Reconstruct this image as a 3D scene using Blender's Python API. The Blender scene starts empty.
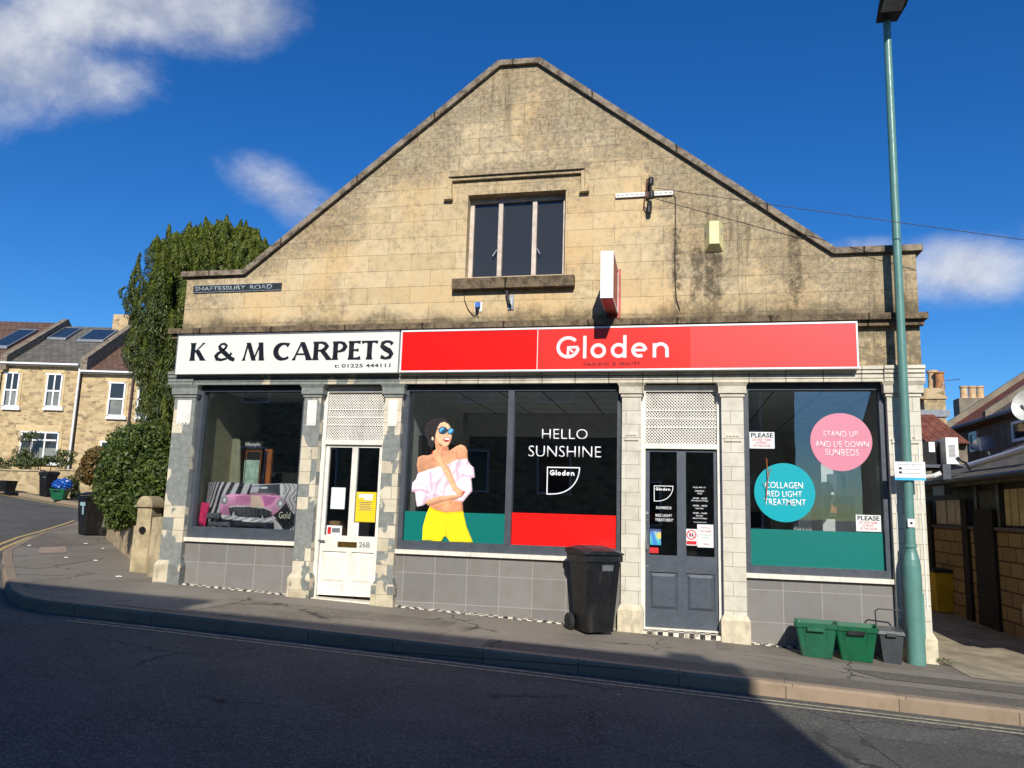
import bpy, bmesh, math, random
import numpy as np
from mathutils import Vector, Matrix
random.seed(7); RS = np.random.RandomState(7)
scene = bpy.context.scene; COL = scene.collection
rad = math.radians

# ---------------------------------------------------------------- camera
def _norm(v): return v / np.linalg.norm(v)
FPX = 770.0
_up = _norm(np.array([143, 4784, -770.0])); _x = -np.array([-3582, -17, -770.0]); _x = _norm(_x - _up * _x.dot(_up))
RC = np.array([_x, np.cross(_up, _x), _up]); CC = np.array([0, -9.6, 1.43])
def ray(px, py): return RC @ np.array([px - 512, -(py - 384), -FPX])
def F(px, py, y=0.0):            # point of the photograph on the plane y = const, in metres
    d = ray(px, py); t = (y - CC[1]) / d[1]; return CC + t * d
def FX(px, y=0.0, py=480): return F(px, py, y)[0]
def FZ(py, y=0.0, px=500): return F(px, py, y)[2]
def XP(px, py, x):
    d = ray(px, py); t = x / d[0]; return CC + t * d
cam = bpy.data.cameras.new('camera'); co = bpy.data.objects.new('camera', cam); COL.objects.link(co)
M = Matrix.Identity(4)
for i in range(3):
    for j in range(3): M[i][j] = RC[i][j]
    M[i][3] = CC[i]
co.matrix_world = M
cam.sensor_width = 36; cam.lens = FPX / 1024 * 36; cam.clip_end = 3000; cam.clip_start = .05
scene.camera = co

# ---------------------------------------------------------------- ground height
def g(x, y=0):
    xx = max(-45.0, min(60.0, x))
    return .005 - .041 * xx + .0022 * max(0, -xx - 11) ** 2

# ---------------------------------------------------------------- materials
def srgb(r, g_, b): return tuple(((c / 255.0 + .055) / 1.055) ** 2.4 if c > 10 else c / 255 / 12.92 for c in (r, g_, b)) + (1,)
class NT:
    def __init__(s, name):
        s.m = bpy.data.materials.new(name); s.m.use_nodes = True; s.t = s.m.node_tree; s.t.nodes.clear()
        s.out = s.n('ShaderNodeOutputMaterial')
    def n(s, k, **kw):
        x = s.t.nodes.new(k)
        for a, b in kw.items(): setattr(x, a, b)
        return x
    def l(s, a, b): s.t.links.new(a, b)
    def put(s, sock, v):
        if isinstance(v, bpy.types.NodeSocket): s.l(v, sock)
        else: sock.default_value = v
    def uv(s): return s.n('ShaderNodeUVMap').outputs[0]
    def pos(s): return s.n('ShaderNodeNewGeometry').outputs['Position']
    def mapv(s, v, sc=(1, 1, 1), loc=(0, 0, 0)):
        m = s.n('ShaderNodeMapping'); s.l(v, m.inputs[0]); m.inputs['Scale'].default_value = sc; m.inputs['Location'].default_value = loc; return m.outputs[0]
    def noise(s, v, scale, detail=4, rough=.55, out=0):
        x = s.n('ShaderNodeTexNoise'); s.l(v, x.inputs['Vector']); x.inputs['Scale'].default_value = scale
        x.inputs['Detail'].default_value = detail; x.inputs['Roughness'].default_value = rough; return x.outputs[out]
    def ramp(s, f, a, b, lo=0.0, hi=1.0):
        m = s.n('ShaderNodeMapRange', interpolation_type='SMOOTHSTEP'); s.l(f, m.inputs[0])
        for i, v in enumerate((a, b, lo, hi)): m.inputs[1 + i].default_value = v
        return m.outputs[0]
    def math(s, op, a, b=0.0, c=None):
        m = s.n('ShaderNodeMath', operation=op); s.put(m.inputs[0], a); s.put(m.inputs[1], b)
        if c is not None: s.put(m.inputs[2], c)
        return m.outputs[0]
    def mix(s, f, a, b, mode='MIX'):
        m = s.n('ShaderNodeMix', data_type='RGBA', blend_type=mode); s.put(m.inputs[0], f); s.put(m.inputs[6], a); s.put(m.inputs[7], b); return m.outputs[2]
    def xyz(s, v):
        x = s.n('ShaderNodeSeparateXYZ'); s.l(v, x.inputs[0]); return x.outputs
    def brick(s, v, c1, c2, mo, bw, rh, ms=.01, off=.5, bias=0.0, smooth=.1):
        b = s.n('ShaderNodeTexBrick'); s.l(v, b.inputs['Vector']); b.offset = off
        b.inputs['Color1'].default_value = c1; b.inputs['Color2'].default_value = c2; b.inputs['Mortar'].default_value = mo
        b.inputs['Scale'].default_value = 1; b.inputs['Mortar Size'].default_value = ms; b.inputs['Mortar Smooth'].default_value = smooth
        b.inputs['Bias'].default_value = bias; b.inputs['Brick Width'].default_value = bw; b.inputs['Row Height'].default_value = rh; return b
    def bump(s, h, strength=.3, dist=.01, nrm=None):
        b = s.n('ShaderNodeBump'); s.l(h, b.inputs['Height']); b.inputs['Strength'].default_value = strength; b.inputs['Distance'].default_value = dist
        if nrm is not None: s.l(nrm, b.inputs['Normal'])
        return b.outputs[0]
    def bsdf(s, col, rough=.7, metal=0.0, normal=None, spec=None, coat=0.0):
        p = s.n('ShaderNodeBsdfPrincipled'); s.put(p.inputs['Base Color'], col); s.put(p.inputs['Roughness'], rough); p.inputs['Metallic'].default_value = metal
        if normal is not None: s.l(normal, p.inputs['Normal'])
        if spec is not None: s.put(p.inputs['Specular IOR Level'], spec)
        if coat: p.inputs['Coat Weight'].default_value = coat
        s.l(p.outputs[0], s.out.inputs[0]); return p

def m_plain(name, c, rough=.55, metal=0.0, var=.10, dirt=0.0, scale=6, bump=.0, spec=None):
    t = NT(name); p = t.pos(); n = t.noise(p, scale, 5, .6)
    dk = tuple(x * (1 - var * 2.2) for x in c[:3]) + (1,); lt = tuple(min(1, x * (1 + var)) for x in c[:3]) + (1,)
    col = t.mix(t.ramp(n, .3, .7), dk, lt)
    if dirt:
        n2 = t.noise(t.mapv(p, (3, 3, 1)), 3, 6, .7)
        col = t.mix(t.ramp(n2, .5, .75, 0, dirt), col, (.10, .085, .065, 1))
    nr = t.bump(t.noise(p, scale * 12, 3), bump, .004) if bump else None
    t.bsdf(col, t.ramp(t.noise(p, scale * 3, 3), .2, .8, max(.02, rough - .08), rough + .1), metal, nr, spec); return t.m

def m_gloss(name, c, rough=.25):
    t = NT(name); n = t.noise(t.pos(), .8, 2, .4); t.bsdf(t.mix(t.ramp(n, .3, .7), tuple(x * .985 for x in c[:3]) + (1,), c), rough); return t.m
def m_ashlar(name):
    t = NT(name); uv = t.uv(); p = t.pos(); X, Y, Z = t.xyz(p)
    b = t.brick(t.mapv(uv, (1, 1, 1), (.17, .05, 0)), srgb(212, 190, 150), srgb(196, 172, 130), srgb(166, 144, 108), .62, .232, .0035, .45, 0, .6)
    col = b.outputs[0]
    # warm iron blush and bleached patches
    col = t.mix(t.ramp(t.noise(p, .9, 4, .6), .42, .68, 0, .75), col, srgb(210, 174, 120))
    col = t.mix(t.ramp(t.noise(p, 2.3, 5, .65), .55, .72, 0, .7), col, srgb(224, 206, 166))
    # pitting and lichen
    big = t.noise(p, .75, 6, .62); fine = t.noise(p, 9, 8, .75)
    f = t.math('ADD', t.math('MULTIPLY', big, .46), t.math('MULTIPLY', fine, .58))
    for (xc, zc_, rx, rz, am) in ((-4.85, 5.25, .65, .6, .13), (1.35, 4.75, .45, .6, .13), (.15, 5.7, .6, .7, .13), (.35, 4.7, .6, .7, .09), (-2.5, 7.15, .6, .5, .12), (-1.3, 6.75, .8, .5, .10), (-3.5, 6.35, .7, .6, .10), (.7, 5.35, .5, .5, .13), (-2.0, 5.95, 1.0, .16, .12), (2.3, 4.2, .5, .5, .06), (-6.6, 4.15, .5, .25, .05)):
        ex_ = t.math('ADD', t.math('POWER', t.math('ABSOLUTE', t.math('DIVIDE', t.math('SUBTRACT', X, xc), rx)), 2.0), t.math('POWER', t.math('ABSOLUTE', t.math('DIVIDE', t.math('SUBTRACT', Z, zc_), rz)), 2.0))
        f = t.math('ADD', f, t.ramp(ex_, 0, 1.2, am, 0))
    dl = t.math('SUBTRACT', t.math('ADD', t.math('MULTIPLY', X, .784), 9.38), Z); dr = t.math('SUBTRACT', t.math('ADD', t.math('MULTIPLY', X, -.78), 6.07), Z)
    dc = t.math('MAXIMUM', t.math('MINIMUM', dl, dr), t.math('SUBTRACT', 4.6, Z)); f = t.math('ADD', f, t.ramp(dc, .0, .75, .13, 0))
    high = t.ramp(Z, 4.8, 6.3, 0, .08); right = t.ramp(X, -.6, 1.2, .01, .085)
    f = t.math('ADD', t.math('ADD', f, high), right)
    gm = t.math('MULTIPLY', t.ramp(f, .49, .70, 0, .92), t.ramp(t.noise(p, 17, 8, .85), .36, .60, .30, 1)); col = t.mix(gm, col, t.mix(t.ramp(t.noise(p, 6, 6, .7), .35, .65), srgb(84, 77, 64), srgb(132, 122, 102))); col = t.mix(t.ramp(t.noise(p, 5, 9, .8), .60, .72, 0, .6), col, srgb(232, 220, 192)); col = t.mix(.10, col, srgb(190, 176, 150))
    # streaks of rain grime
    st = t.noise(t.mapv(p, (5.5, 1, .55)), 1, 6, .7)
    reg = t.math('MAXIMUM', t.ramp(X, .1, .5, 0, 1), t.ramp(Z, 6.2, 7.0, 0, .8))
    col = t.mix(t.math('MULTIPLY', t.ramp(st, .52, .66, 0, .75), reg), col, srgb(92, 82, 66))
    # runs below the alarm box
    for xc, zt, w in ((.24, 4.72, .05), (.40, 4.70, .04), (.50, 4.72, .035), (1.42, 4.9, .05), (-.0, 5.0, .03)):
        fx = t.math('ABSOLUTE', t.math('SUBTRACT', t.math('ADD', X, t.math('MULTIPLY', t.noise(p, 3, 3), .12)), xc + .06))
        mk = t.math('MULTIPLY', t.ramp(fx, w, w * 2.2, 1, 0), t.math('MULTIPLY', t.ramp(Z, zt, zt + .05, 1, 0), t.ramp(Z, 3.9, 4.2, .4, 1)))
        mk = t.math('MULTIPLY', mk, t.ramp(fine, .35, .6))
        col = t.mix(t.math('MULTIPLY', mk, .8), col, srgb(70, 62, 50))
    # algae band just over the cornice ledge
    zz = t.math('SUBTRACT', Z, t.math('MULTIPLY', t.math('ADD', t.noise(p, 2.1, 3, .6), t.math('MULTIPLY', t.noise(p, 13, 8, .8), .9)), .46))
    col = t.mix(t.math('MULTIPLY', t.ramp(zz, 3.36, 3.62, .88, 0), t.ramp(Z, 3.74, 3.82)), col, srgb(84, 76, 60)); col = t.mix(t.math('MULTIPLY', t.ramp(Z, 3.78, 3.76), t.ramp(fine, .4, .6, .2, .8)), col, srgb(110, 100, 80))
    sp = t.noise(p, 21, 7, .82); spm = t.ramp(t.noise(p, 1.4, 3, .5), .35, .7, .25, 1)
    col = t.mix(t.math('MULTIPLY', t.ramp(sp, .56, .66, 0, .75), spm), col, srgb(96, 86, 68))
    col = t.mix(t.math('MULTIPLY', t.ramp(sp, .42, .34, 0, .55), spm), col, srgb(232, 216, 178))
    wt = t.noise(t.mapv(p, (1.6, 1, .35)), 4.5, 7, .75); col = t.mix(t.math('MULTIPLY', t.ramp(wt, .54, .68, 0, .5), t.ramp(Z, 5.4, 6.6, .35, 1)), col, srgb(86, 79, 66))
    col = t.mix(t.math('MULTIPLY', b.outputs['Fac'], t.ramp(fine, .4, .6, .25, .7)), col, srgb(104, 92, 70))
    # every block a little different in tone
    q = t.n('ShaderNodeTexNoise'); t.l(t.mapv(uv, (.9, .1, 1)), q.inputs['Vector']); q.inputs['Scale'].default_value = 3
    # under the coping
    nr = t.bump(t.math('ADD', t.math('MULTIPLY', b.outputs['Fac'], -.8), t.math('MULTIPLY', t.noise(p, 26, 8, .75), .9)), .55, .010)
    t.bsdf(col, .92, 0, nr, .2); return t.m

def m_lichen(name, c=(146, 132, 114), d=(92, 82, 70), l=(178, 168, 148)):
    t = NT(name); p = t.pos(); n = t.noise(p, 7, 9, .75); n2 = t.noise(p, 30, 5, .8)
    col = t.mix(t.ramp(n, .38, .6), srgb(*d), srgb(*c)); col = t.mix(t.ramp(n2, .55, .7, 0, .8), col, srgb(*l))
    br = t.brick(t.mapv(t.uv(), (1, 1, 1)), (1, 1, 1, 1), (1, 1, 1, 1), (0, 0, 0, 1), 1.1, 50, .012, 0)
    col = t.mix(.75, col, br.outputs[0], 'MULTIPLY')
    t.bsdf(col, .95, 0, t.bump(t.math('ADD', n, n2), .6, .012), .2); return t.m

def m_tile(name, c1, c2, mo, bw, rh, ms=.006, off=.5, rough=.3, paint=None, pamt=.5, dirt=.25, loc=(0, 0, 0)):
    t = NT(name); uv = t.uv(); p = t.pos()
    b = t.brick(t.mapv(uv, (1, 1, 1), loc), c1, c2, mo, bw, rh, ms, off)
    col = b.outputs[0]; n = t.noise(p, 5, 7, .7)
    col = t.mix(t.ramp(n, .4, .75, 0, dirt), col, srgb(112, 98, 76)); r = rough
    if paint:
        nb = t.noise(t.mapv(p, (2.2, 1, 1.2), (3.1, 0, 1.7)), 1.25, 3, .5); bl = t.n('ShaderNodeTexBrick')
        q = t.n('ShaderNodeVectorMath', operation='SNAP'); t.l(t.mapv(uv, (1, 1, 1), loc), q.inputs[0]); q.inputs[1].default_value = (bw * .5, rh, 1)
        cell = t.n('ShaderNodeTexWhiteNoise'); t.l(q.outputs[0], cell.inputs[0])
        f = t.math('ADD', t.math('MULTIPLY', cell.outputs[0], .26), t.math('ADD', t.math('MULTIPLY', nb, 1.0), t.math('MULTIPLY', n, .22)))
        pm = t.ramp(f, .98 - pamt * .55, 1.0 - pamt * .55)
        pc = t.mix(t.ramp(t.noise(p, 14, 5, .7), .35, .65), tuple(x * .72 for x in paint[:3]) + (1,), paint)
        col = t.mix(pm, col, pc); r = t.ramp(pm, 0, 1, rough, .8)
    nr = t.bump(t.math('MULTIPLY', b.outputs['Fac'], -1), .5, .006)
    t.bsdf(col, r, 0, nr); return t.m

def m_asphalt(name, base, var, patch=None, seed=0, aggr=.5, joints=False):
    t = NT(name); p = t.pos(); pp = t.mapv(p, (1, 1, 1), (seed, seed * 2.3, 0))
    n = t.noise(pp, 1.1, 6, .65); nf = t.noise(pp, 90, 4, .8); v = t.n('ShaderNodeTexVoronoi'); t.l(pp, v.inputs[0]); v.inputs['Scale'].default_value = 75
    col = t.mix(t.ramp(n, .3, .7), tuple(x * (1 - var) for x in base) + (1,), tuple(x * (1 + var) for x in base) + (1,))
    col = t.mix(t.ramp(t.xyz(v.outputs['Color'])[0], .55, 1, 0, aggr), col, tuple(min(1, x * 2.3) for x in base) + (1,))
    col = t.mix(t.ramp(nf, .45, .62, .35, 0), col, (.01, .01, .01, 1))
    if patch:
        w = t.n('ShaderNodeTexWhiteNoise'); q = t.n('ShaderNodeVectorMath', operation='SNAP')
        t.l(t.mapv(pp, (1, 1, 0), (.3, .85, 0)), q.inputs[0]); q.inputs[1].default_value = (2.9, 1.55, 1); t.l(q.outputs[0], w.inputs[0])
        col = t.mix(t.ramp(w.outputs[0], .35, .37, 0, 1), col, t.mix(.8, col, patch, 'MIX'))
    ce = t.n('ShaderNodeTexVoronoi', feature='DISTANCE_TO_EDGE'); wv = t.n('ShaderNodeVectorMath', operation='MULTIPLY_ADD'); t.l(t.noise(pp, 2.5, 4, .6, 1), wv.inputs[0]); wv.inputs[1].default_value = (.5, .5, 0); t.l(pp, wv.inputs[2])
    t.l(wv.outputs[0], ce.inputs[0]); ce.inputs['Scale'].default_value = .62
    ck = t.math('MULTIPLY', t.ramp(ce.outputs['Distance'], .004, .012, 1, 0), t.ramp(t.noise(pp, .7, 3), .48, .56)); col = t.mix(t.math('MULTIPLY', ck, .75), col, (.02, .02, .018, 1))
    col = t.mix(t.ramp(t.noise(pp, .45, 4, .7), .5, .66, 0, .45), col, tuple(x * .62 for x in base) + (1,)); col = t.mix(t.ramp(t.noise(pp, 2.1, 6, .75), .56, .70, 0, .5), col, tuple(x * 1.35 for x in base) + (1,))
    sp = t.noise(pp, 3.3, 8, .8); col = t.mix(t.ramp(sp, .60, .72, 0, .35), col, (.12, .11, .095, 1))
    # small droppings and pale flecks
    vv = t.n('ShaderNodeTexVoronoi'); t.l(pp, vv.inputs[0]); vv.inputs['Scale'].default_value = 1.9
    fl = t.math('MULTIPLY', t.ramp(vv.outputs['Distance'], .02, .05, 1, 0), t.ramp(t.xyz(vv.outputs['Color'])[1], .6, .62))
    col = t.mix(t.math('MULTIPLY', fl, .7), col, (.35, .34, .31, 1))
    t.bsdf(col, .88, 0, t.bump(t.math('ADD', nf, v.outputs['Distance']), .5, .006), .25); return t.m

def m_rubble(name, c1, c2, c3, sc=(3.6, 7.6)):
    t = NT(name); uv = t.uv(); p = t.pos()
    v = t.n('ShaderNodeTexVoronoi'); t.l(t.mapv(uv, (sc[0], sc[1], 1)), v.inputs[0]); v.inputs['Scale'].default_value = 1; v.inputs['Randomness'].default_value = .75
    e = t.n('ShaderNodeTexVoronoi', feature='DISTANCE_TO_EDGE'); t.l(t.mapv(uv, (sc[0], sc[1], 1)), e.inputs[0]); e.inputs['Scale'].default_value = 1; e.inputs['Randomness'].default_value = .75
    r = t.xyz(v.outputs['Color']); col = t.mix(t.ramp(r[0], .2, .8), c1, c2); col = t.mix(t.ramp(r[1], .62, .85, 0, .6), col, c3)
    col = t.mix(t.ramp(t.noise(p, 2, 5, .7), .4, .7, 0, .5), col, c1)
    col = t.mix(t.ramp(e.outputs['Distance'], .02, .07, .7, 0), col, srgb(190, 165, 120))
    t.bsdf(col, .95, 0, t.bump(e.outputs['Distance'], .5, .03), .2); return t.m

def m_roof(name, c1, c2, bw, rh, wavy=0.0, moss=.3):
    t = NT(name); uv = t.uv(); p = t.pos()
    b = t.brick(uv, c1, c2, tuple(x * .3 for x in c1[:3]) + (1,), bw, rh, .014, .5)
    col = t.mix(t.ramp(t.noise(p, 1.6, 7, .7), .45, .7, 0, moss), b.outputs[0], srgb(120, 112, 98))
    h = t.math('MULTIPLY', b.outputs['Fac'], -1)
    u = t.xyz(uv); saw = t.math('FRACT', t.math('DIVIDE', u[1], rh)); h = t.math('SUBTRACT', h, t.math('MULTIPLY', saw, 1.2))
    if wavy: h = t.math('ADD', h, t.math('MULTIPLY', t.math('SINE', t.math('MULTIPLY', u[0], 2 * math.pi / bw)), wavy))
    t.bsdf(col, .85, 0, t.bump(h, .8, .03), .25); return t.m

def m_glass(name='window_glass', tint=(.88, .90, .90, 1), k=2.2, rough=0.0):
    t = NT(name); tr = t.n('ShaderNodeBsdfTransparent'); tr.inputs[0].default_value = tint
    gl = t.n('ShaderNodeBsdfGlossy'); gl.inputs['Roughness'].default_value = rough; gl.inputs[0].default_value = (.9, .95, 1, 1)
    fr = t.n('ShaderNodeFresnel'); fr.inputs[0].default_value = 1.5
    t.l(t.bump(t.noise(t.pos(), 1.3, 2), .05, .02), gl.inputs['Normal'])
    mx = t.n('ShaderNodeMixShader'); t.l(t.math('MINIMUM', t.math('MULTIPLY', fr.outputs[0], k), 1.0), mx.inputs[0])
    t.l(tr.outputs[0], mx.inputs[1]); t.l(gl.outputs[0], mx.inputs[2]); t.l(mx.outputs[0], t.out.inputs[0]); return t.m

def m_darkglass(name, c=(.02, .025, .03, 1)):
    t = NT(name); t.bsdf(c, .04, 0, t.bump(t.noise(t.pos(), 1.1, 2), .06, .03)); return t.m

def m_vcol(name, rough=.45):
    t = NT(name); a = t.n('ShaderNodeAttribute'); a.attribute_name = 'Col'; t.bsdf(a.outputs[0], rough); return t.m

def m_leaf(name, dark, light):
    t = NT(name); a = t.n('ShaderNodeAttribute'); a.attribute_name = 'Col'; r = t.xyz(a.outputs[0])
    col = t.mix(r[0], dark, light)
    d = t.n('ShaderNodeBsdfPrincipled'); t.l(col, d.inputs['Base Color']); d.inputs['Roughness'].default_value = .55
    tl = t.n('ShaderNodeBsdfTranslucent'); t.l(t.mix(.5, col, light), tl.inputs[0]); mx = t.n('ShaderNodeMixShader'); mx.inputs[0].default_value = .25
    t.l(d.outputs[0], mx.inputs[1]); t.l(tl.outputs[0], mx.inputs[2]); t.l(mx.outputs[0], t.out.inputs[0]); return t.m

MT = {}
MT['ashlar'] = m_ashlar('bath_stone_ashlar')
MT['lichen'] = m_lichen('weathered_coping_stone')
MT['sill_stone'] = m_lichen('weathered_sill_stone', (120, 104, 82), (74, 64, 52), (160, 144, 114))
CRM = srgb(214, 206, 182)
MT['tile_clean'] = m_tile('cream_glazed_tile', srgb(214, 208, 192), srgb(202, 196, 178), srgb(146, 140, 126), .31, .166, .003, .5, .28, None, 0, .3)
GRN = srgb(134, 138, 132)
MT['tile_paint1'] = m_tile('flaking_painted_tile', srgb(218, 208, 184), srgb(204, 192, 166), srgb(110, 104, 92), .33, .166, .003, .5, .32, GRN, .53, .35)
MT['tile_paint2'] = m_tile('half_stripped_tile', srgb(218, 208, 184), srgb(200, 188, 162), srgb(120, 112, 98), .33, .166, .003, .5, .32, GRN, .50, .35)
MT['plinth_clean'] = m_plain('cream_plinth_tile', srgb(206, 194, 166), .5, 0, .10, .6, 9)
MT['plinth_paint'] = m_tile('flaking_plinth', srgb(206, 194, 166), srgb(190, 178, 150), srgb(120, 112, 98), .3, .3, .002, .5, .5, srgb(122, 126, 120), .48, .6)
MT['moulding'] = m_tile('cream_moulding_tile', srgb(198, 190, 170), srgb(212, 206, 188), srgb(110, 102, 90), .42, 5, .006, 0, .4, None, 0, .55)
MT['moulding_paint'] = m_tile('grey_painted_moulding', srgb(204, 192, 166), srgb(196, 186, 160), srgb(80, 82, 78), .42, 5, .005, 0, .5, srgb(134, 138, 132), .80, .4)
MT['panel_white'] = m_plain('white_ornament', srgb(228, 224, 214), .5, 0, .05, .3)
MT['dado'] = m_tile('grey_dado_tile', srgb(130, 127, 123), srgb(116, 114, 112), srgb(158, 153, 147), .42, .36, .005, 0, .38, None, 0, .35, (.08, .14, 0))
MT['frame_dark'] = m_plain('anthracite_frame', srgb(70, 76, 84), .4, 0, .08, .12)
MT['reveal'] = m_plain('dark_reveal', srgb(38, 40, 43), .6, 0, .15, .2)
MT['sill_white'] = m_plain('white_tile_sill', srgb(226, 220, 204), .35, 0, .05, .45, 14)
MT['white_paint'] = m_plain('white_door_paint', srgb(226, 222, 210), .45, 0, .04, .28, 5)
MT['white_clean'] = m_plain('white_pvc', srgb(232, 232, 230), .35, 0, .03, .05)
MT['door_grey'] = m_plain('grey_door_paint', srgb(74, 81, 91), .42, 0, .06, .15)
MT['glass'] = m_glass()
MT['glass_up'] = m_darkglass('upper_window_glass', (.030, .031, .030, 1))
MT['glass_far'] = m_darkglass('house_window_glass', (.03, .035, .04, 1))
MT['brass'] = m_plain('aged_brass', srgb(150, 118, 60), .35, .9, .15)
MT['steel'] = m_plain('dull_steel', srgb(170, 172, 175), .35, .85, .08)
MT['black'] = m_plain('black_plastic', srgb(18, 19, 21), .45, 0, .15, .3, 5, .1)
MT['black_ink'] = m_plain('black_lettering', srgb(22, 24, 30), .35, 0, .03)
MT['rubber'] = m_plain('rubber', srgb(34, 34, 35), .8, 0, .1, .3)
MT['sign_white'] = m_gloss('white_sign_board', srgb(222, 221, 214), .28)
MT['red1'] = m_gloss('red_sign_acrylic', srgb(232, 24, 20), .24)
MT['red2'] = m_gloss('red_acrylic_slight_glare', srgb(236, 52, 46), .24)  # this red and the next are paler: glare painted into the acrylic
MT['red3'] = m_gloss('red_acrylic_strong_glare', srgb(236, 74, 70), .24)
MT['red_vinyl'] = m_gloss('red_vinyl', srgb(246, 20, 16), .3)
MT['teal_vinyl'] = m_gloss('teal_vinyl', srgb(12, 112, 104), .3)
MT['cyan_vinyl'] = m_gloss('turquoise_vinyl', srgb(8, 160, 172), .3)
MT['pink_vinyl'] = m_gloss('pink_vinyl', srgb(210, 132, 150), .3)
MT['white_vinyl'] = m_gloss('white_vinyl', srgb(238, 238, 240), .35)
MT['palewhite'] = m_gloss('pale_logo_vinyl', srgb(248, 214, 214), .3)
MT['yellow_paper'] = m_plain('yellow_paper', srgb(232, 196, 20), .7, 0, .03)
MT['net_curtain'] = m_plain('grey_net_curtain', srgb(120, 124, 118), .8, 0, .12, 0, 1.5)
MT['paper'] = m_plain('white_paper', srgb(222, 224, 222), .7, 0, .03)
MT['red_ink'] = m_plain('red_ink', srgb(200, 24, 34), .6, 0, .03)
MT['blue_ink'] = m_plain('blue_print', srgb(52, 110, 190), .5, 0, .2, 0, 16)
MT['grey_ink'] = m_plain('grey_print', srgb(110, 112, 116), .6, 0, .05)
MT['green_ink'] = m_plain('green_print', srgb(30, 120, 70), .6, 0, .05)
MT['vcol'] = m_vcol('printed_picture')
MT['name_plate'] = m_plain('dark_enamel', srgb(34, 42, 46), .5, 0, .2, .5, 12)
MT['worn_letter'] = m_plain('worn_white_enamel', srgb(160, 172, 176), .6, 0, .25, .5, 30)
MT['road'] = m_asphalt('road_asphalt', (.110, .106, .092), .22, None, 3, .75)
MT['pave'] = m_asphalt('pavement_tarmac', (.215, .186, .146), .22, (.24, .212, .170, 1), 8, .3)
MT['kerb'] = m_tile('kerb_stone', srgb(150, 131, 108), srgb(136, 120, 100), srgb(88, 78, 66), .92, 9, .005, 0, .9, None, 0, .5)
MT['concrete'] = m_plain('driveway_concrete', srgb(158, 146, 122), .95, 0, .16, .35, 3, .5)
MT['slab'] = m_plain('manhole_slab', srgb(160, 138, 118), .95, 0, .1, .3, 8, .3)
MT['line'] = m_plain('worn_road_paint', srgb(168, 160, 134), .85, 0, .22, .55, 22)
MT['line_y'] = m_plain('yellow_road_paint', srgb(196, 168, 104), .85, 0, .15, .4, 16)
MT['rubble'] = m_rubble('rubble_stone_wall', srgb(192, 170, 132), srgb(168, 144, 108), srgb(104, 90, 74))
MT['dressed'] = m_plain('dressed_stone', srgb(204, 180, 134), .9, 0, .08, .2, 2.5, .2)
MT['rubble_low'] = m_rubble('garden_wall_stone', srgb(184, 166, 132), srgb(150, 134, 104), srgb(100, 88, 70), (3.2, 5))
MT['pier_stone'] = m_plain('gate_pier_stone', srgb(178, 162, 128), .95, 0, .18, .75, 4, .5)
MT['roof_grey'] = m_roof('grey_concrete_tiles', srgb(112, 108, 98), srgb(92, 88, 82), .33, .30, 0, .45)
MT['roof_brown'] = m_roof('brown_roof_tiles', srgb(116, 88, 72), srgb(92, 70, 60), .30, .28, 0, .2)
MT['roof_red'] = m_roof('red_clay_pantiles', srgb(142, 84, 64), srgb(116, 66, 52), .27, .32, .9, .12)
MT['roof_slate'] = m_roof('old_stone_slates', srgb(112, 104, 92), srgb(78, 74, 68), .26, .17, 0, .5)
MT['block'] = m_tile('stone_block_wall', srgb(158, 136, 100), srgb(138, 118, 86), srgb(64, 54, 42), .46, .215, .012, .5, .95, None, 0, .4)
MT['render_grey'] = m_plain('grey_roughcast', srgb(128, 118, 102), .95, 0, .12, .3, 3, .4)
MT['pot_clay'] = m_plain('clay_pot', srgb(176, 122, 78), .85, 0, .15, .3, 8)
MT['pot_buff'] = m_plain('buff_pot', srgb(206, 172, 128), .85, 0, .12, .3, 8)
MT['lead'] = m_plain('lead_flashing', srgb(130, 136, 144), .6, .2, .12)
MT['post_green'] = m_plain('sage_green_paint', srgb(92, 136, 127), .38, 0, .05, .12, 5)
MT['lantern'] = m_plain('lantern_housing', srgb(22, 25, 34), .4, 0, .05)
MT['lens'] = m_plain('lantern_lens', srgb(150, 148, 150), .25, 0, .05)
MT['box_green'] = m_plain('green_crate_plastic', srgb(12, 92, 60), .42, 0, .08, .18, 5)
MT['box_green2'] = m_plain('scuffed_green_plastic', srgb(26, 94, 68), .5, 0, .10, .35, 8)
MT['caddy'] = m_plain('charcoal_plastic', srgb(62, 66, 70), .45, 0, .08, .2, 6)
MT['yellow_bin'] = m_plain('yellow_plastic', srgb(196, 162, 20), .5, 0, .08, .2, 4)
MT['blue_bag'] = m_plain('blue_plastic', srgb(22, 78, 160), .3, 0, .2, 0, 12, .4)
MT['alarm'] = m_plain('yellowed_plastic', srgb(216, 206, 150), .5, 0, .05, .15, 6)
MT['wire'] = m_plain('cable', srgb(38, 34, 34), .6, 0, .05)
MT['red_side'] = m_plain('rusty_red_panel', srgb(172, 76, 62), .5, 0, .15, .3, 6)
MT['int_bay'] = m_plain('cream_bay_board', srgb(170, 164, 132), .9, 0, .05, .1)
MT['int_wall'] = m_plain('interior_plaster', srgb(214, 212, 206), .9, 0, .06)
MT['int_dark'] = m_plain('interior_dark', srgb(34, 33, 34), .9, 0, .1)
MT['int_olive'] = m_plain('sunlit_wall_olive', srgb(150, 148, 122), .9, 0, .06, .1)
MT['ceiling'] = m_tile('suspended_ceiling', srgb(232, 232, 228), srgb(224, 224, 220), srgb(90, 90, 90), .6, .6, .012, 0, .9, None, 0, .1)
MT['wood'] = m_plain('orange_wood', srgb(170, 96, 44), .6, 0, .15)
MT['card'] = m_plain('cardboard', srgb(150, 116, 78), .8, 0, .1)
MT['fab_grey'] = m_plain('grey_fabric', srgb(96, 98, 106), .95, 0, .2, 0, 20, .3)
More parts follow.
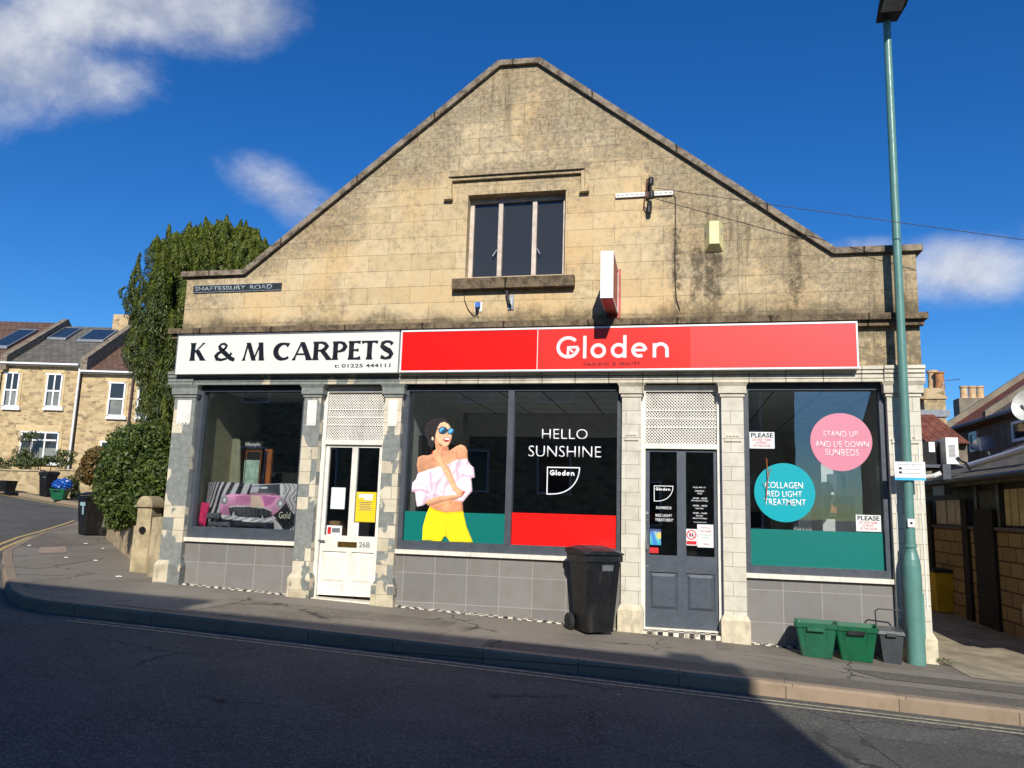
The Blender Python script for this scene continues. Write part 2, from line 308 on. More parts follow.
MT['fab_navy'] = m_plain('dark_fabric', srgb(40, 42, 54), .95, 0, .2, 0, 20, .3)
MT['fab_pink'] = m_plain('pink_fabric', srgb(228, 50, 110), .95, 0, .15, 0, 20, .3)
MT['fab_black'] = m_plain('black_fabric', srgb(22, 21, 23), .9, 0, .2, 0, 20, .2)
MT['gold_ink'] = m_plain('gold_lettering', srgb(214, 206, 186), .5, 0, .05)
MT['white_check'] = m_plain('white_floor_tile', srgb(220, 214, 196), .5, 0, .05, .3)
MT['bark'] = m_plain('bark', srgb(92, 74, 56), .95, 0, .25, .3, 12, .6)
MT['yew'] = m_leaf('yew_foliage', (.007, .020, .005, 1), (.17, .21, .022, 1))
MT['laurel'] = m_leaf('laurel_foliage', (.016, .038, .008, 1), (.15, .205, .030, 1))
MT['shrub'] = m_leaf('shrub_foliage', (.03, .05, .012, 1), (.14, .17, .04, 1))
MT['rusty_shrub'] = m_leaf('russet_foliage', (.06, .05, .012, 1), (.28, .16, .04, 1))
MT['skylight'] = m_darkglass('skylight_glass', (.02, .035, .06, 1))
MT['dish'] = m_plain('pale_dish', srgb(196, 196, 190), .5, 0, .06, .2)
MT['navy_dish'] = m_plain('dark_dish', srgb(30, 38, 56), .5, 0, .08)
MT['plate_blue'] = m_plain('light_blue_print', srgb(60, 176, 214), .4, 0, .03)
MT['pink_shirt'] = MT['pink_vinyl']

# ---------------------------------------------------------------- mesh helpers
ROOTLOC = {}
def root_of(o):
    while o.parent: o = o.parent
    return o
def tag(o, label=None, cat=None, group=None, kind=None):
    if label: o['label'] = label
    if cat: o['category'] = cat
    if group: o['group'] = group
    if kind: o['kind'] = kind
    return o
def thing(name, loc, label, cat, group=None, rz=0):
    o = bpy.data.objects.new(name, None); COL.objects.link(o); o.location = loc; o.rotation_euler = (0, 0, rz); o.empty_display_size = .2
    return tag(o, label, cat, group)

class MB:
    def __init__(s, local=False): s.bm = bmesh.new(); s.local = local; s.k = 0
    def box(s, x0, x1, y0, y1, z0, z1):
        if x0 > x1: x0, x1 = x1, x0
        if y0 > y1: y0, y1 = y1, y0
        if z0 > z1: z0, z1 = z1, z0
        v = [s.bm.verts.new((x, y, z)) for z in (z0, z1) for y in (y0, y1) for x in (x0, x1)]
        for f in ((0, 2, 3, 1), (4, 5, 7, 6), (0, 1, 5, 4), (2, 6, 7, 3), (0, 4, 6, 2), (1, 3, 7, 5)): s.bm.faces.new([v[i] for i in f])
        return s
    def hexa(s, b, t):      # bottom quad, top quad (both counter-clockwise from above)
        vb = [s.bm.verts.new(p) for p in b]; vt = [s.bm.verts.new(p) for p in t]; n = len(vb)
        s.bm.faces.new(vb[::-1]); s.bm.faces.new(vt)
        for i in range(n): s.bm.faces.new((vb[i], vb[(i + 1) % n], vt[(i + 1) % n], vt[i]))
        return s
    def prism(s, pts, d):   # extrude polygon pts by the vector d
        a = [s.bm.verts.new(p) for p in pts]; b = [s.bm.verts.new(Vector(p) + Vector(d)) for p in pts]; n = len(a)
        s.bm.faces.new(a); s.bm.faces.new(b[::-1])
        for i in range(n): s.bm.faces.new((a[(i + 1) % n], a[i], b[i], b[(i + 1) % n]))
        return s
    def face(s, pts): s.bm.faces.new([s.bm.verts.new(p) for p in pts]); return s
    def obox(s, c, u, v, w):  # box from centre with three half-axis vectors
        c, u, v, w = map(Vector, (c, u, v, w))
        return s.hexa([c - u - v - w, c + u - v - w, c + u + v - w, c - u + v - w], [c - u - v + w, c + u - v + w, c + u + v + w, c - u + v + w])
    def cyl(s, p0, p1, r0, r1=None, n=16, cap=True):
        r1 = r0 if r1 is None else r1; p0 = Vector(p0); p1 = Vector(p1); d = (p1 - p0).normalized()
        a = Vector((1, 0, 0)) if abs(d.x) < .8 else Vector((0, 1, 0)); u = d.cross(a).normalized(); w = d.cross(u)
        A = [s.bm.verts.new(p0 + (u * math.cos(t) + w * math.sin(t)) * r0) for t in [2 * math.pi * i / n for i in range(n)]]
        B = [s.bm.verts.new(p1 + (u * math.cos(t) + w * math.sin(t)) * r1) for t in [2 * math.pi * i / n for i in range(n)]]
        for i in range(n): s.bm.faces.new((A[i], A[(i + 1) % n], B[(i + 1) % n], B[i]))
        if cap: s.bm.faces.new(A[::-1]); s.bm.faces.new(B)
        return s
    def tube(s, pts, r, n=8):
        for a, b in zip(pts[:-1], pts[1:]): s.cyl(a, b, r, r, n)
        return s
    def lathe(s, c, prof, n=24, ax='z'):  # prof: (radius, height) pairs
        rings = []
        for r, h in prof:
            ring = []
            for i in range(n):
                t = 2 * math.pi * i / n; q = (r * math.cos(t), r * math.sin(t), h)
                if ax == 'y': q = (q[0], h, q[1])
                if ax == 'x': q = (h, q[0], q[1])
                ring.append(s.bm.verts.new((c[0] + q[0], c[1] + q[1], c[2] + q[2])))
            rings.append(ring)
        for A, B in zip(rings[:-1], rings[1:]):
            for i in range(n): s.bm.faces.new((A[i], A[(i + 1) % n], B[(i + 1) % n], B[i]))
        s.bm.faces.new(rings[0][::-1]); s.bm.faces.new(rings[-1]); return s
    def ribbon(s, pts, ws, y, th=.003, flat=False):  # stroke drawn on the plane y (x, z points), raised by th
        s.k += 1; y = y - .0004 * s.k; n = len(pts); L = []; Rr = []
        for i in range(n):
            a = Vector(pts[max(0, i - 1)]); b = Vector(pts[min(n - 1, i + 1)]); d = (b - a).normalized(); q = Vector((-d.y, d.x)) * ws[i] / 2
            if flat: q = Vector((-1 if d.y > 0 else 1, 0)) * ws[i] / 2
            p = Vector(pts[i]); L.append(p + q); Rr.append(p - q)
        for i in range(n - 1):
            quad = [Rr[i], Rr[i + 1], L[i + 1], L[i]]
            s.prism([(p.x, y, p.y) for p in quad], (0, th, 0))
        return s
    def add_mesh(s, me): s.bm.from_mesh(me); return s
    def build(s, name, mat, parent=None, smooth=False, bevel=0, label=None, seg=2):
        bm = s.bm
        if bevel:
            bmesh.ops.bevel(bm, geom=[e for e in bm.edges if e.is_manifold and e.calc_face_angle(0) > .5], offset=bevel, segments=seg, affect='EDGES', clamp_overlap=True)
        bmesh.ops.recalc_face_normals(bm, faces=bm.faces)
        uvl = bm.loops.layers.uv.new('UVMap')
        for f in bm.faces:
            nn = f.normal
            if abs(nn.z) > .995: tv = Vector((1, 0, 0)); bv = Vector((0, 1, 0))
            else: tv = Vector((0, 0, 1)).cross(nn).normalized(); bv = nn.cross(tv)
            for lp in f.loops: lp[uvl].uv = (lp.vert.co.dot(tv), lp.vert.co.dot(bv))
        me = bpy.data.meshes.new(name)
        if parent is not None and not s.local:
            r = root_of(parent); bmesh.ops.translate(bm, vec=-Vector(r.location), verts=bm.verts)
        bm.to_mesh(me); bm.free(); me.materials.append(MT[mat] if isinstance(mat, str) else mat)
        if smooth:
            for f in me.polygons: f.use_smooth = True
        o = bpy.data.objects.new(name, me); COL.objects.link(o)
        if parent is not None: o.parent = parent
        if label: o['label'] = label
        return o
def recenter(o):       # put a top-level mesh's origin at its base
    me = o.data; n = len(me.vertices); a = np.empty(n * 3); me.vertices.foreach_get('co', a); a = a.reshape(-1, 3)
    c = np.array([(a[:, 0].min() + a[:, 0].max()) / 2, (a[:, 1].min() + a[:, 1].max()) / 2, a[:, 2].min()])
    me.vertices.foreach_set('co', (a - c).ravel()); o.location = tuple(c); me.update(); return o
def single(mb, name, mat, label, cat, group=None, **kw):
    o = mb.build(name, mat, **kw); recenter(o); return tag(o, label, cat, group)
def copy_tree(o, parent=None):
    c = o.copy(); COL.objects.link(c); c.parent = parent
    for ch in list(o.children): copy_tree(ch, c)
    return c
def structure(mb, name, mat, **kw): return tag(mb.build(name, mat, **kw), kind='structure')

def text_mb(items, y, th=.002, bold=0.0):
    """items: (string, x0, x1, z0, z1): the built-in font fitted to each rectangle of the plane y, facing the street"""
    mb = MB()
    for (st, x0, x1, z0, z1) in items:
        cu = bpy.data.curves.new('lettering', 'FONT'); cu.body = st; cu.size = 1; cu.offset = bold; cu.resolution_u = 3
        ob = bpy.data.objects.new('lettering', cu); COL.objects.link(ob); bpy.context.view_layer.update()
        me = bpy.data.meshes.new_from_object(ob.evaluated_get(bpy.context.evaluated_depsgraph_get()))
        n = len(me.vertices); a = np.empty(n * 3); me.vertices.foreach_get('co', a); a = a.reshape(-1, 3)
        lo = a.min(0); hi = a.max(0); sx = (x1 - x0) / max(1e-6, hi[0] - lo[0]); sz = (z1 - z0) / max(1e-6, hi[1] - lo[1])
        b = np.stack([x0 + (a[:, 0] - lo[0]) * sx, np.full(n, y), z0 + (a[:, 1] - lo[1]) * sz], 1)
        me.vertices.foreach_set('co', b.ravel()); me.update()
        bm2 = bmesh.new(); bm2.from_mesh(me)
        r = bmesh.ops.extrude_face_region(bm2, geom=bm2.faces[:])
        bmesh.ops.translate(bm2, vec=(0, th, 0), verts=[v for v in r['geom'] if isinstance(v, bmesh.types.BMVert)])
        m2 = bpy.data.meshes.new('t'); bm2.to_mesh(m2); bm2.free(); mb.add_mesh(m2)
        bpy.data.meshes.remove(m2); bpy.data.meshes.remove(me); bpy.data.objects.remove(ob); bpy.data.curves.remove(cu)
    return mb

def inpoly(px, py, poly):
    r = np.zeros(px.shape, bool); n = len(poly); j = n - 1
    for i in range(n):
        xi, yi = poly[i]; xj, yj = poly[j]
        if yi != yj:
            c = ((yi > py) != (yj > py)) & (px < (xj - xi) * (py - yi) / (yj - yi) + xi); r ^= c
        j = i
    return r
def picture(name, W, H, fn, place, parent=None, mat='vcol', label=None, blur=1):
    """a printed sheet: grid of W x H cells; fn(U, V) gives rgb and a keep mask; place(u, v) gives its real position"""
    u = np.linspace(0, 1, W + 1); v = np.linspace(0, 1, H + 1); U, V = np.meshgrid(u, v)
    rgb, keep = fn(U, V); P = place(U, V)
    for _ in range(blur):
        w_ = keep[..., None].astype(float); a_ = rgb * w_; acc = a_ * 2; ww = w_ * 2
        for ax_ in (0, 1):
            for sh_ in (1, -1): acc = acc + np.roll(a_, sh_, ax_); ww = ww + np.roll(w_, sh_, ax_)
        rgb = np.where(w_ > 0, acc / np.maximum(ww, 1e-6), rgb); n = (W + 1) * (H + 1)
    idx = np.arange(n).reshape(H + 1, W + 1)
    q = np.stack([idx[:-1, :-1], idx[:-1, 1:], idx[1:, 1:], idx[1:, :-1]], -1)
    ok = (keep[:-1, :-1] & keep[1:, 1:]); q = q[ok]
    used = np.unique(q); rm = -np.ones(n, int); rm[used] = np.arange(len(used)); q = rm[q]
    pts = P.reshape(-1, 3)[used]; col = rgb.reshape(-1, 3)[used]
    if parent is None: c = np.array([pts[:, 0].mean(), pts[:, 1].mean(), pts[:, 2].min()])
    else: c = np.array(root_of(parent).location)
    me = bpy.data.meshes.new(name); me.from_pydata((pts - c).tolist(), [], q.tolist())
    at = me.color_attributes.new('Col', 'FLOAT_COLOR', 'POINT'); lin = np.where(col > .04, ((col + .055) / 1.055) ** 2.4, col / 12.92)
    at.data.foreach_set('color', np.concatenate([lin, np.ones((len(lin), 1))], 1).ravel()); me.materials.append(MT[mat])
    for p in me.polygons: p.use_smooth = True
    o = bpy.data.objects.new(name, me); COL.objects.link(o)
    if parent is None: o.location = tuple(c)
    else: o.parent = parent
    if label: o['label'] = label
    return o

# ================================================================ THE SHOP BUILDING
B = thing('shop_building', (-2.1, 0, 0), 'long single gabled bath stone building with two shopfronts on the pavement', 'building')
XL, XR = -6.98, 2.78
yc = -.06
top = [F(184, 271.5, yc), F(242, 272.0, yc), F(498, 60, yc), F(540, 57, yc), F(836, 246, yc), F(916, 244, yc)]
T = [(p[0], p[2]) for p in top]
T[0] = (XL - .07, T[0][1]); T[5] = (XR + .07, T[5][1]); T[1] = (T[1][0], T[0][1]); T[4] = (T[4][0], T[5][1])
th = .075
def low(i):  # underside of the coping
    x, z = T[i]
    if i in (1,): return (x - .03 + .06, z - th)
    if i in (4,): return (x + .03 - .06, z - th)
    if i in (2,): return (x + .035, z - th)
    if i in (3,): return (x - .035, z - th)
    return (x, z - th)
Lw = [low(i) for i in range(6)]
zcor = F(440, 322.5, -.14)[2]
# opening of the upper window
wx0, wx1, wz0, wz1 = F(466.5, 240)[0], F(565, 240)[0], F(515, 276)[2], F(515, 192.5)[2]
mb = MB()
def wallpoly(pts): mb.prism([(x, 0, z) for x, z in pts], (0, .32, 0))
zb = zcor - .05
def topz(x):
    for i in range(5):
        if Lw[i][0] <= x <= Lw[i + 1][0]:
            a, b = Lw[i], Lw[i + 1]; return a[1] + (b[1] - a[1]) * (x - a[0]) / (b[0] - a[0])
wallpoly([(XL, zb), (wx0, zb), (wx0, topz(wx0)), (Lw[1][0], Lw[1][1]), (XL, Lw[0][1])])
wallpoly([(wx1, zb), (XR, zb), (XR, Lw[5][1]), Lw[4], (wx1, topz(wx1))])
wallpoly([(wx0, wz1), (wx1, wz1), (wx1, topz(wx1)), Lw[3], Lw[2], (wx0, topz(wx0))])
wallpoly([(wx0, zb), (wx1, zb), (wx1, wz0), (wx0, wz0)])
mb.box(XL, XR, .0, .32, 3.03, zb)
mb.build('gable_wall', 'ashlar', B)
mb = MB()
for a in range(5):
    mb.prism([(T[a][0], yc, T[a][1]), (T[a + 1][0], yc, T[a + 1][1]), (Lw[a + 1][0], yc, Lw[a + 1][1]), (Lw[a][0], yc, Lw[a][1])], (0, .44, 0))
mb.build('coping', 'lichen', B)
# cornice ledge
mb = MB(); mb.box(XL - .13, XR + .06, -.14, -.001, zcor - .075, zcor); mb.box(XL - .09, XR + .03, -.085, -.001, zcor - .14, zcor - .077); mb.build('cornice', 'sill_stone', B, bevel=.008)
# body behind
mb = MB(); mb.box(XL, XL + .3, .32, 12, -.4, 4.5); mb.box(XR - .3, XR, .32, 12, -.9, 4.5); mb.box(XL + .3, XR - .3, 11.7, 12, -.6, 4.5); mb.build('side_wall', 'rubble', B)
mb = MB()
mb.prism([(XL - .05, .38, 4.42), (T[1][0], .38, 4.42), (T[2][0], .38, T[2][1] - .2), (T[3][0], .38, T[3][1] - .2), (T[4][0], .38, 4.42), (XR + .05, .38, 4.42)], (0, 11.7, 0)); mb.build('roof', 'roof_slate', B)
# rendered room above shops, so that the upper window is dark inside
# upper window
fr = MB(); y0, y1 = .15, .21
fr.box(wx0, wx1, y0, y1, wz0, wz0 + .05); fr.box(wx0, wx1, y0, y1, wz1 - .07, wz1); fr.box(wx0, wx0 + .055, y0, y1, wz0 + .05, wz1 - .07); fr.box(wx1 - .05, wx1, y0, y1, wz0 + .05, wz1 - .07)
wm = wx1 - wx0
for q in (.32, .672): fr.box(wx0 + wm * q - .03, wx0 + wm * q + .03, y0 - .006, y1 + .004, wz0 + .05, wz1 - .07)
win = fr.build('window', m_plain('old_window_paint', srgb(204, 188, 172), .6, 0, .1, .5, 8), B, bevel=.006)
mb = MB()
for a, b in ((.04, .30), (.345, .65), (.695, .96)): mb.box(wx0 + wm * a, wx0 + wm * b, .185, .192, wz0 + .05, wz1 - .07)
mb.build('pane', 'glass_up', win)
mb = MB(); mb.box(wx0 - .005, wx1 + .005, .22, .30, wz0 - .01, wz1 + .01); mb.build('blackout_board', 'reveal', win)
mb = MB()
for q, d in ((.29, -1), (.70, 1)):
    x = wx0 + wm * q; mb = MB(); mb.tube([(x, .135, wz0 + .42), (x + .05 * d, .125, wz0 + .33)], .008); mb.build('window_catch', 'steel', win)
mb = MB(); sx0, sx1 = F(452, 280, -.1)[0], F(574, 280, -.1)[0]; mb.box(sx0, sx1, -.11, .15, F(515, 287, -.11)[2], F(515, 276.5, -.11)[2]); mb.build('sill', 'sill_stone', win, bevel=.01)
mb = MB(); hz = F(515, 172, 0)[2]; hx0, hx1 = F(450, 180)[0], F(585, 180)[0]; he = F(585, 190)[2]
mb.box(hx0, hx1, -.085, -.001, hz - .045, hz); mb.box(hx0 + .03, hx1 - .03, -.05, -.001, hz - .09, hz - .047)
mb.box(hx0, hx0 + .045, -.06, -.001, he, hz - .047); mb.box(hx1 - .045, hx1, -.06, -.001, he, hz - .047)
mb.box(hx0 - .06, hx0 + .06, -.075, -.001, he - .045, he - .002); mb.box(hx1 - .06, hx1 + .06, -.075, -.001, he - .045, he - .002)
mb.build('hood_mould', 'ashlar', B, bevel=.008)

# mouldings above the windows
zm1, zm0 = F(500, 369, -.13)[2], F(500, 383.5, -.09)[2]
XS = F(398, 350, -.22)[0]
def mould(x0, x1, name, mat, proud=0):
    m = MB(); hm = zm1 - zm0
    for fa, fb, pr in ((0, .16, .105), (.16, .24, .088), (.24, .46, .100), (.46, .54, .078), (.54, .78, .112), (.78, 1, .130)): m.box(x0, x1, -pr - proud, 0, zm0 + hm * fa + .0005, zm0 + hm * fb)
    m.build(name, mat, B, bevel=.006)
mould(XL + .0, XS, 'moulding', 'moulding_paint'); mould(XS + .001, XR - .04, 'moulding', 'moulding')
mould(XL - .05, XL + .34, 'moulding', 'moulding_paint', .03); mould(XR - .44, XR - .01, 'moulding', 'moulding', .03)

# pilasters
def gz(x): return g(x) - .15
P = [(-6.93, -6.60, 'tile_paint1', 'plinth_paint', 'moulding_paint', 1), (-4.945, -4.70, 'tile_paint2', 'plinth_paint', 'moulding_paint', 1),
     (-3.785, -3.55, 'tile_paint2', 'plinth_paint', 'moulding_paint', 1), (-.672, -.44, 'tile_clean', 'plinth_clean', 'moulding', 0),
     (.515, .77, 'tile_clean', 'plinth_clean', 'moulding', 0), (2.365, 2.715, 'tile_clean', 'plinth_clean', 'moulding', 0)]
labels = ['left corner pilaster with flaking grey paint over cream tiles', 'half stripped pilaster left of the white door', 'half stripped pilaster right of the white door',
          'clean cream tiled pilaster left of the grey door', 'clean cream tiled pilaster right of the grey door', 'wide cream tiled corner pilaster behind the lamp post']
zcap = F(500, 397, -.08)[2]
for i, (a, b, mt, pm, cm, orn) in enumerate(P):
    m = MB(); zp = g((a + b) / 2) + .30
    m.box(a, b, -.08, .16, zp, zcap)
    pil = m.build('pilaster', mt, B, bevel=.006, label=labels[i])
    m = MB(); m.hexa([(a - .035, -.125, gz(a)), (b + .035, -.125, gz(a)), (b + .035, .16, gz(a)), (a - .035, .16, gz(a))], [(a - .035, -.125, zp - .05), (b + .035, -.125, zp - .05), (b + .035, .16, zp - .05), (a - .035, .16, zp - .05)])
    m.hexa([(a - .034, -.124, zp - .051), (b + .034, -.124, zp - .051), (b + .034, .16, zp - .051), (a - .034, .16, zp - .051)], [(a - .004, -.084, zp + .01), (b + .004, -.084, zp + .01), (b + .004, .16, zp + .01), (a - .004, .16, zp + .01)])
    m.build('plinth', pm, pil, bevel=.01)
    m = MB(); m.box(a - .015, b + .015, -.095, .16, zcap, zcap + .035); m.box(a - .035, b + .035, -.115, .16, zcap + .04, zm0 - .05)
    m.hexa([(a - .035, -.115, zm0 - .05), (b + .035, -.115, zm0 - .05), (b + .035, .16, zm0 - .05), (a - .035, .16, zm0 - .05)], [(a - .06, -.14, zm0 - .003), (b + .06, -.14, zm0 - .003), (b + .06, .16, zm0 - .003), (a - .06, .16, zm0 - .003)])
    m.build('capital', cm, pil, bevel=.006)
    m = MB()
    if orn:
        m.box(a + .055, b - .055, -.088, -.081, zcap - .36, zcap - .04); n = 4
        for k in range(n): xx = a + .055 + (b - a - .11) * (k + .5) / n; m.cyl((xx, -.081, zcap - .375), (xx, -.092, zcap - .375), .016, .016, 8)
        m.build('ornament', 'panel_white', pil, bevel=.002)
    else:
        for k in range(4): xx = a + .05 + (b - a - .1) * (k + .5) / 4; m.cyl((xx, -.08, zcap - .47), (xx, -.10, zcap - .47), .018, .014, 8)
        m.box(a + .03, b - .03, -.098, -.081, zcap - .54, zcap - .49); m.build('ornament', 'tile_clean', pil, bevel=.003)
# raised panel mouldings on the right corner pilaster
m = MB()
for x in (2.405, 2.54, 2.67):
    for za, zb2 in ((.45, 1.50), (1.60, 2.28)): m = MB(); m.box(x, x + .014, -.089, -.081, za, zb2); m.build('panel_bead', 'panel_white', pil)

# stall risers and sills
YG = .08
W = [(-6.60, -4.945, .905, F(240, 528, .05)[2], 'w1'), (-3.55, -.672, .865, F(450, 542, .05)[2], 'w2'), (.77, 2.365, .765, F(820, 568, .05)[2], 'w3')]
ztop = F(500, 391, .03)[2]
panes = []
for (a, b, zs, zg, nm) in W:
    m = MB(); m.hexa([(a, .0, gz(a)), (b, .0, gz(b)), (b, .15, gz(b)), (a, .15, gz(a))], [(a, .0, zs - .055), (b, .0, zs - .055), (b, .15, zs - .055), (a, .15, zs - .055)])
    m.build('stall_riser', 'dado', B)
    m = MB(); m.box(a - .02 if nm != 'w1' else a + .0, b, -.05, .15, zs - .053, zs); m.build('window_sill', 'sill_white', B, bevel=.008)
    f = MB(); f.box(a + .001, b - .001, .01, .12, zs + .002, zg); f.box(a + .001, b - .001, .01, .12, ztop, ztop + .05); f.box(a + .001, a + .065, .01, .12, zg, ztop); f.box(b - .065, b - .001, .01, .12, zg, ztop)
    if nm == 'w2': f.box(-2.135, -2.055, .005, .125, zg - .002, ztop + .002)
    w = f.build('window', 'frame_dark', B, bevel=.008)
    for (p, q) in ([(a, b)] if nm != 'w2' else [(a, -2.095), (-2.095, b)]):
        m = MB(); m.box(p + .03, q - .03, YG, YG + .008, zg - .01, ztop + .01); m.build('pane', 'glass', w)
    m = MB(); m.box(a, b, .10, .16, ztop + .052, zm0 - .002); m.box(a, b, -.03, .099, zm0 - .045, zm0 - .002); m.build('head_recess', 'reveal', w)
# checker trim at the foot of the risers
t = NT('chequer_tiles'); ck = t.n('ShaderNodeTexChecker'); t.l(t.mapv(t.uv(), (1, 1, 1), (0, .37, 0)), ck.inputs[0]); ck.inputs['Scale'].default_value = 16.6
ck.inputs['Color1'].default_value = srgb(222, 214, 196); ck.inputs['Color2'].default_value = srgb(34, 33, 32)
t.bsdf(t.mix(t.ramp(t.noise(t.pos(), 14, 5, .7), .5, .62, 0, .8), ck.outputs[0], srgb(128, 118, 102)), .5); MT['checker'] = t.m
for (a, b) in ((-6.57, -4.98), (-3.52, -.71), (.81, 2.33)):
    m = MB(); m.hexa([(a, -.04, g(a) - .05), (b, -.04, g(b) - .05), (b, -.002, g(b) - .05), (a, -.002, g(a) - .05)], [(a, -.04, g(a) + .012), (b, -.04, g(b) + .012), (b, -.002, g(b) + .018), (a, -.002, g(a) + .018)]); m.build('tile_trim', 'checker', B)

# --- white door (26B)
def lattice(x0, x1, z0, z1, y, parent, mat='panel_white', name='transom_grille'):
    m = MB(); s = .038; w = .0055; H = z1 - z0; Wd = x1 - x0
    for sgn in (1, -1):
        k = -int(H / s) - 1
        while k * s < Wd + H:
            c = k * s; pts = []
            a0 = max(0, c - H if sgn < 0 else -c * 0 + 0)
            # bar runs from (c,0) to (c+H*.8,H) or mirrored
            xa, xb = (c, c + H) if sgn > 0 else (c + 0, c - H)
            za, zb_ = 0.0, H
            if xa < 0: t_ = (0 - xa) / (xb - xa) if xb != xa else 2; za = H * t_; xa = 0
            if xb > Wd: t_ = (Wd - xa) / (xb - xa) if xb != xa else 2; zb_ = za + (H - za) * t_; xb = Wd
            if sgn < 0:
                xa, xb = c, c - H; za, zb_ = 0.0, H
                if xa > Wd: za = (xa - Wd); xa = Wd
                if xb < 0: zb_ = H + xb; xb = 0
            if zb_ - za > .01 and -1e-6 <= xa <= Wd + 1e-6 and -1e-6 <= xb <= Wd + 1e-6:
                p = Vector((x0 + xa, y + (.004 if sgn > 0 else -.004), z0 + za)); q = Vector((x0 + xb, p.y, z0 + zb_)); d = (q - p).normalized()
                m.obox((p + q) / 2, (q - p) / 2, Vector((0, .003, 0)), d.cross(Vector((0, 1, 0))) * w)
            k += 1
    for f in (.36, .52, .68): m.box(x0, x1, y - .014, y - .008, z0 + H * (1 - f) - .007, z0 + H * (1 - f) + .007)
    return m.build(name, mat, parent)
def door(name, x0, x1, zb_, zt, mat, framemat, panez0, panez1, px, panels, label):
    f = MB(); a, b = x0, x1
    m = MB(); j = .05
    # outer frame
    f.box(a, a + j, .03, .14, g(a) - .05, zm0 - .01); f.box(b - j, b, .03, .14, g(a) - .05, zm0 - .01); f.box(a + j, b - j, .03, .14, zt + .003, zt + .06); f.box(a + j, b - j, .03, .14, zm0 - .09, zm0 - .01)
    fo = f.build('door_frame', framemat, B, bevel=.005)
    lattice(a + j, b - j, zt + .06, zm0 - .09, .07, fo)
    q = MB(); q.box(a + j, b - j, .12, .135, zt + .06, zm0 - .09); q.build('transom_backing', 'reveal', fo)
    # leaf: stiles, rails and sunk panels
    a += j + .004; b -= j + .004; w = b - a
    st = [a, px[0][0], px[0][1], px[1][0], px[1][1], b]
    y0, y1 = .07, .115
    m.box(st[0], st[1], y0, y1, zb_, zt); m.box(st[2], st[3], y0, y1, zb_, zt); m.box(st[4], st[5], y0, y1, zb_, zt)
    for k in (0, 1):
        c, d = px[k]
        m.box(c, d, y0, y1, panez1, zt); m.box(c, d, y0, y1, panels[1], panez0); m.box(c, d, y0, y1, zb_, panels[0])
        m.box(c, d, y0 + .022, y1 - .002, panels[0], panels[1])
        i = .035; m.hexa([(c + .012, y0 + .022, panels[0] + .012), (d - .012, y0 + .022, panels[0] + .012), (d - .012, y0 + .022, panels[1] - .012), (c + .012, y0 + .022, panels[1] - .012)],
                         [(c + i + .012, y0 + .004, panels[0] + i + .012), (d - i - .012, y0 + .004, panels[0] + i + .012), (d - i - .012, y0 + .004, panels[1] - i - .012), (c + i + .012, y0 + .004, panels[1] - i - .012)])
    do = m.build('door', mat, B, bevel=.003, label=label)
    for k in (0, 1):
        q = MB(); q.box(px[k][0], px[k][1], .092, .098, panez0, panez1); q.build('pane', 'glass', do)
    return do, fo
yd = .07
dx = lambda px, py, y=yd: F(px, py, y)[0]
dW, fW = door('door', -4.70, -3.785, .235, 2.20, 'white_paint', 'white_paint', F(350, 536, yd)[2], F(350, 447.5, yd)[2],
    [(dx(327, 490) - .0, dx(350, 490)), (dx(355.5, 490), dx(377.5, 490))], (F(350, 584, yd)[2], F(350, 552, yd)[2]), 'white two pane timber door with raised lower panels')
m = MB(); m.box(F(338, 544, yd)[0], F(357, 544, yd)[0], .058, .0695, F(347, 547, yd)[2], F(347, 541.8, yd)[2]); m.build('letter_box', 'brass', dW, bevel=.003)
m = MB(); hx = F(319.5, 540, yd)[0]; hz2 = F(319, 540, yd)[2]; m.box(hx - .015, hx + .015, .062, .0695, hz2 - .06, hz2 + .05); m.cyl((hx, .069, hz2), (hx, .03, hz2), .009); m.box(hx - .005, hx + .09, .025, .038, hz2 - .012, hz2 + .006); m.build('handle', 'steel', dW, bevel=.003)
text_mb([('26B', F(359, 545, yd)[0], F(370, 545, yd)[0], F(365, 547.5, yd)[2], F(365, 542, yd)[2])], .0665, .003, .01).build('house_number', 'grey_ink', dW)
m = MB(); m.hexa([(-4.70, -.06, g(-4.7) - .1), (-3.785, -.06, g(-3.78) - .1), (-3.785, .16, g(-3.78) - .1), (-4.70, .16, g(-4.7) - .1)], [(-4.70, -.06, .205), (-3.785, -.06, .185), (-3.785, .16, .185), (-4.70, .16, .205)]); m.build('doorstep', 'sill_white', B, bevel=.008)
# --- grey door
dG, fG = door('door', -.44, .515, .085, 2.20, 'door_grey', 'white_paint', F(680, 556, yd)[2], F(680, 452, yd)[2],
    [(dx(649.5, 500), dx(677, 500)), (dx(686, 500), dx(714, 500))], (F(680, 611, yd)[2], F(680, 573, yd)[2]), 'grey two pane door with raised lower panels')
m = MB(); hx = F(646.8, 540, yd)[0]; z0, z1 = F(647, 549, yd)[2], F(647, 530, yd)[2]; m.cyl((hx, .025, z0), (hx, .025, z1), .011, n=10)
for z in (z0 + .02, z1 - .02): m.cyl((hx, .07, z), (hx, .025, z), .008)
m.box(hx - .02, hx + .02, .064, .0695, z0 - .01, z0 + .05); m.build('handle', 'steel', dG)
m = MB()
for py in (513, 520, 566): z = F(647, py, yd)[2]; m = MB(); m.cyl((hx + .005, .0695, z), (hx + .005, .058, z), .02 if py != 520 else .009, n=14); m.build('lock', 'steel', dG)
m = MB(); m.hexa([(-.44, -.09, -.2), (.515, -.09, -.25), (.515, .16, -.25), (-.44, .16, -.2)], [(-.44, -.09, .055), (.515, -.09, .045), (.515, .16, .06), (-.44, .16, .07)]); m.build('doorstep', 'checker', B)
m = MB(); m.box(-.43, .505, .02, .11, .062, .08); m.build('threshold', 'sill_white', dG)

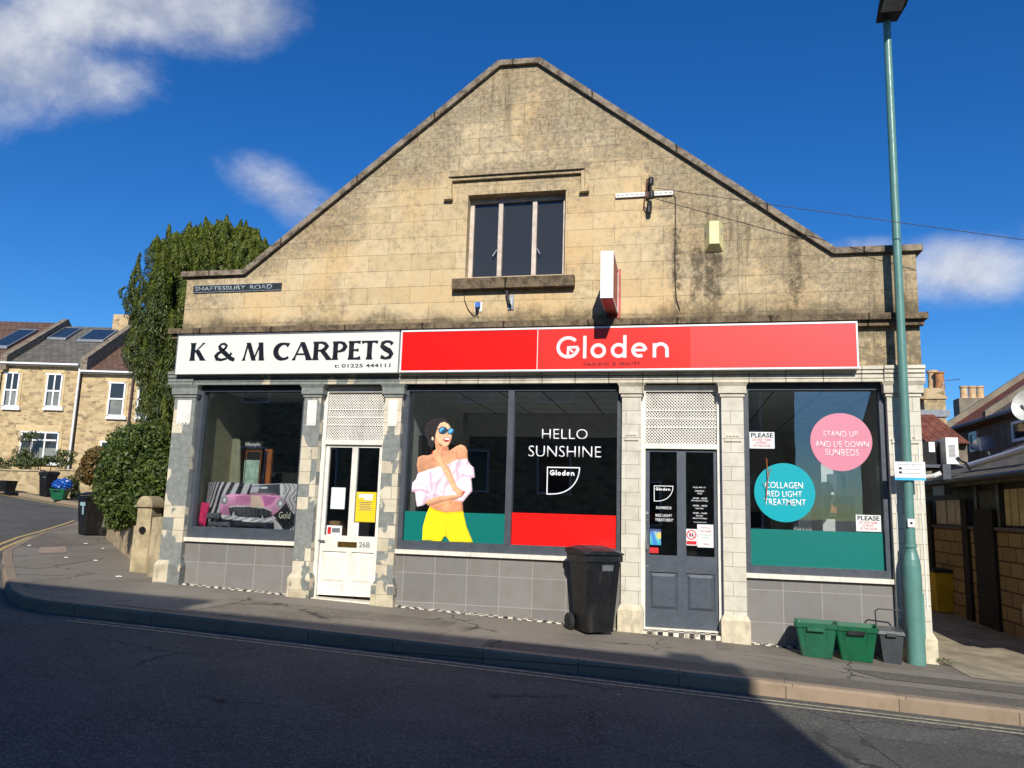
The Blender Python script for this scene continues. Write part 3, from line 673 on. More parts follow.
# --- inside of the shops
m = MB(); m.box(XL + .31, XR - .31, .3, 6, 0.18, .25); m.build('interior_floor', 'ceiling', B)
m = MB(); m.box(XL + .31, XR - .31, .17, 6, 3.0, 3.02); m.build('interior_ceiling', 'ceiling', B)
m = MB(); m.box(XL + .36, XR - .31, 6, 6.1, .25, 3.0); m.box(XR - .36, XR - .31, .17, 6, .25, 3.0); m.box(-3.62, -3.57, .17, 6, .25, 3.0); m.box(.56, .62, 2.2, 6, .25, 3.0)
m.build('interior_wall', 'int_wall', B)
m = MB(); m.box(XL + .31, XL + .36, .17, 1.6, .25, 3.0); m.build('window_bay_side', 'int_bay', B)
m = MB(); m.box(-3.50, .55, 3.0, 3.08, 2.62, 2.99); m.build('interior_bulkhead', 'int_wall', B)
m = MB(); m.box(-3.56, .55, 3.4, 3.45, .25, 2.99); m.box(XL + .37, -3.63, 1.7, 1.75, .25, 2.99); m.box(-3.72, -3.63, .17, 1.69, .25, 2.99); m.build('interior_screen', 'int_dark', B)
m = MB(); m.box(-3.56, -3.51, .7, 3.39, .26, 2.4); m.build('side_screen', 'int_dark', B)

# ================================================================ SIGNS
def arc(cx, cy, r, a0, a1, n=28, sx=1.0): return [(cx + r * sx * math.cos(rad(a0 + (a1 - a0) * i / n)), cy + r * math.sin(rad(a0 + (a1 - a0) * i / n))) for i in range(n + 1)]
def gloden(mb, x0, x1, z0, z1, y, wt=.15, th=.003):
    """rounded monoline wordmark; unit: cap height 1, length about 4.75"""
    L = 4.75; sx = (x1 - x0) / L; sz = (z1 - z0)
    def S(pts, w=wt):
        P_ = [(x0 + u * sx, z0 + v * sz) for u, v in pts]; mb.ribbon(P_, [w * sz] * len(P_), y, th)
    r = .5 - wt / 2
    S(arc(.5, .5, r, 42, 270)); S([(.5, wt / 2), (.5, .5), (.93, .5)], wt * .85); S(arc(.5, .5, r, 270, 356)); S([(.52, .47), (.72, .27)], wt * .6)
    S([(1.21, 0), (1.21, 1.0)])
    ro = .33 - wt / 2
    S(arc(1.78, .33, ro, 0, 360)); S(arc(2.63, .33, ro, 0, 360)); S([(2.63 + ro, 0), (2.63 + ro, 1.0)])
    S(arc(3.48, .33, ro, 0, 300)); S([(3.48 - ro, .33), (3.48 + ro, .33)], wt * .8)
    S([(4.1, 0), (4.1, .62)]); S([(4.1, .36)] + arc(4.1 + ro, .33 + .0, ro, 160, 0) + [(4.1 + 2 * ro, 0)])
def quarter_logo(px0, py0, px1, py1, y, w, th=.002):
    mb = MB(); a = F(px0, py0, y); b = F(px1, py0, y); c = F(px0, py1, y)
    x0, x1, z1, z0 = a[0], b[0], (a[2] + b[2]) / 2, c[2]; W_ = x1 - x0; H = z1 - z0
    mb.ribbon([(x0 - w / 2, z1), (x1 + w / 2, z1)], [w, w], y, th); mb.ribbon([(x0, z1), (x0, z0 - w / 2)], [w, w], y, th)
    pts = [(x0 + W_ * math.cos(t) ** .9 if math.cos(t) > 0 else x0, z1 - H * math.sin(t) ** 1.0) for t in [math.pi / 2 * i / 20 for i in range(21)]]
    pts = [(x0 + W_ * max(0, math.cos(t)) ** .75, z1 - H * math.sin(t)) for t in [math.pi / 2 * i / 24 for i in range(25)]]
    mb.ribbon(pts, [w] * 25, y, th)
    gloden(mb, x0 + W_ * .08, x0 + W_ * .86, z1 - H * .30, z1 - H * .10, y, .2, th); return mb

ys = -.22
# --- black and white carpet shop board
kx0, kx1, kz1, kz0 = F(177.5, 350, ys)[0], F(398.6, 350, ys)[0], F(300, 333.5, ys)[2], F(300, 373.2, ys)[2]
K = thing('fascia_sign', ((kx0 + kx1) / 2, ys, kz0), 'long white fascia board reading K & M CARPETS with phone number, above the left shop', 'sign')
m = MB(); m.box(kx0, kx1, ys, -.125, kz0, kz1); m.build('board', 'sign_white', K, bevel=.004)
m = MB(); m.box(kx0 - .012, kx1, ys - .008, -.13, kz1 + .001, kz1 + .014); m.box(kx0 - .012, kx0 - .001, ys - .008, -.13, kz0, kz1); m.build('trim', 'steel', K)
U = 220 / 1024.
def KU(zx, zy): p = F(180 + zx * U, 325 + zy * U, ys); return (p[0], p[2])
HL = KU(500, 83)[1] - KU(500, 163)[1]
m = MB()
def glyph(x0, x1, ytop, ybot, strokes):
    a = KU(x0, ytop); b = KU(x1, ybot); w_, h_ = b[0] - a[0], a[1] - b[1]
    for st_ in strokes:
        pts, ws = st_[0], st_[1]; fl = len(st_) > 2
        if not isinstance(ws, (list, tuple)): ws = [ws] * len(pts)
        m.ribbon([(a[0] + u * w_, b[1] + v * h_) for u, v in pts], [q * h_ for q in ws], ys - .001, .002, fl)
def leg(a, b, w, e0=1.0, e1=1.0):      # a stroke cut flat at top and foot, flaring towards its ends
    P_ = []; Q = []
    for k in range(9):
        t_ = k / 8; P_.append((a[0] + (b[0] - a[0]) * t_, a[1] + (b[1] - a[1]) * t_)); Q.append(w * (1 + (e0 - 1) * max(0, 1 - t_ * 4.5) ** 2 + (e1 - 1) * max(0, (t_ - 1) * 4.5 + 1) ** 2))
    return (P_, Q, 1)
def stem(x, w=.27): return leg((x, 0), (x, 1), w, 1.42, 1.42)
glyph(45, 118, 84, 166, [stem(.24), leg((.34, .46), (.86, 1), .12, 1, 1.9), leg((.46, .60), (.86, 0), .32, 1, 1.25)])
glyph(160, 256, 84, 166, [([(.97, .04), (.80, .12), (.52, .42), (.32, .64), (.25, .80), (.33, .93), (.47, .95), (.57, .84), (.53, .70), (.38, .56)], [.20, .24, .26, .24, .18, .12, .13, .17, .14, .1]),
                          ([(.44, .54), (.22, .42), (.13, .26), (.18, .11), (.38, .05), (.60, .12), (.74, .28), (.82, .44)], [.1, .18, .25, .22, .14, .12, .11, .14])])
glyph(293, 392, 83, 165, [leg((.09, 0), (.25, 1), .11, 2.0, 1), leg((.26, 1), (.54, 0), .27), leg((.52, 0), (.80, 1), .10), leg((.88, 0), (.80, 1), .28, 1.3, 1)])
def cpts(): return arc(.54, .5, .41, 50, 312, 24, 1.10)
cw = [.26, .20, .13, .12] + [.12 + .18 * math.sin(math.pi * k / 17) for k in range(18)] + [.13, .13, .13]
glyph(443, 516, 80, 166, [(cpts(), cw)])
glyph(528, 612, 80, 163, [leg((.07, 0), (.46, 1), .11, 2.1, 1), leg((.88, 0), (.48, 1), .31, 1.3, .8), ([(.24, .33), (.68, .33)], .09)])
glyph(622, 708, 78, 162, [stem(.16), ([(.16, .95), (.44, .95), (.62, .88), (.70, .74), (.62, .60), (.44, .52), (.2, .50)], [.10, .12, .18, .26, .20, .11, .08]), leg((.86, 0), (.44, .56), .32, 1.2, .8)])
glyph(712, 776, 77, 161, [stem(.22), ([(.2, .95), (.54, .95), (.76, .88), (.86, .72), (.76, .55), (.52, .46), (.3, .45)], [.10, .12, .18, .27, .21, .11, .08])])
glyph(785, 842, 75, 160, [stem(.26), ([(.24, .95), (.70, .95), (.92, .93)], [.09, .1, .18]), ([(.24, .51), (.62, .51), (.80, .51)], [.08, .09, .17]), ([(.24, .05), (.70, .05), (.96, .09)], [.09, .1, .2])])
glyph(845, 922, 74, 159, [stem(.5), ([(.05, .92), (.2, .955), (.8, .955), (.95, .92)], [.17, .09, .09, .17])])
glyph(930, 996, 72, 158, [([(.86, .80), (.70, .93), (.44, .95), (.22, .86), (.19, .70), (.40, .56), (.68, .44), (.82, .28), (.72, .10), (.44, .04), (.14, .14)], [.20, .12, .11, .19, .24, .26, .26, .25, .18, .11, .2])])
m.build('lettering', 'black_ink', K)
a = KU(718, 199); b = KU(980, 179)
text_mb([('t: 01225 444111', a[0], b[0], a[1], b[1])], ys - .0015, .003, .018).build('phone_number', 'black_ink', K)

# --- red salon board
gx0, gx1, gz1, gz0 = F(400.5, 350, ys)[0], F(858.5, 350, ys)[0], F(640, 326, ys)[2], F(640, 370, ys)[2]
Gs = thing('fascia_sign', ((gx0 + gx1) / 2, ys, gz0), 'long red fascia board reading Gloden TANNING & BEAUTY in a white frame', 'sign')
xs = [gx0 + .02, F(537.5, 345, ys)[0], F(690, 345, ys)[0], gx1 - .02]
for k in range(3):  # panels get paler to the right, glare put into their colour
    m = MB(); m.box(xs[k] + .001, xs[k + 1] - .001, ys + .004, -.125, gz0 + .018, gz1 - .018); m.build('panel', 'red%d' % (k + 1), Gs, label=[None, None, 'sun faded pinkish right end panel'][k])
m = MB(); m.box(gx0, gx1, ys - .004, -.125, gz1 - .017, gz1 + .005); m.box(gx0, gx1, ys - .004, -.125, gz0 - .003, gz0 + .017); m.box(gx0, gx0 + .019, ys - .004, -.125, gz0 + .0175, gz1 - .0175); m.box(gx1 - .019, gx1, ys - .004, -.125, gz0 + .0175, gz1 - .0175)
m.box(xs[1] - .004, xs[1] + .004, ys + .001, ys + .006, gz0 + .018, gz1 - .018); m.build('frame', 'white_clean', Gs, bevel=.003)
def GU(zx, zy): p = F(400 + zx * 300 / 1024., 310 + zy * 300 / 1024., ys); return (p[0], p[2])
m = MB(); a = GU(533, 166); b = GU(923, 83); gloden(m, a[0], b[0], a[1], b[1], ys + .0015, .15); m.build('logo_lettering', 'palewhite', Gs)
a = GU(623, 190); b = GU(822, 177); text_mb([('TANNING  &  BEAUTY', a[0], b[0], a[1], b[1])], ys + .002, .002, .012).build('small_lettering', 'black_ink', Gs)

# --- projecting box sign
bx0, bx1 = -.886, -.734; bz0, bz1 = 3.90, 4.475
Pj = thing('projecting_sign', (-.81, -.4, bz0), 'blank white edged box sign with rusty red faces, sticking out over the red fascia', 'sign')
m = MB(); m.box(bx0, bx1, -.80, -.775, bz0, bz1); m.box(bx0, bx1, -.775, -.02, bz1 - .02, bz1); m.box(bx0, bx1, -.04, -.02, bz0, bz1 - .021); m.box(bx0, bx1, -.774, -.041, bz0, bz0 + .02); m.build('casing', 'white_clean', Pj, bevel=.006)
for xx in (bx0 + .006, bx1 - .012): m = MB(); m.box(xx, xx + .006, -.772, -.042, bz0 + .022, bz1 - .022); m.build('side_panel', 'red_side', Pj)
m = MB(); m.box(bx0 + .04, bx1 + .03, -.02, -.001, bz0 - .05, bz1 + .02); m.box(bx0 + .012, bx1 - .012, -.77, -.04, bz0 - .008, bz0 - .001); m.build('wall_bracket', 'red_side', Pj)

# --- street name plate
a = F(193, 293, -.02); b = F(281.5, 282.5, -.02)
N = thing('street_name_plate', ((a[0] + b[0]) / 2, -.01, a[2]), 'dark worn enamel street plate reading SHAFTESBURY ROAD on the stone wall', 'street sign')
m = MB(); m.box(a[0], b[0], -.02, -.002, a[2], b[2]); m.build('plate', 'name_plate', N, bevel=.003)
m = MB(); e = .006; m.box(a[0], b[0], -.022, -.0205, b[2] - e, b[2]); m.box(a[0], b[0], -.022, -.0205, a[2], a[2] + e); m.build('border', 'worn_letter', N)
w_ = b[0] - a[0]; h_ = b[2] - a[2]
text_mb([('SHAFTESBURY', a[0] + w_ * .02, a[0] + w_ * .60, a[2] + h_ * .22, a[2] + h_ * .80), ('ROAD', a[0] + w_ * .65, a[0] + w_ * .90, a[2] + h_ * .22, a[2] + h_ * .80)], -.023, .002, .01).build('lettering', 'worn_letter', N)

# ================================================================ THINGS FIXED TO THE WALL
a = F(705, 249, -.14); b = F(723.5, 220, -.14)
A = thing('alarm_box', ((a[0] + b[0]) / 2, -.07, a[2]), 'pale yellow faceted alarm box high on the right of the gable', 'alarm box')
zt_, z_b = b[2], a[2] + .05; c0, c1 = a[0], b[0]; i_ = .055
m = MB(); m.hexa([(c0, -.001, z_b - .05), (c1, -.001, z_b - .05), (c1, -.001, zt_ + .0), (c0, -.001, zt_)], [(c0 + i_, -.13, z_b + .02), (c1 - i_, -.13, z_b + .02), (c1 - i_, -.13, zt_ - .0), (c0 + i_, -.13, zt_)]); m.build('cover', 'alarm', A, bevel=.006)
m = MB()
for s_ in (0, 1):
    m = MB(); x = c0 + .026 if s_ == 0 else c1 - .026; m.box(x - .008, x + .008, -.070, -.055, z_b + .16, z_b + .24); m.build('louvre', 'grey_ink', A)
# telephone bracket
y = -.05; Lp = F(615.5, 195, y); Rp = F(673, 191, y); T_ = thing('cable_bracket', ((Lp[0] + Rp[0]) / 2, -.03, Lp[2] - .1), 'white slotted steel bar carrying three dark insulators and overhead cables', 'bracket')
m = MB(); m.box(Lp[0], Rp[0], -.035, -.012, Lp[2] - .03, Lp[2] + .025); m.build('crossbar', 'panel_white', T_)
m = MB()
for k in range(12): x = Lp[0] + (Rp[0] - Lp[0]) * (k + .5) / 12; m.box(x - .015, x + .015, -.037, -.0355, Lp[2] - .008, Lp[2] + .004)
m.build('slot', 'grey_ink', T_)
for (px, py, yy) in ((651, 181, -.12), (651.5, 194.5, -.14), (649, 209.5, -.06)):
    p = F(px, py, yy); m = MB(); m.lathe(tuple(p), [(.03, -.055), (.034, -.04), (.034, .03), (.03, .045), (.018, .055)], 14); m.build('insulator', 'black', T_, smooth=False)
p0 = F(648, 188, -.03); m = MB(); m.box(p0[0] - .02, p0[0] + .02, -.05, -.003, p0[2] - .14, p0[2] + .12); m.tube([(p0[0], -.03, p0[2] + .1), (p0[0] + .03, -.10, p0[2] + .11)], .01); m.tube([(p0[0] - .03, -.03, p0[2] - .03), (p0[0] - .05, -.04, p0[2] - .25), (p0[0] - .01, -.04, p0[2] - .31)], .009); m.build('stand_off', m_plain('rusty_iron', srgb(104, 66, 52), .8, 0, .2), T_)
def cable(name, pts, r, label, group=None, n=6): mb = MB(); mb.tube(pts, r, n); return single(mb, name, 'wire', label, 'cable', group)
pts = [F(673, 192, -.03), F(675.5, 197, -.02), F(675.5, 225, -.015), F(675, 255, -.015), F(675.5, 285, -.015), F(676.5, 300, -.015), F(680, 310, -.02)]
cable('wall_cable', [tuple(p) for p in pts], .005, 'thin cable hanging down the wall from the slotted steel bar')
pts = [F(464, 284, -.02), F(464.5, 300, -.02), F(468, 309, -.02), F(473, 315, -.02), F(479, 316.5, -.02)]
cable('wall_cable', [tuple(p) for p in pts], .005, 'thin cable curling from the upper window sill to the small blue socket')
p = F(655, 188, -.13); q = F(1024, 236.5, -.62); e = p + (q - p) * 4.0
def sag(p, q, s, n=26): return [tuple(np.array(p) + (np.array(q) - np.array(p)) * t - np.array([0, 0, s * 4 * t * (1 - t)])) for t in [i / n for i in range(n + 1)]]
cable('overhead_wire', sag(p, e, .05, 60), .0045, 'overhead telephone wire running from the bracket off to the right across the sky')
# blue socket and floodlight bracket
p = F(478, 306, -.03); S1 = thing('wall_socket', (p[0], -.02, p[2] - .04), 'small white plate with a blue socket under the upper window', 'socket')
m = MB(); m.box(p[0] - .05, p[0] + .05, -.012, -.001, p[2] - .07, p[2] + .06); m.build('back_plate', 'white_clean', S1, bevel=.004)
m = MB(); m.box(p[0] - .035, p[0] + .028, -.055, -.0125, p[2] - .02, p[2] + .05); m.build('cover', 'blue_ink', S1, bevel=.008)
m = MB(); m.cyl((p[0], -.03, p[2] - .02), (p[0] - .005, -.07, p[2] - .075), .024, .02, 12); m.build('plug', 'black', S1)
p = F(510, 300, -.05); S2 = thing('wall_bracket', (p[0], -.03, p[2] - .1), 'small grey lamp bracket with dark arm under the upper window sill', 'bracket')
m = MB(); m.box(p[0] - .005, p[0] + .045, -.02, -.001, p[2] - .12, p[2] + .08); m.box(p[0] - .035, p[0] + .01, -.02, -.001, p[2] - .12, p[2] - .06); m.build('plate', 'steel', S2, bevel=.003)
m = MB(); m.obox((p[0] - .022, -.05, p[2] + .03), (.016, 0, 0), (0, .04, 0), (-.02, 0, .09)); m.build('arm', 'black', S2, bevel=.003)

# ================================================================ WINDOW GRAPHICS AND NOTICES
yv = .068
def rect(mb, px0, py0, px1, py1, y=yv, th=.002):
    a = F(px0, (py0 + py1) / 2, y)[0]; b = F(px1, (py0 + py1) / 2, y)[0]; c = (px0 + px1) / 2; mb.box(a, b, y, y + th, F(c, py1, y)[2], F(c, py0, y)[2]); return mb
def tl(s, px0, py0, px1, py1, y, sl=.0):     # a line of text between image corners
    c = (px0 + px1) / 2; m_ = (py0 + py1) / 2; return (s, F(px0, m_, y)[0], F(px1, m_, y)[0], F(c, py1, y)[2], F(c, py0, y)[2])
x0, x1 = -3.482, -2.138; z1 = F(450, 512.3, yv)[2]; z0 = W[1][3] - .005
single(MB().box(x0, x1, yv, yv + .002, z0, z1), 'vinyl_band', 'teal_vinyl', 'green teal vinyl band along the foot of the window with the woman', 'window sticker')
single(MB().box(-2.052, -.74, yv, yv + .002, z0, F(560, 514, yv)[2]), 'vinyl_band', 'red_vinyl', 'bright red vinyl band along the foot of the HELLO SUNSHINE window', 'window sticker')
single(MB().box(.838, 2.298, yv, yv + .002, W[2][3] + .002, F(810, 530.5, yv)[2]), 'vinyl_band', 'teal_vinyl', 'teal vinyl band below the two round stickers in the right window', 'window sticker')
t_ = text_mb([tl('HELLO', 542, 429, 587.5, 439, yv), tl('SUNSHINE', 528.5, 446, 601, 457, yv)], yv, .002, -.012); single(t_, 'window_lettering', 'white_vinyl', 'white lettering HELLO SUNSHINE on the dark window', 'lettering')
single(quarter_logo(547.5, 467.5, 579.5, 494, yv, .013), 'window_logo', 'white_vinyl', 'white quarter circle outline with Gloden inside, under HELLO SUNSHINE', 'window sticker')
# round stickers
def disc(name, cx, cy, rx, ry, mat, label, lines, tail=False, y=yv, lmat='white_vinyl'):
    c = F(cx, cy, y); rX = abs(F(cx + rx, cy, y)[0] - F(cx - rx, cy, y)[0]) / 2; rZ = abs(F(cx, cy - ry, y)[2] - F(cx, cy + ry, y)[2]) / 2
    D_ = thing(name, (c[0], y, c[2] - rZ), label, 'window sticker')
    m = MB(); pts = []
    for i in range(64):
        t = 2 * math.pi * i / 64; q = 1.0
        if tail: q = 1 + .07 * max(0, math.cos(t - rad(262))) ** 3
        pts.append((c[0] + rX * q * math.cos(t), y, c[2] + rZ * q * math.sin(t)))
    m.prism(pts, (0, .002, 0)); m.build('disc', mat, D_)
    text_mb([tl(*l, y - .002) for l in lines], y - .002, .0015, .008).build('lettering', lmat, D_); return D_
disc('round_sticker', 841, 441, 31, 28, 'pink_vinyl', 'round pink sticker reading STAND UP AND LIE DOWN SUNBEDS', [('STAND UP', 823, 431, 858, 437), ('AND LIE DOWN', 815, 441, 869, 447.5), ('SUNBEDS', 825, 449, 859, 456)], True, lmat='palewhite')
disc('round_sticker', 784.5, 492.5, 30.5, 29.5, 'cyan_vinyl', 'round turquoise sticker reading COLLAGEN RED LIGHT TREATMENT', [('COLLAGEN', 765, 482, 803, 488.5), ('RED LIGHT', 767, 491, 802, 497), ('TREATMENT', 764, 499, 806, 505.5)])
def notice(px0, py0, px1, py1, label, y=yv, lines=(), red=()):
    a = F(px0, py1, y); D_ = thing('notice', (F((px0 + px1) / 2, py1, y)[0], y, a[2]), label, 'notice')
    rect(MB(), px0, py0, px1, py1, y).build('paper', 'paper', D_)
    if lines: text_mb([tl(*l, y - .002) for l in lines], y - .002, .0015, .02).build('heading', 'black_ink', D_)
    if red: text_mb([tl(*l, y - .002) for l in red], y - .002, .0015, .006).build('small_print', 'red_ink', D_)
    return D_
for (qx, qy, lab) in ((749.5, 432, 'white PLEASE notice at the upper left of the right window'), (856, 515, 'white PLEASE notice at the lower right of the right window')):
    notice(qx, qy, qx + 25, qy + 16.5, lab, lines=[('PLEASE', qx + 1.5, qy + 1, qx + 23.5, qy + 5.5)], red=[('DO NOT PARK', qx + 3, qy + 6.5, qx + 22, qy + 8.8), ('IN FRONT', qx + 7, qy + 9.5, qx + 18, qy + 11.6), ('OF THE DOOR', qx + 4, qy + 12.4, qx + 21, qy + 14.8)])
# notices on the white door
yk = .088
notice(331, 487.5, 345, 509, 'white paper notice in the left pane of the white door', yk, red=())
Yp = thing('poster', (F(366, 522, yk)[0], yk, F(366, 522, yk)[2]), 'yellow poster in the right pane of the white door', 'poster')
rect(MB(), 355.8, 492, 375.8, 522, yk).build('paper', 'yellow_paper', Yp)
m = MB(); rect(m, 359, 494, 373, 498, yk - .002); rect(m, 364, 498.3, 372.5, 500.2, yk - .002); m.build('title_patch', 'paper', Yp)
m = MB()
for k in range(5): rect(m, 359 + (k % 2), 502 + k * 1.9, 372 - (k % 3), 502.7 + k * 1.9, yk - .002, .001)
m.build('small_print', 'grey_ink', Yp)
Sg = thing('door_sticker', (F(334, 535, yk)[0], yk, F(334, 535, yk)[2]), 'small white sticker with red square at the foot of the left door pane', 'sticker')
rect(MB(), 326.5, 525.5, 341.8, 535.3, yk - .004).build('paper', 'paper', Sg); rect(MB(), 327.5, 527, 331, 534, yk - .006, .001).build('red_square', 'red_ink', Sg); rect(MB(), 332, 528, 340, 532.5, yk - .006, .001).build('dark_panel', 'grey_ink', Sg)
notice(353.5, 522.5, 358.5, 536, 'narrow pale leaflet at the foot of the right door pane', yk - .004)
# notices on the grey door
single(quarter_logo(654.2, 486, 673, 501, yk, .008), 'window_logo', 'white_vinyl', 'white quarter circle outline with Gloden inside, on the grey door', 'window sticker')
single(text_mb([tl('SUNBEDS', 656, 506.5, 671.5, 509.2, yk), tl('RED LIGHT', 655.5, 514.2, 672, 517, yk), tl('TREATMENT', 655, 518.6, 673.5, 521.5, yk)], yk, .002, .01), 'door_lettering', 'white_vinyl', 'white lettering SUNBEDS RED LIGHT TREATMENT on the grey door', 'lettering')
hrs = [('01225 444 111', 693, 486.7, 705.5, 488.2), ('OPENING', 695, 490.3, 704, 491.9), ('TIMES', 697, 492.8, 702, 494.3), ('09:00 - 20:00', 693, 497.6, 707, 499.2), ('Monday to Friday', 691.5, 500, 708, 501.8), ('09:00 - 18:00', 693, 505, 707, 506.6), ('Saturday', 695.5, 507.6, 703.5, 509.4), ('10:00 - 16:00', 693, 512.4, 707, 514), ('Sunday', 696, 515, 703, 516.8), ('Bank Holidays', 693, 517.6, 707, 519.3), ('by appointment', 694, 521.6, 706.5, 523)]
single(text_mb([tl(*h, yk) for h in hrs], yk, .002, .01), 'opening_hours', 'white_vinyl', 'white list of opening hours on the right pane of the grey door', 'lettering')
Bp = thing('poster', (F(655, 545, yk)[0], yk, F(655, 545, yk)[2]), 'small blue picture poster low in the left pane of the grey door', 'poster')
def fnb(U, V):
    n = np.sin(U * 9 + V * 4) * .5 + .5; c = np.stack([.2 + .5 * V * n, .45 + .35 * n * (1 - abs(V - .5)), .8 - .1 * n], -1)
    c[(U - .85) ** 2 + (V - .6) ** 2 < .05] = (.9, .75, .4); c[V > .86] = (.25, .3, .5); return c, np.ones(U.shape, bool)
picture('print', 30, 44, fnb, lambda U, V: np.stack([F(650, 540, yk)[0] + U * (F(661, 540, yk)[0] - F(650, 540, yk)[0]), np.full(U.shape, yk), F(655, 545, yk)[2] + V * (F(655, 529, yk)[2] - F(655, 545, yk)[2])], -1), Bp)
single(rect(MB(), 649.6, 547.5, 658.5, 553, yk), 'door_sticker', 'red_ink', 'small red sticker below the blue poster on the grey door', 'sticker')
n_ = thing('prohibition_sticker', (F(691, 545, yk)[0], yk, F(691, 545, yk)[2]), 'red and white prohibition sign with two figures on the grey door', 'sticker')
rect(MB(), 685.8, 529, 697, 545.5, yk).build('paper', 'paper', n_); rect(MB(), 686.5, 541, 696.5, 544.5, yk - .002, .001).build('caption', 'red_ink', n_)
c = F(691.4, 534.8, yk); m = MB(); m.k = 5; pts = [(c[0] + .052 * math.cos(t), c[2] + .052 * math.sin(t)) for t in [2 * math.pi * i / 24 for i in range(25)]]; m.ribbon(pts, [.012] * 25, yk, .001); m.ribbon([(c[0] - .036, c[2] + .036), (c[0] + .036, c[2] - .036)], [.01, .01], yk, .001); m.build('ring', 'red_ink', n_)
m = MB(); m.k = 2
for d in (-.016, .016): m.cyl((c[0] + d, yk - .0008, c[2] + .018), (c[0] + d, yk - .0002, c[2] + .018), .008, n=10); m.ribbon([(c[0] + d, c[2] + .006), (c[0] + d, c[2] - .026)], [.02, .012], yk, .001)
m.build('figure', 'black_ink', n_)
n2 = notice(697.3, 524.5, 713.5, 547.5, 'white paper with red print right of the prohibition sign', yk, red=[('Please keep', 701, 527, 710, 528.6), ('door closed', 700.5, 530, 711, 532), ('Thank you', 703.5, 543, 709.5, 545.5)])
text_mb([tl('please ring the bell', 700, 534.3, 711.5, 535.6, yk - .002), tl('and wait', 702, 537, 709, 538.2, yk - .002)], yk - .002, .001).build('small_print', 'green_ink', n2)

# --- the printed woman
def polysh(img, U, V, pts, col, shade=None, rounded=True):
    mk = inpoly(U, V, pts); c = np.array(col) / 255.
    if mk.sum() > 900 and rounded:
        w = mk.astype(float)
        for _ in range(7): w = (w * 2 + np.roll(w, 1, 0) + np.roll(w, -1, 0) + np.roll(w, 1, 1) + np.roll(w, -1, 1) + np.roll(np.roll(w, 1, 0), 1, 1) + np.roll(np.roll(w, -1, 0), -1, 1)) / 8
        # printed modelling of the photographed body: softer and darker towards the left and lower sides
        g_ = (np.roll(w, 4, 1) - np.roll(w, -4, 1)) * -.16 + (np.roll(w, 4, 0) - np.roll(w, -4, 0)) * .10
        rd = np.clip(.80 + .24 * np.clip((w - .45) / .5, 0, 1), 0, 1.04) + g_; shade = rd if shade is None else shade * rd
    if shade is not None: img[mk] = np.clip(c * shade[mk][:, None], 0, 1)
    else: img[mk] = c
    return mk
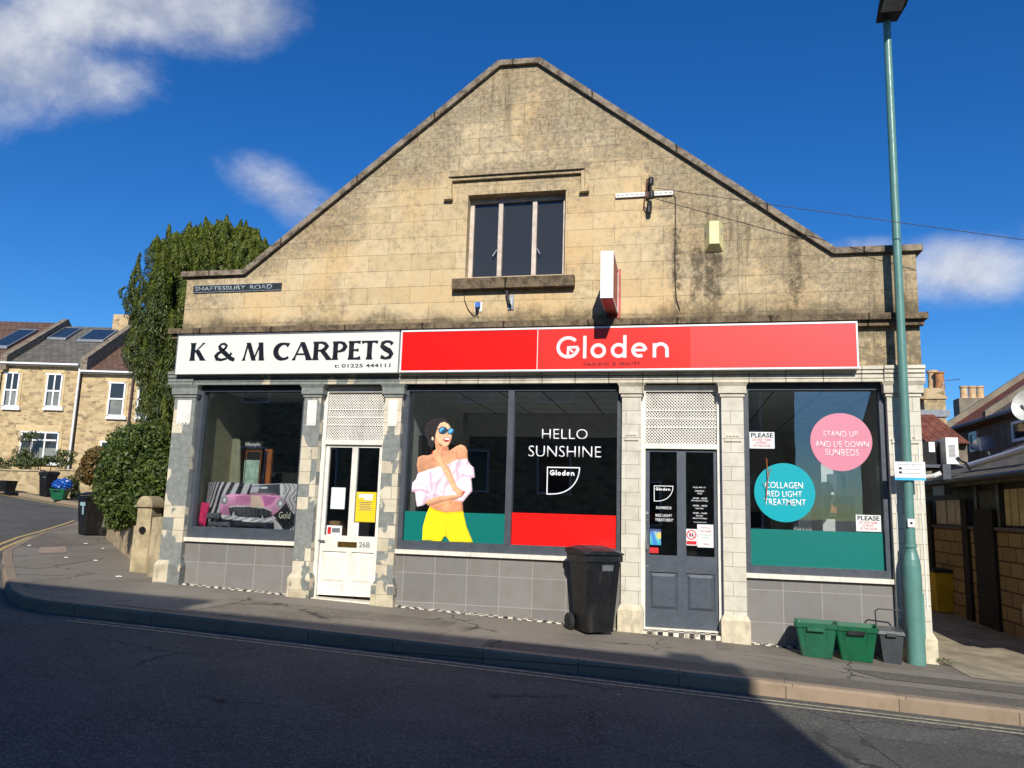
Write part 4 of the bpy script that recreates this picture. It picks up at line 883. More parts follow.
def woman(Un, Vn):
    U = 55 + Un * 345; V = 80 + (1 - Vn) * 645   # enlarged-picture coordinates
    img = np.zeros(U.shape + (3,)); keep = np.zeros(U.shape, bool)
    sk = (232, 164, 122)
    sh = .90 + .14 * np.sin(U / 34. + 1.0) * np.cos(V / 60.) 
    shs = np.clip(1.06 - .0016 * np.abs(U - 250) - .16 * (np.sin(V / 17. + U / 40.) > .8), .6, 1.1)
    fold = 1.02 - .19 * np.clip(np.sin((U * .9 + V * .35) / 6.5 + 1.3 * np.sin(V / 31.)), .2, 1) * (.5 + .5 * np.sin(U / 37. + V / 53.)) - .05 * np.clip(np.sin(V / 14. + U / 90.), 0, 1)
    fold2 = .97 + .05 * np.sin((U - 240) / 16. + V / 70.) - .10 * (np.abs(U - 262 + (V - 570) * .1) < 2.5) * (V > 600)
    def add(pts, c, s=None):
        nonlocal keep; keep |= polysh(img, U, V, pts, c, s)
    def ell(cx, cy, rx, ry, c, s=None):
        nonlocal keep; mk = ((U - cx) / rx) ** 2 + ((V - cy) / ry) ** 2 < 1; cc = np.array(c) / 255.
        img[mk] = np.clip(cc * (s[mk][:, None] if s is not None else 1), 0, 1); keep |= mk
    # hair
    add([(108, 158), (124, 132), (122, 126), (146, 105), (168, 95), (190, 90), (215, 94), (238, 108), (250, 135), (225, 118), (200, 122), (182, 150), (176, 205), (170, 240), (158, 262), (146, 240), (136, 236), (134, 212), (124, 190), (120, 168)], (34, 24, 26), .9 + .5 * (np.sin(U / 4. + V / 6. + np.sin(V / 9.)) > .86))
    # skin of shoulders, neck and chest
    add([(88, 300), (112, 288), (150, 286), (180, 262), (196, 240), (244, 240), (250, 262), (285, 238), (310, 228), (332, 238), (344, 262), (346, 312), (290, 322), (240, 345), (150, 370), (92, 382), (84, 340)], sk, sh * 1.02)
    add([(196, 240), (240, 246), (236, 262), (206, 262)], (196, 122, 88)); add([(196, 296), (246, 268), (250, 272), (200, 304)], (206, 138, 102)); add([(158, 300), (196, 318), (192, 324), (156, 308)], (206, 138, 102))
    add([(136, 300), (142, 368), (132, 374), (130, 300)], (206, 138, 102)); add([(290, 262), (298, 318), (288, 320), (284, 268)], (206, 138, 102))
    # midriff
    add([(160, 540), (260, 515), (328, 508), (334, 572), (240, 578), (158, 560)], (222, 150, 108), 1.05 - .0022 * np.abs(U - 250)); ell(266, 527, 3, 4, (150, 84, 56))
    # trousers
    add([(160, 552), (200, 568), (240, 577), (334, 568), (352, 640), (390, 724), (270, 724), (256, 704), (244, 700), (233, 724), (130, 722), (132, 650), (146, 590)], (250, 228, 14), fold2)
    add([(160, 552), (200, 568), (240, 577), (334, 568), (336, 578), (240, 587), (200, 578), (156, 563)], (226, 196, 8))
    add([(230, 724), (240, 700), (250, 698), (260, 724)], (20, 70, 70)); keep &= ~((inpoly(U, V, [(231, 726), (242, 706), (250, 704), (259, 726)])))
    # blouse
    add([(90, 385), (120, 376), (150, 364), (190, 352), (235, 342), (288, 312), (345, 306), (362, 332), (378, 345), (386, 394), (368, 402), (376, 466), (352, 494), (332, 522), (290, 516), (240, 508), (180, 500), (150, 530), (128, 548), (96, 554), (88, 520), (84, 484), (64, 472), (66, 432), (84, 412)], (242, 214, 226), fold)
    add([(64, 470), (110, 460), (160, 478), (158, 488), (110, 472), (66, 480)], (212, 172, 190)); add([(318, 380), (385, 392), (384, 400), (318, 392)], (212, 176, 194)); add([(150, 372), (160, 370), (176, 470), (166, 480)], (214, 180, 196)); add([(284, 322), (292, 318), (304, 400), (296, 420)], (214, 180, 196))
    add([(92, 380), (120, 372), (150, 360), (190, 348), (235, 338), (288, 308), (345, 302), (345, 312), (290, 322), (236, 352), (150, 376), (94, 392)], (250, 230, 238), fold)
    add([(140, 500), (190, 480), (240, 500), (200, 520), (150, 534)], (232, 200, 214), fold)
    # level forearm
    add([(136, 528), (170, 510), (210, 498), (250, 492), (290, 488), (318, 470), (334, 478), (326, 494), (300, 508), (262, 516), (216, 528), (172, 544), (150, 546)], sk, 1.04 - .006 * np.clip(V - 490 - (U - 240) * -.18, 0, 40))
    add([(318, 470), (334, 466), (340, 474), (330, 486), (322, 484)], (190, 60, 50))
    # raised forearm
    add([(212, 300), (232, 330), (256, 356), (276, 402), (296, 446), (330, 468), (326, 486), (298, 482), (276, 462), (252, 420), (230, 380), (206, 340), (186, 318), (168, 300), (160, 280), (164, 264), (180, 258), (176, 240), (188, 226), (204, 236), (214, 262)], sk, 1.08 - .0035 * np.clip(np.abs(U - 188 - (V - 270) * .55), 0, 60))
    for a_, b_ in (((166, 268), (196, 262)), ((168, 280), (200, 272)), ((172, 290), (202, 284))): add([a_, b_, (b_[0], b_[1] + 3), (a_[0], a_[1] + 3)], (190, 116, 84))
    add([(178, 232), (186, 226), (206, 240), (202, 246)], (244, 186, 146)); add([(168, 262), (160, 266), (158, 284), (164, 284)], (176, 40, 44))
    add([(174, 186), (186, 208), (200, 232), (220, 246), (214, 258), (190, 262), (176, 240), (172, 210)], (214, 148, 108))
    # face
    add([(180, 134), (200, 114), (222, 110), (242, 122), (252, 140), (258, 160), (262, 180), (258, 206), (246, 234), (232, 244), (214, 240), (196, 226), (182, 208), (174, 182)], (240, 178, 138), 1.06 - .0022 * np.clip(230 - U, 0, 70))
    add([(236, 168), (246, 182), (240, 188), (230, 186)], (222, 150, 112)); ell(161, 200, 5, 11, (250, 220, 190))
    ell(234, 205, 17, 12, (170, 30, 44)); ell(235, 203, 13, 7, (250, 244, 240)); ell(234, 210, 9, 4, (150, 30, 40))
    ell(213, 158, 23, 20, (20, 34, 56)); ell(254, 162, 17, 18, (20, 34, 56))
    b_ = .8 + .5 * np.sin((U + V) / 9.); ell(213, 158, 19, 16, (70, 150, 210), b_); ell(254, 162, 13, 15, (70, 150, 210), b_); add([(178, 146), (196, 150), (196, 154), (178, 152)], (20, 20, 26)); add([(232, 152), (240, 154), (240, 158), (232, 156)], (20, 20, 26))
    add([(120, 128), (148, 104), (190, 90), (216, 94), (238, 108), (250, 136), (238, 122), (216, 112), (196, 120), (184, 140), (178, 168), (170, 196), (160, 190), (150, 200), (136, 190), (124, 168)], (34, 23, 25), .9 + .5 * (np.sin(U / 3. + V / 5. + np.sin(U / 9.)) > .88))
    tex = 1 + .05 * np.sin(U / 11. + 2 * np.sin(V / 17.)) * np.sin(V / 13.) - .10 * np.clip((110 - U) / 60., 0, 1); img = np.clip(img * tex[..., None], 0, 1)
    return img, keep
wl, wr = F(400 + 55 / 5.12, 470, .062)[0], F(400 + 400 / 5.12, 470, .062)[0]; wt, wb = F(440, 400 + 80 / 5.12, .062)[2], F(440, 400 + 725 / 5.12, .062)[2]; wb = max(wb, z0 + .002)
def wplace(U, V): return np.stack([wl + U * (wr - wl), np.full(U.shape, .062), wb + V * (wt - wb)], -1)
wo = picture('window_poster', 170, 316, woman, wplace)
tag(wo, 'cut out picture of a laughing person in sunglasses, frilly white top and yellow trousers', 'window sticker')

# --- window display of the carpet shop
def carprint(Un, Vn):
    U = 160 + Un * 800; V = 205 + (1 - Vn) * 370; img = np.full(U.shape + (3,), .9) * np.array([.88, .86, .88])
    ph = (U - 150 - (V - 205) * -.28) ; w = 96 - .10 * (U - 160); st = np.sin((np.log(np.maximum(ph, 8)) * 21.))
    img[(st > .05) & (U < 560)] = (.14, .13, .16)
    rr = (U > 830); img[rr & (np.sin(U / 6. + 3 * np.sin(V / 23.)) > -.1)] = (.45, .44, .47); img[rr & (np.sin(U / 3.7 + V / 9.) > .6)] = (.88, .87, .88)
    def add(pts, c, s=None): polysh(img, U, V, pts, c, s)
    def ell(cx, cy, rx, ry, c): img[((U - cx) / rx) ** 2 + ((V - cy) / ry) ** 2 < 1] = np.array(c) / 255.
    add([(550, 222), (640, 212), (810, 212), (826, 300), (780, 300), (560, 292)], (60, 62, 74)); add([(560, 228), (630, 222), (620, 284), (552, 284)], (188, 186, 196)); add([(640, 228), (692, 228), (692, 244), (640, 244)], (240, 240, 244)); add([(580, 272), (780, 286), (778, 298), (580, 292)], (150, 110, 130))
    add([(800, 212), (826, 212), (838, 312), (812, 306)], (226, 226, 230))
    add([(310, 340), (330, 318), (380, 300), (500, 290), (650, 290), (790, 302), (846, 330), (880, 372), (884, 420), (850, 440), (800, 462), (740, 470), (520, 472), (420, 474), (380, 500), (312, 484), (300, 430)], (214, 142, 184), 1.0 + .12 * np.sin(U / 60. + V / 40.))
    add([(560, 296), (640, 300), (672, 350), (690, 400), (560, 392), (574, 344)], (226, 196, 176)); add([(662, 300), (780, 316), (750, 372), (700, 388)], (184, 96, 154)); add([(430, 312), (560, 306), (556, 356), (436, 372)], (200, 122, 166))
    add([(384, 404), (440, 396), (560, 392), (700, 404), (752, 428), (764, 470), (700, 484), (560, 480), (400, 470)], (30, 30, 36)); 
    gr = inpoly(U, V, [(400, 410), (560, 402), (700, 412), (746, 434), (750, 466), (560, 472), (410, 464)]) & (np.sin(U / 3.2) > .35); img[gr] = (.42, .42, .46)
    add([(384, 400), (440, 390), (560, 386), (700, 398), (756, 420), (752, 430), (700, 408), (560, 397), (440, 402), (386, 412)], (214, 206, 200))
    for (a_, b_) in ((340, 354), (820, 366)): ell(a_, b_, 34, 38, (196, 186, 196)); ell(a_, b_, 26, 30, (96, 96, 104)); ell(a_, b_, 19, 22, (214, 214, 216)); ell(a_ - 3, b_ - 5, 8, 10, (246, 246, 246))
    add([(304, 470), (380, 474), (420, 470), (560, 486), (700, 494), (764, 486), (772, 512), (700, 524), (560, 520), (440, 506), (400, 506), (310, 506)], (204, 204, 212), 1.0 + .3 * np.sin(U / 14. + V / 5.)); ell(430, 476, 10, 34, (226, 226, 230)); ell(678, 490, 8, 30, (210, 210, 214)); ell(330, 484, 18, 16, (236, 232, 226)); ell(540, 510, 34, 14, (240, 240, 242))
    add([(310, 508), (400, 508), (560, 524), (700, 526), (780, 516), (780, 580), (310, 580)], (38, 40, 54))
    return np.clip(img, 0, 1), np.ones(U.shape, bool)
def DU(zx, zy, y): return F(185 + zx * 120 / 1024., 460 + zy * 120 / 1024., y)
a = DU(150, 572, .30); b = DU(965, 208, .30)
def cplace(U, V):
    x = a[0] + U * (b[0] - a[0]); z = a[2] + V * (b[2] - a[2]); bul = .05 * np.sin(np.pi * U) ** .5 * np.sin(np.pi * np.clip(V * .9 + .05, 0, 1)) + .012 * np.sin(U * 17 + V * 6); return np.stack([x, .33 + .0 * V - bul, z + .010 * np.sin(U * 9) * V], -1)
tw = picture('printed_throw', 180, 84, carprint, cplace); tag(tw, 'throw printed with an old pink car on black and white stripes', 'throw')
def cushion(name, mat, c, sx, sy, sz, label, rot=0, cat='cushion', tilt=0):
    me = bpy.data.meshes.new(name); bm = bmesh.new(); bmesh.ops.create_grid(bm, x_segments=14, y_segments=14, size=1)
    bm2 = bmesh.new()
    vs = {}
    for s_ in (1, -1):
        for f in bm.faces:
            q = []
            for v in f.verts:
                x, yy = v.co.x, v.co.y; h = (1 - abs(x) ** 3) * (1 - abs(yy) ** 3); e_ = 1 - .10 * (1 - abs(x) ** 2) * abs(yy) ** 3 - .10 * (1 - abs(yy) ** 2) * abs(x) ** 3
                k_ = (round(x, 4), round(yy, 4), s_ if h > .002 else 0)
                if k_ not in vs: vs[k_] = bm2.verts.new((x * e_ * sx, s_ * h ** .6 * sy + .012 * math.sin(9 * x + 4 * yy) * h, yy * e_ * sz))
                q.append(vs[k_])
            bm2.faces.new(q)
    bm2.to_mesh(me); bm.free(); bm2.free(); me.materials.append(MT[mat])
    for f in me.polygons: f.use_smooth = True
    o = bpy.data.objects.new(name, me); COL.objects.link(o); o.location = c; o.rotation_euler = (tilt, rot, 0); return tag(o, label, cat)
dc = DU(850, 475, .2); dc2 = dc
r_ = (DU(945, 475, .2)[0] - DU(758, 475, .2)[0]) / 2 / math.sqrt(2) * 1.06
Cd = thing('lettered_cushion', (dc[0], .2, dc[2] - .13), 'black diamond shaped cushion lettered Gold leaning on the printed throw', 'cushion')
cu_ = cushion('cushion_body', 'fab_black', (0, 0, .13), r_, .035, r_, None, rad(45)); cu_.parent = Cd
a = DU(800, 498, .155); b = DU(902, 445, .155); text_mb([('Gold', a[0], b[0], a[2], b[2])], .150, .003, .0).build('lettering', 'gold_ink', Cd)
if 'category' in cu_: del cu_['category']
p = DU(240, 475, .2); cushion('folded_fabric', 'fab_grey', (p[0], .2, p[2]), .10, .05, .045, 'grey folded fabric below the striped end of the throw', 0, 'fabric')
p = DU(300, 548, .2); cushion('folded_fabric', 'fab_grey', (p[0], .17, p[2]), .18, .05, .035, 'flat grey folded fabric at the very foot of the carpet shop window', 0, 'fabric')
p = DU(560, 552, .2); cushion('folded_fabric', 'fab_navy', (p[0], .19, p[2]), .28, .06, .04, 'dark folded fabric under the printed car bumper', 0, 'fabric')
p = DU(150, 460, .2); cushion('crumpled_fabric', 'fab_pink', (p[0] + .0, .22, p[2]), .065, .05, .17, 'bright pink crumpled fabric in the corner of the carpet shop window', rad(6), 'fabric')
# sunlit wall shape, framed picture and timber post behind the display
yb = .95
single(MB().prism([(F(193, 405, yb)[0], yb, F(193, 405, yb)[2]), (F(205, 404, yb)[0], yb, F(205, 404, yb)[2]), (F(240, 440, yb)[0], yb, F(240, 440, yb)[2]), (F(243, 530, yb)[0], yb, .3), (F(193, 530, yb)[0], yb, .3)], (0, .03, 0)), 'sunlit_wall_shape', 'int_olive', 'olive board with a sloping top behind the carpet shop glass', 'display board')  # sunlit bay wall and the window head's shadow edge, put into an olive shape
yb = .85; a = F(242.5, 500, yb); b = F(262.5, 441, yb)
Dp = thing('display_stand', ((a[0] + b[0]) / 2, yb, .25), 'black display stand headed lifestyle with a pale green picture in the carpet shop window', 'display stand')
m = MB(); m.box(a[0], b[0], yb, yb + .04, .26, b[2]); m.build('stand', 'int_dark', Dp)
m = MB(); z1_ = F(252, 451.5, yb)[2]; m.box(a[0] - .004, b[0] + .004, yb - .006, yb - .001, z1_, z1_ + .012); m.box(a[0] - .004, a[0] + .006, yb - .006, yb - .001, .5, z1_); m.box(b[0] - .006, b[0] + .004, yb - .006, yb - .001, .5, z1_); m.build('frame', 'wood', Dp)
m = MB(); m.box(F(244, 470, yb)[0], F(259, 470, yb)[0], yb - .006, yb - .001, F(250, 500, yb)[2], F(250, 460, yb)[2]); m.build('picture', m_plain('pale_green_print', srgb(176, 206, 190), .6, 0, .15, 0, 14), Dp)
text_mb([('lifestyle', F(245.5, 445, yb)[0], F(260.5, 445, yb)[0], F(252, 447.5, yb)[2], F(252, 442.3, yb)[2])], yb - .004, .003, .01).build('heading', 'white_vinyl', Dp)
yb = 1.1; single(MB().box(F(263.5, 470, yb)[0], F(270.5, 470, yb)[0], yb, yb + .05, .25, F(268, 449, yb)[2]), 'timber_post', 'wood', 'orange timber post beside the display stand in the carpet shop', 'post', bevel=.004)
# cardboard box behind the white door
yb = .3; q = F(333, 530, yb); single(MB().box(q[0] - .1, q[0] + .09, yb, yb + .25, .25, F(333, 521, yb)[2]), 'cardboard_box', 'card', 'brown cardboard box just behind the left pane of the white door', 'box', bevel=.004)
# salon interior: white partition, phone kiosk, curtain
yb = 1.3; q0 = F(822, 500, yb)[0]; q1 = F(850, 500, yb)[0]
Pt = thing('reception_panel', ((q0 + q1) / 2, yb, .25), 'white panel with a dark framed picture behind the right window', 'panel')
m = MB(); m.box(q0, q1, yb, yb + .05, .26, F(836, 462, yb)[2]); m.build('panel', 'white_clean', Pt)
m = MB(); m.box(F(824, 500, yb)[0], F(854, 500, yb)[0], yb - .05, yb - .002, F(838, 517, yb)[2], F(838, 495, yb)[2]); m.build('picture_frame', 'reveal', Pt)
m = MB(); m.box(F(828.5, 500, yb)[0], F(848, 500, yb)[0], yb - .056, yb - .051, F(838, 513, yb)[2], F(838, 504, yb)[2]); m.build('picture', 'wood', Pt)
yb = 1.1; Ph = thing('wall_telephone', (F(832, 490, yb)[0], yb, F(832, 500, yb)[2]), 'dark curved telephone against the white panel in the right window', 'telephone')
c_ = F(835, 482, yb); m = MB(); m.box(c_[0] - .09, c_[0] + .02, yb, yb + .05, c_[2] - .13, c_[2] + .10); m.build('body', 'frame_dark', Ph, bevel=.012)
m = MB(); pts = [(c_[0] + .03 + .07 * math.cos(t), yb - .03, c_[2] - .02 + .17 * math.sin(t)) for t in [rad(-80 + 160 * i / 12) for i in range(13)]]; m.tube(pts, .025, 10); m.build('handset', 'black', Ph)
m = MB(); n = 26; q0 = F(793, 500, 1.2)[0]; q1 = F(811, 500, 1.2)[0]
for k in range(n):
    xa = q0 + (q1 - q0) * k / n; xb = q0 + (q1 - q0) * (k + 1) / n; ya = 1.2 + .025 * math.sin(k * 1.3); yb2 = 1.2 + .025 * math.sin((k + 1) * 1.3)
    m.prism([(xa, ya, .3), (xb, yb2, .3), (xb, yb2, F(800, 480, 1.2)[2]), (xa, ya, F(800, 480, 1.2)[2])], (0, .01, 0))
single(m, 'curtain', 'paper', 'pale hanging curtain seen beside the turquoise sticker', 'curtain')
single(MB().box(F(749, 560, .5)[0], F(775, 560, .5)[0], .9, 1.3, .25, F(760, 512, .9)[2]), 'low_cabinet', 'int_dark', 'dark low cabinet inside the left of the right window', 'cabinet', bevel=.01)
yb = .5; tw_ = thing('dried_twig', (F(765, 500, yb)[0], .03, F(765, 505, yb)[2]), 'thin brown dried twig before the turquoise sticker', 'twig')
m = MB(); m.tube([tuple(F(766, 500, .03)), tuple(F(768, 478, .03)), tuple(F(766.5, 458, .03))], .005, 6); m.tube([tuple(F(768, 478, .03)), tuple(F(771, 467, .03))], .004, 6); m.tube([tuple(F(767, 490, .03)), tuple(F(763, 482, .03))], .003, 6); m.build('stem', 'wood', tw_)

# ================================================================ GROUND
m = MB()
def grid(mb, xs, ys, dz):
    V = [[mb.bm.verts.new((x, y, g(x, y) + dz)) for y in ys] for x in xs]
    for i in range(len(xs) - 1):
        for j in range(len(ys) - 1): mb.bm.faces.new((V[i][j], V[i + 1][j], V[i + 1][j + 1], V[i][j + 1]))
xs_ = [-900, -300, -120, -60] + list(range(-45, -10, 2)) + [-8, 0, 10, 30, 60, 150, 400, 900]
grid(m, xs_, [-900, -200, -60, -20, -5, 5, 20, 60, 200, 900], -.12); structure(m, 'road', 'road')
kerb = [(60, -2.13), (30, -2.12), (15, -2.12), (6, -2.12), (2, -2.12), (-1, -2.12), (-3.5, -2.13), (-5.3, -2.15), (-6.2, -2.18), (-6.75, -2.2), (-7.15, -2.08), (-7.6, -1.78), (-8.45, -1.02), (-10.07, .53), (-11.25, 1.72), (-12.43, 3.26), (-13.69, 5.05), (-14.8, 6.9), (-16.1, 9.0), (-17.0, 10.4)]
back = [(60, 40), (30, 40), (15, 40), (6, 40), (2, 40), (-1, 14), (-3.5, 14), (-5.3, 13.8), (-6, 13.6), (-6.6, 13.4), (-7.2, 13.2), (-7.8, 13.0), (-8.6, 12.9), (-9.5, 12.8), (-10.5, 12.6), (-11.5, 12.5), (-12.7, 12.3), (-13.8, 12.1), (-15, 11.8), (-16.2, 11.4)]
def offs(pl, d):
    out = []
    for i in range(len(pl)):
        a = Vector(pl[max(0, i - 1)]); b = Vector(pl[min(len(pl) - 1, i + 1)]); t = (b - a).normalized(); out.append((pl[i][0] + t.y * d, pl[i][1] - t.x * d))
    return out
def dens(pl, step=.5):
    out = [pl[0]]
    for a, b in zip(pl[:-1], pl[1:]):
        n = max(1, min(60, int(math.dist(a, b) / step)))
        out += [(a[0] + (b[0] - a[0]) * k / n, a[1] + (b[1] - a[1]) * k / n) for k in range(1, n + 1)]
    return out
kin = offs(kerb, .13)
if kin[5][1] < kerb[5][1]: kin = offs(kerb, -.13); SG = -1
else: SG = 1
m = MB(); N_ = 12
rows = []
for (a, b) in zip(kin, back): rows.append([m.bm.verts.new((a[0] + (b[0] - a[0]) * k / N_, a[1] + (b[1] - a[1]) * k / N_, g(a[0] + (b[0] - a[0]) * k / N_))) for k in range(N_ + 1)])
for i in range(len(rows) - 1):
    for j in range(N_): m.bm.faces.new((rows[i][j], rows[i + 1][j], rows[i + 1][j + 1], rows[i][j + 1]))
structure(m, 'pavement', 'pave')
# kerb: every stone's length drawn by the material; a real step
def kerbmesh(line, name, w=.13, mat='kerb', top=.006, sg=None):
    sg = SG if sg is None else sg; L_ = dens(line); I_ = offs(L_, w * sg); mb = MB(); sec = []
    acc = 0; uvs = []
    for i, ((ox, oy), (ix, iy)) in enumerate(zip(L_, I_)):
        if i: acc += math.dist(L_[i], L_[i - 1])
        z = g(ox); o2 = (ox + (ix - ox) * .12, oy + (iy - oy) * .12)
        sec.append([mb.bm.verts.new(q) for q in ((ox, oy, z - .15), (ox, oy, z - .018), (o2[0], o2[1], z + top), (ix, iy, g(ix) + top), (ix, iy, g(ix) - .05))]); uvs.append(acc)
    for i in range(len(sec) - 1):
        for j in range(4): mb.bm.faces.new((sec[i][j], sec[i + 1][j], sec[i + 1][j + 1], sec[i][j + 1]))
    return structure(mb, name, mat)
kerbmesh(kerb, 'kerb')
# far pavement
farl = [(-60, 22.5), (-40, 18.6), (-30, 16.7), (-25.6, 15.9), (-21.3, 15.1), (-15, 13.9), (-8, 12.6)]
m = MB(); rows = [[m.bm.verts.new((x + .0, y + k * 6 + .13, g(x))) for k in range(9)] for x, y in dens(farl, 3)]
for i in range(len(rows) - 1):
    for j in range(8): m.bm.faces.new((rows[i][j], rows[i + 1][j], rows[i + 1][j + 1], rows[i][j + 1]))
structure(m, 'far_pavement', 'pave'); kerbmesh(farl, 'far_kerb', .13, 'kerb', .006, -1)
# painted lines
def line(path, d, w, mat, name):
    L_ = dens(path, .6); A_ = offs(L_, -SG * (d - w / 2)); B_ = offs(L_, -SG * (d + w / 2)); mb = MB()
    a = [mb.bm.verts.new((x, y, g(x) - .12 + .004)) for x, y in A_]; b = [mb.bm.verts.new((x, y, g(x) - .12 + .004)) for x, y in B_]
    for i in range(len(a) - 1): mb.bm.faces.new((a[i], a[i + 1], b[i + 1], b[i]))
    return structure(mb, name, mat)
main = kerb[:11]; side = kerb[11:]
line(kerb[:9] + [(-6.9, -2.3), (-8.5, -2.4)][:0], .17, .05, 'line', 'road_line'); line(kerb[:9], .29, .05, 'line', 'road_line')
line(side, .22, .075, 'line_y', 'road_line'); line(side, .40, .075, 'line_y', 'road_line')
far2 = [(x, y - .0) for x, y in farl]
def line2(path, d, w, mat):
    mb = MB(); L_ = dens(path, 1)
    a = [mb.bm.verts.new((x, y - d, g(x) - .116)) for x, y in L_]; b = [mb.bm.verts.new((x, y - d - w, g(x) - .116)) for x, y in L_]
    for i in range(len(a) - 1): mb.bm.faces.new((a[i], a[i + 1], b[i + 1], b[i]))
    structure(mb, 'road_line', mat)
line2(farl, .25, .12, 'line_y'); line2(farl, .55, .12, 'line_y')
# driveway and slabs
m = MB()
rows = [[m.bm.verts.new((x, y, g(x) + .005 + (.0 if y < 2 else -.0))) for y in (-.75 + (x - 2.8) * -.06, 2, 6, 12, 20)] for x in (2.86, 3.5, 4.2, 4.9, 8)]
for i in range(4):
    for j in range(4): m.bm.faces.new((rows[i][j], rows[i + 1][j], rows[i + 1][j + 1], rows[i][j + 1]))
structure(m, 'driveway', 'concrete')
def slab(pts, mat, name, dz=.004): mb = MB(); mb.face([(x, y, g(x) + dz) for x, y in pts]); return structure(mb, name, mat)
def GP(px, py, dz=0.0):
    d = ray(px, py); lo, hi = .5 / 770, 60 / 770.
    for _ in range(50):
        mm = (lo + hi) / 2; p = CC + d * mm
        if p[2] > g(p[0]) + dz: lo = mm
        else: hi = mm
    return CC + d * lo
pt = [tuple(GP(*q)[:2]) for q in ((38, 553.5), (67, 552.5), (66, 546.5), (40, 547.5))]; slab(pt, 'slab', 'manhole_slab')
# patched reinstatements in the pavement
mp1 = m_asphalt('pavement_patch_light', (.26, .228, .178), .12, None, 5, .3); mp2 = m_asphalt('pavement_patch_dark', (.165, .145, .116), .15, None, 15, .3)
slab([(-6.1, -1.98), (-5.2, -1.98), (-5.15, -.9), (-6.0, -.85)], mp1, 'pavement_patch'); slab([(-3.6, -1.98), (-2.4, -1.98), (-2.4, -1.2), (-3.6, -1.25)], mp1, 'pavement_patch')
slab([(-1.9, -1.99), (3.4, -1.99), (3.4, -1.62), (-1.9, -1.55)], mp2, 'pavement_patch'); slab([(1.6, -.98), (9, -.98), (9, -1.30), (1.9, -1.36)], mp2, 'pavement_patch', .005)
slab([(-9.6, -.1), (-8.9, .0), (-9.4, 1.9), (-10.1, 1.8)], mp1, 'pavement_patch')
mr = m_asphalt('road_patch', (.095, .091, .078), .15, None, 25, .4); m = MB(); m.face([(x, y, g(x) - .116) for x, y in ((1.3, -3.1), (9, -2.95), (9, -4.6), (1.6, -4.9))]); structure(m, 'road_patch', mr)
# litter flecks
for k, (px, py) in enumerate([(30, 546), (86, 544), (104, 549), (96, 561), (66, 558), (118, 577), (172, 548)][:6]):
    p = GP(px, py); mb = MB(); q = .03; mb.prism([(p[0] + random.uniform(-q, q) + q * math.cos(t), p[1] + q * math.sin(t), g(p[0]) + .007) for t in (0, 1.6, 3.1, 4.6)], (0, 0, .01)); single(mb, 'litter', 'paper', 'small pale scrap of litter lying on the corner pavement', 'litter', 'litter on the corner pavement')

# ================================================================ PEOPLE-FREE STREET: houses across the road (behind the camera)
def opposite(x0, x1, y1, h, label, roofmat='roof_brown', ridge=None, depth=8, chim=()):
    z0 = g((x0 + x1) / 2) - 1; o = thing('terraced_house', ((x0 + x1) / 2, y1 - depth / 2, z0), label, 'house', 'houses across the road')
    m = MB(); m.box(x0, x1, y1 - depth, y1, z0, h); m.build('wall', 'rubble', o)
    if ridge: m = MB(); m.prism([(x0, y1 + .3, h - .1), (x0, y1 - depth / 2, ridge), (x0, y1 - depth - .3, h - .1)], (x1 - x0, 0, 0)); m.build('roof', roofmat, o)
    else: m = MB(); m.box(x0 - .05, x1 + .05, y1 - depth - .05, y1 + .05, h, h + .12); m.build('coping', 'lichen', o)
    n = max(1, int((x1 - x0) / 2.6)); w = (x1 - x0) / n
    for k in range(n):
        cx = x0 + w * (k + .5)
        for zz in (z0 + 2.0, z0 + 4.9):
            if zz + 1.4 > h: continue
            f = MB(); f.box(cx - .55, cx + .55, y1 - .02, y1 + .05, zz, zz + .07); f.box(cx - .55, cx + .55, y1 - .02, y1 + .05, zz + 1.33, zz + 1.4); f.box(cx - .55, cx - .48, y1 - .02, y1 + .05, zz + .07, zz + 1.33); f.box(cx + .48, cx + .55, y1 - .02, y1 + .05, zz + .07, zz + 1.33); w_ = f.build('window', 'white_clean', o)
            q = MB(); q.box(cx - .48, cx + .48, y1 - .01, y1 + .015, zz + .07, zz + 1.33); q.build('pane', 'glass_far', w_)
    for (cx, cy, ch) in chim: m = MB(); m.box(cx - .18, cx + .18, cy - .3, cy + .3, h - .5, ch); c = m.build('chimney', 'rubble', o)
    return o


# ================================================================ STREET FURNITURE
# lamp post
ly = -.245; lx = F(910.5, 540, ly)[0]; lz = g(lx)
L_ = thing('street_lamp', (lx, ly, lz), 'tall sage green lamp post with a thick base and dark lantern at the shop corner', 'street lamp')
h1 = F(912, 553, ly)[2]; 
m = MB(); m.lathe((lx, ly, lz - .02), [(.092, 0), (.090, h1 - lz - .12), (.082, h1 - lz - .05), (.062, h1 - lz + .03), (.058, h1 - lz + .06)], 28); m.build('base', 'post_green', L_, smooth=False)
m = MB(); zt = F(886, 20, ly)[2]; m.cyl((lx, ly, h1 + .03), (lx + .035, ly, zt + .15), .050, .043, 24, False); m.build('shaft', 'post_green', L_, smooth=True)
m = MB(); m.obox((lx + .055, ly - .082, (lz + h1) / 2 + .02), (.05, 0, 0), (0, .012, 0), (0, 0, .48)); 
m = MB(); m.box(lx + .046, lx + .087, ly - .066, ly - .02, lz + .28, h1 - .42); m.build('access_door', 'post_green', L_, bevel=.006)
m = MB(); m.cyl((lx + .018, ly, F(896, 240, ly)[2]), (lx + .018, ly, F(896, 240, ly)[2] + .012), .0485, .0485, 24); m.cyl((lx, ly, h1 + .06), (lx, ly, h1 + .10), .062, .060, 24); m.build('collar', 'post_green', L_)
hz_ = zt - .02; lx0 = lx; lx = lx + .035
m = MB(); c = Vector((lx, ly, hz_))
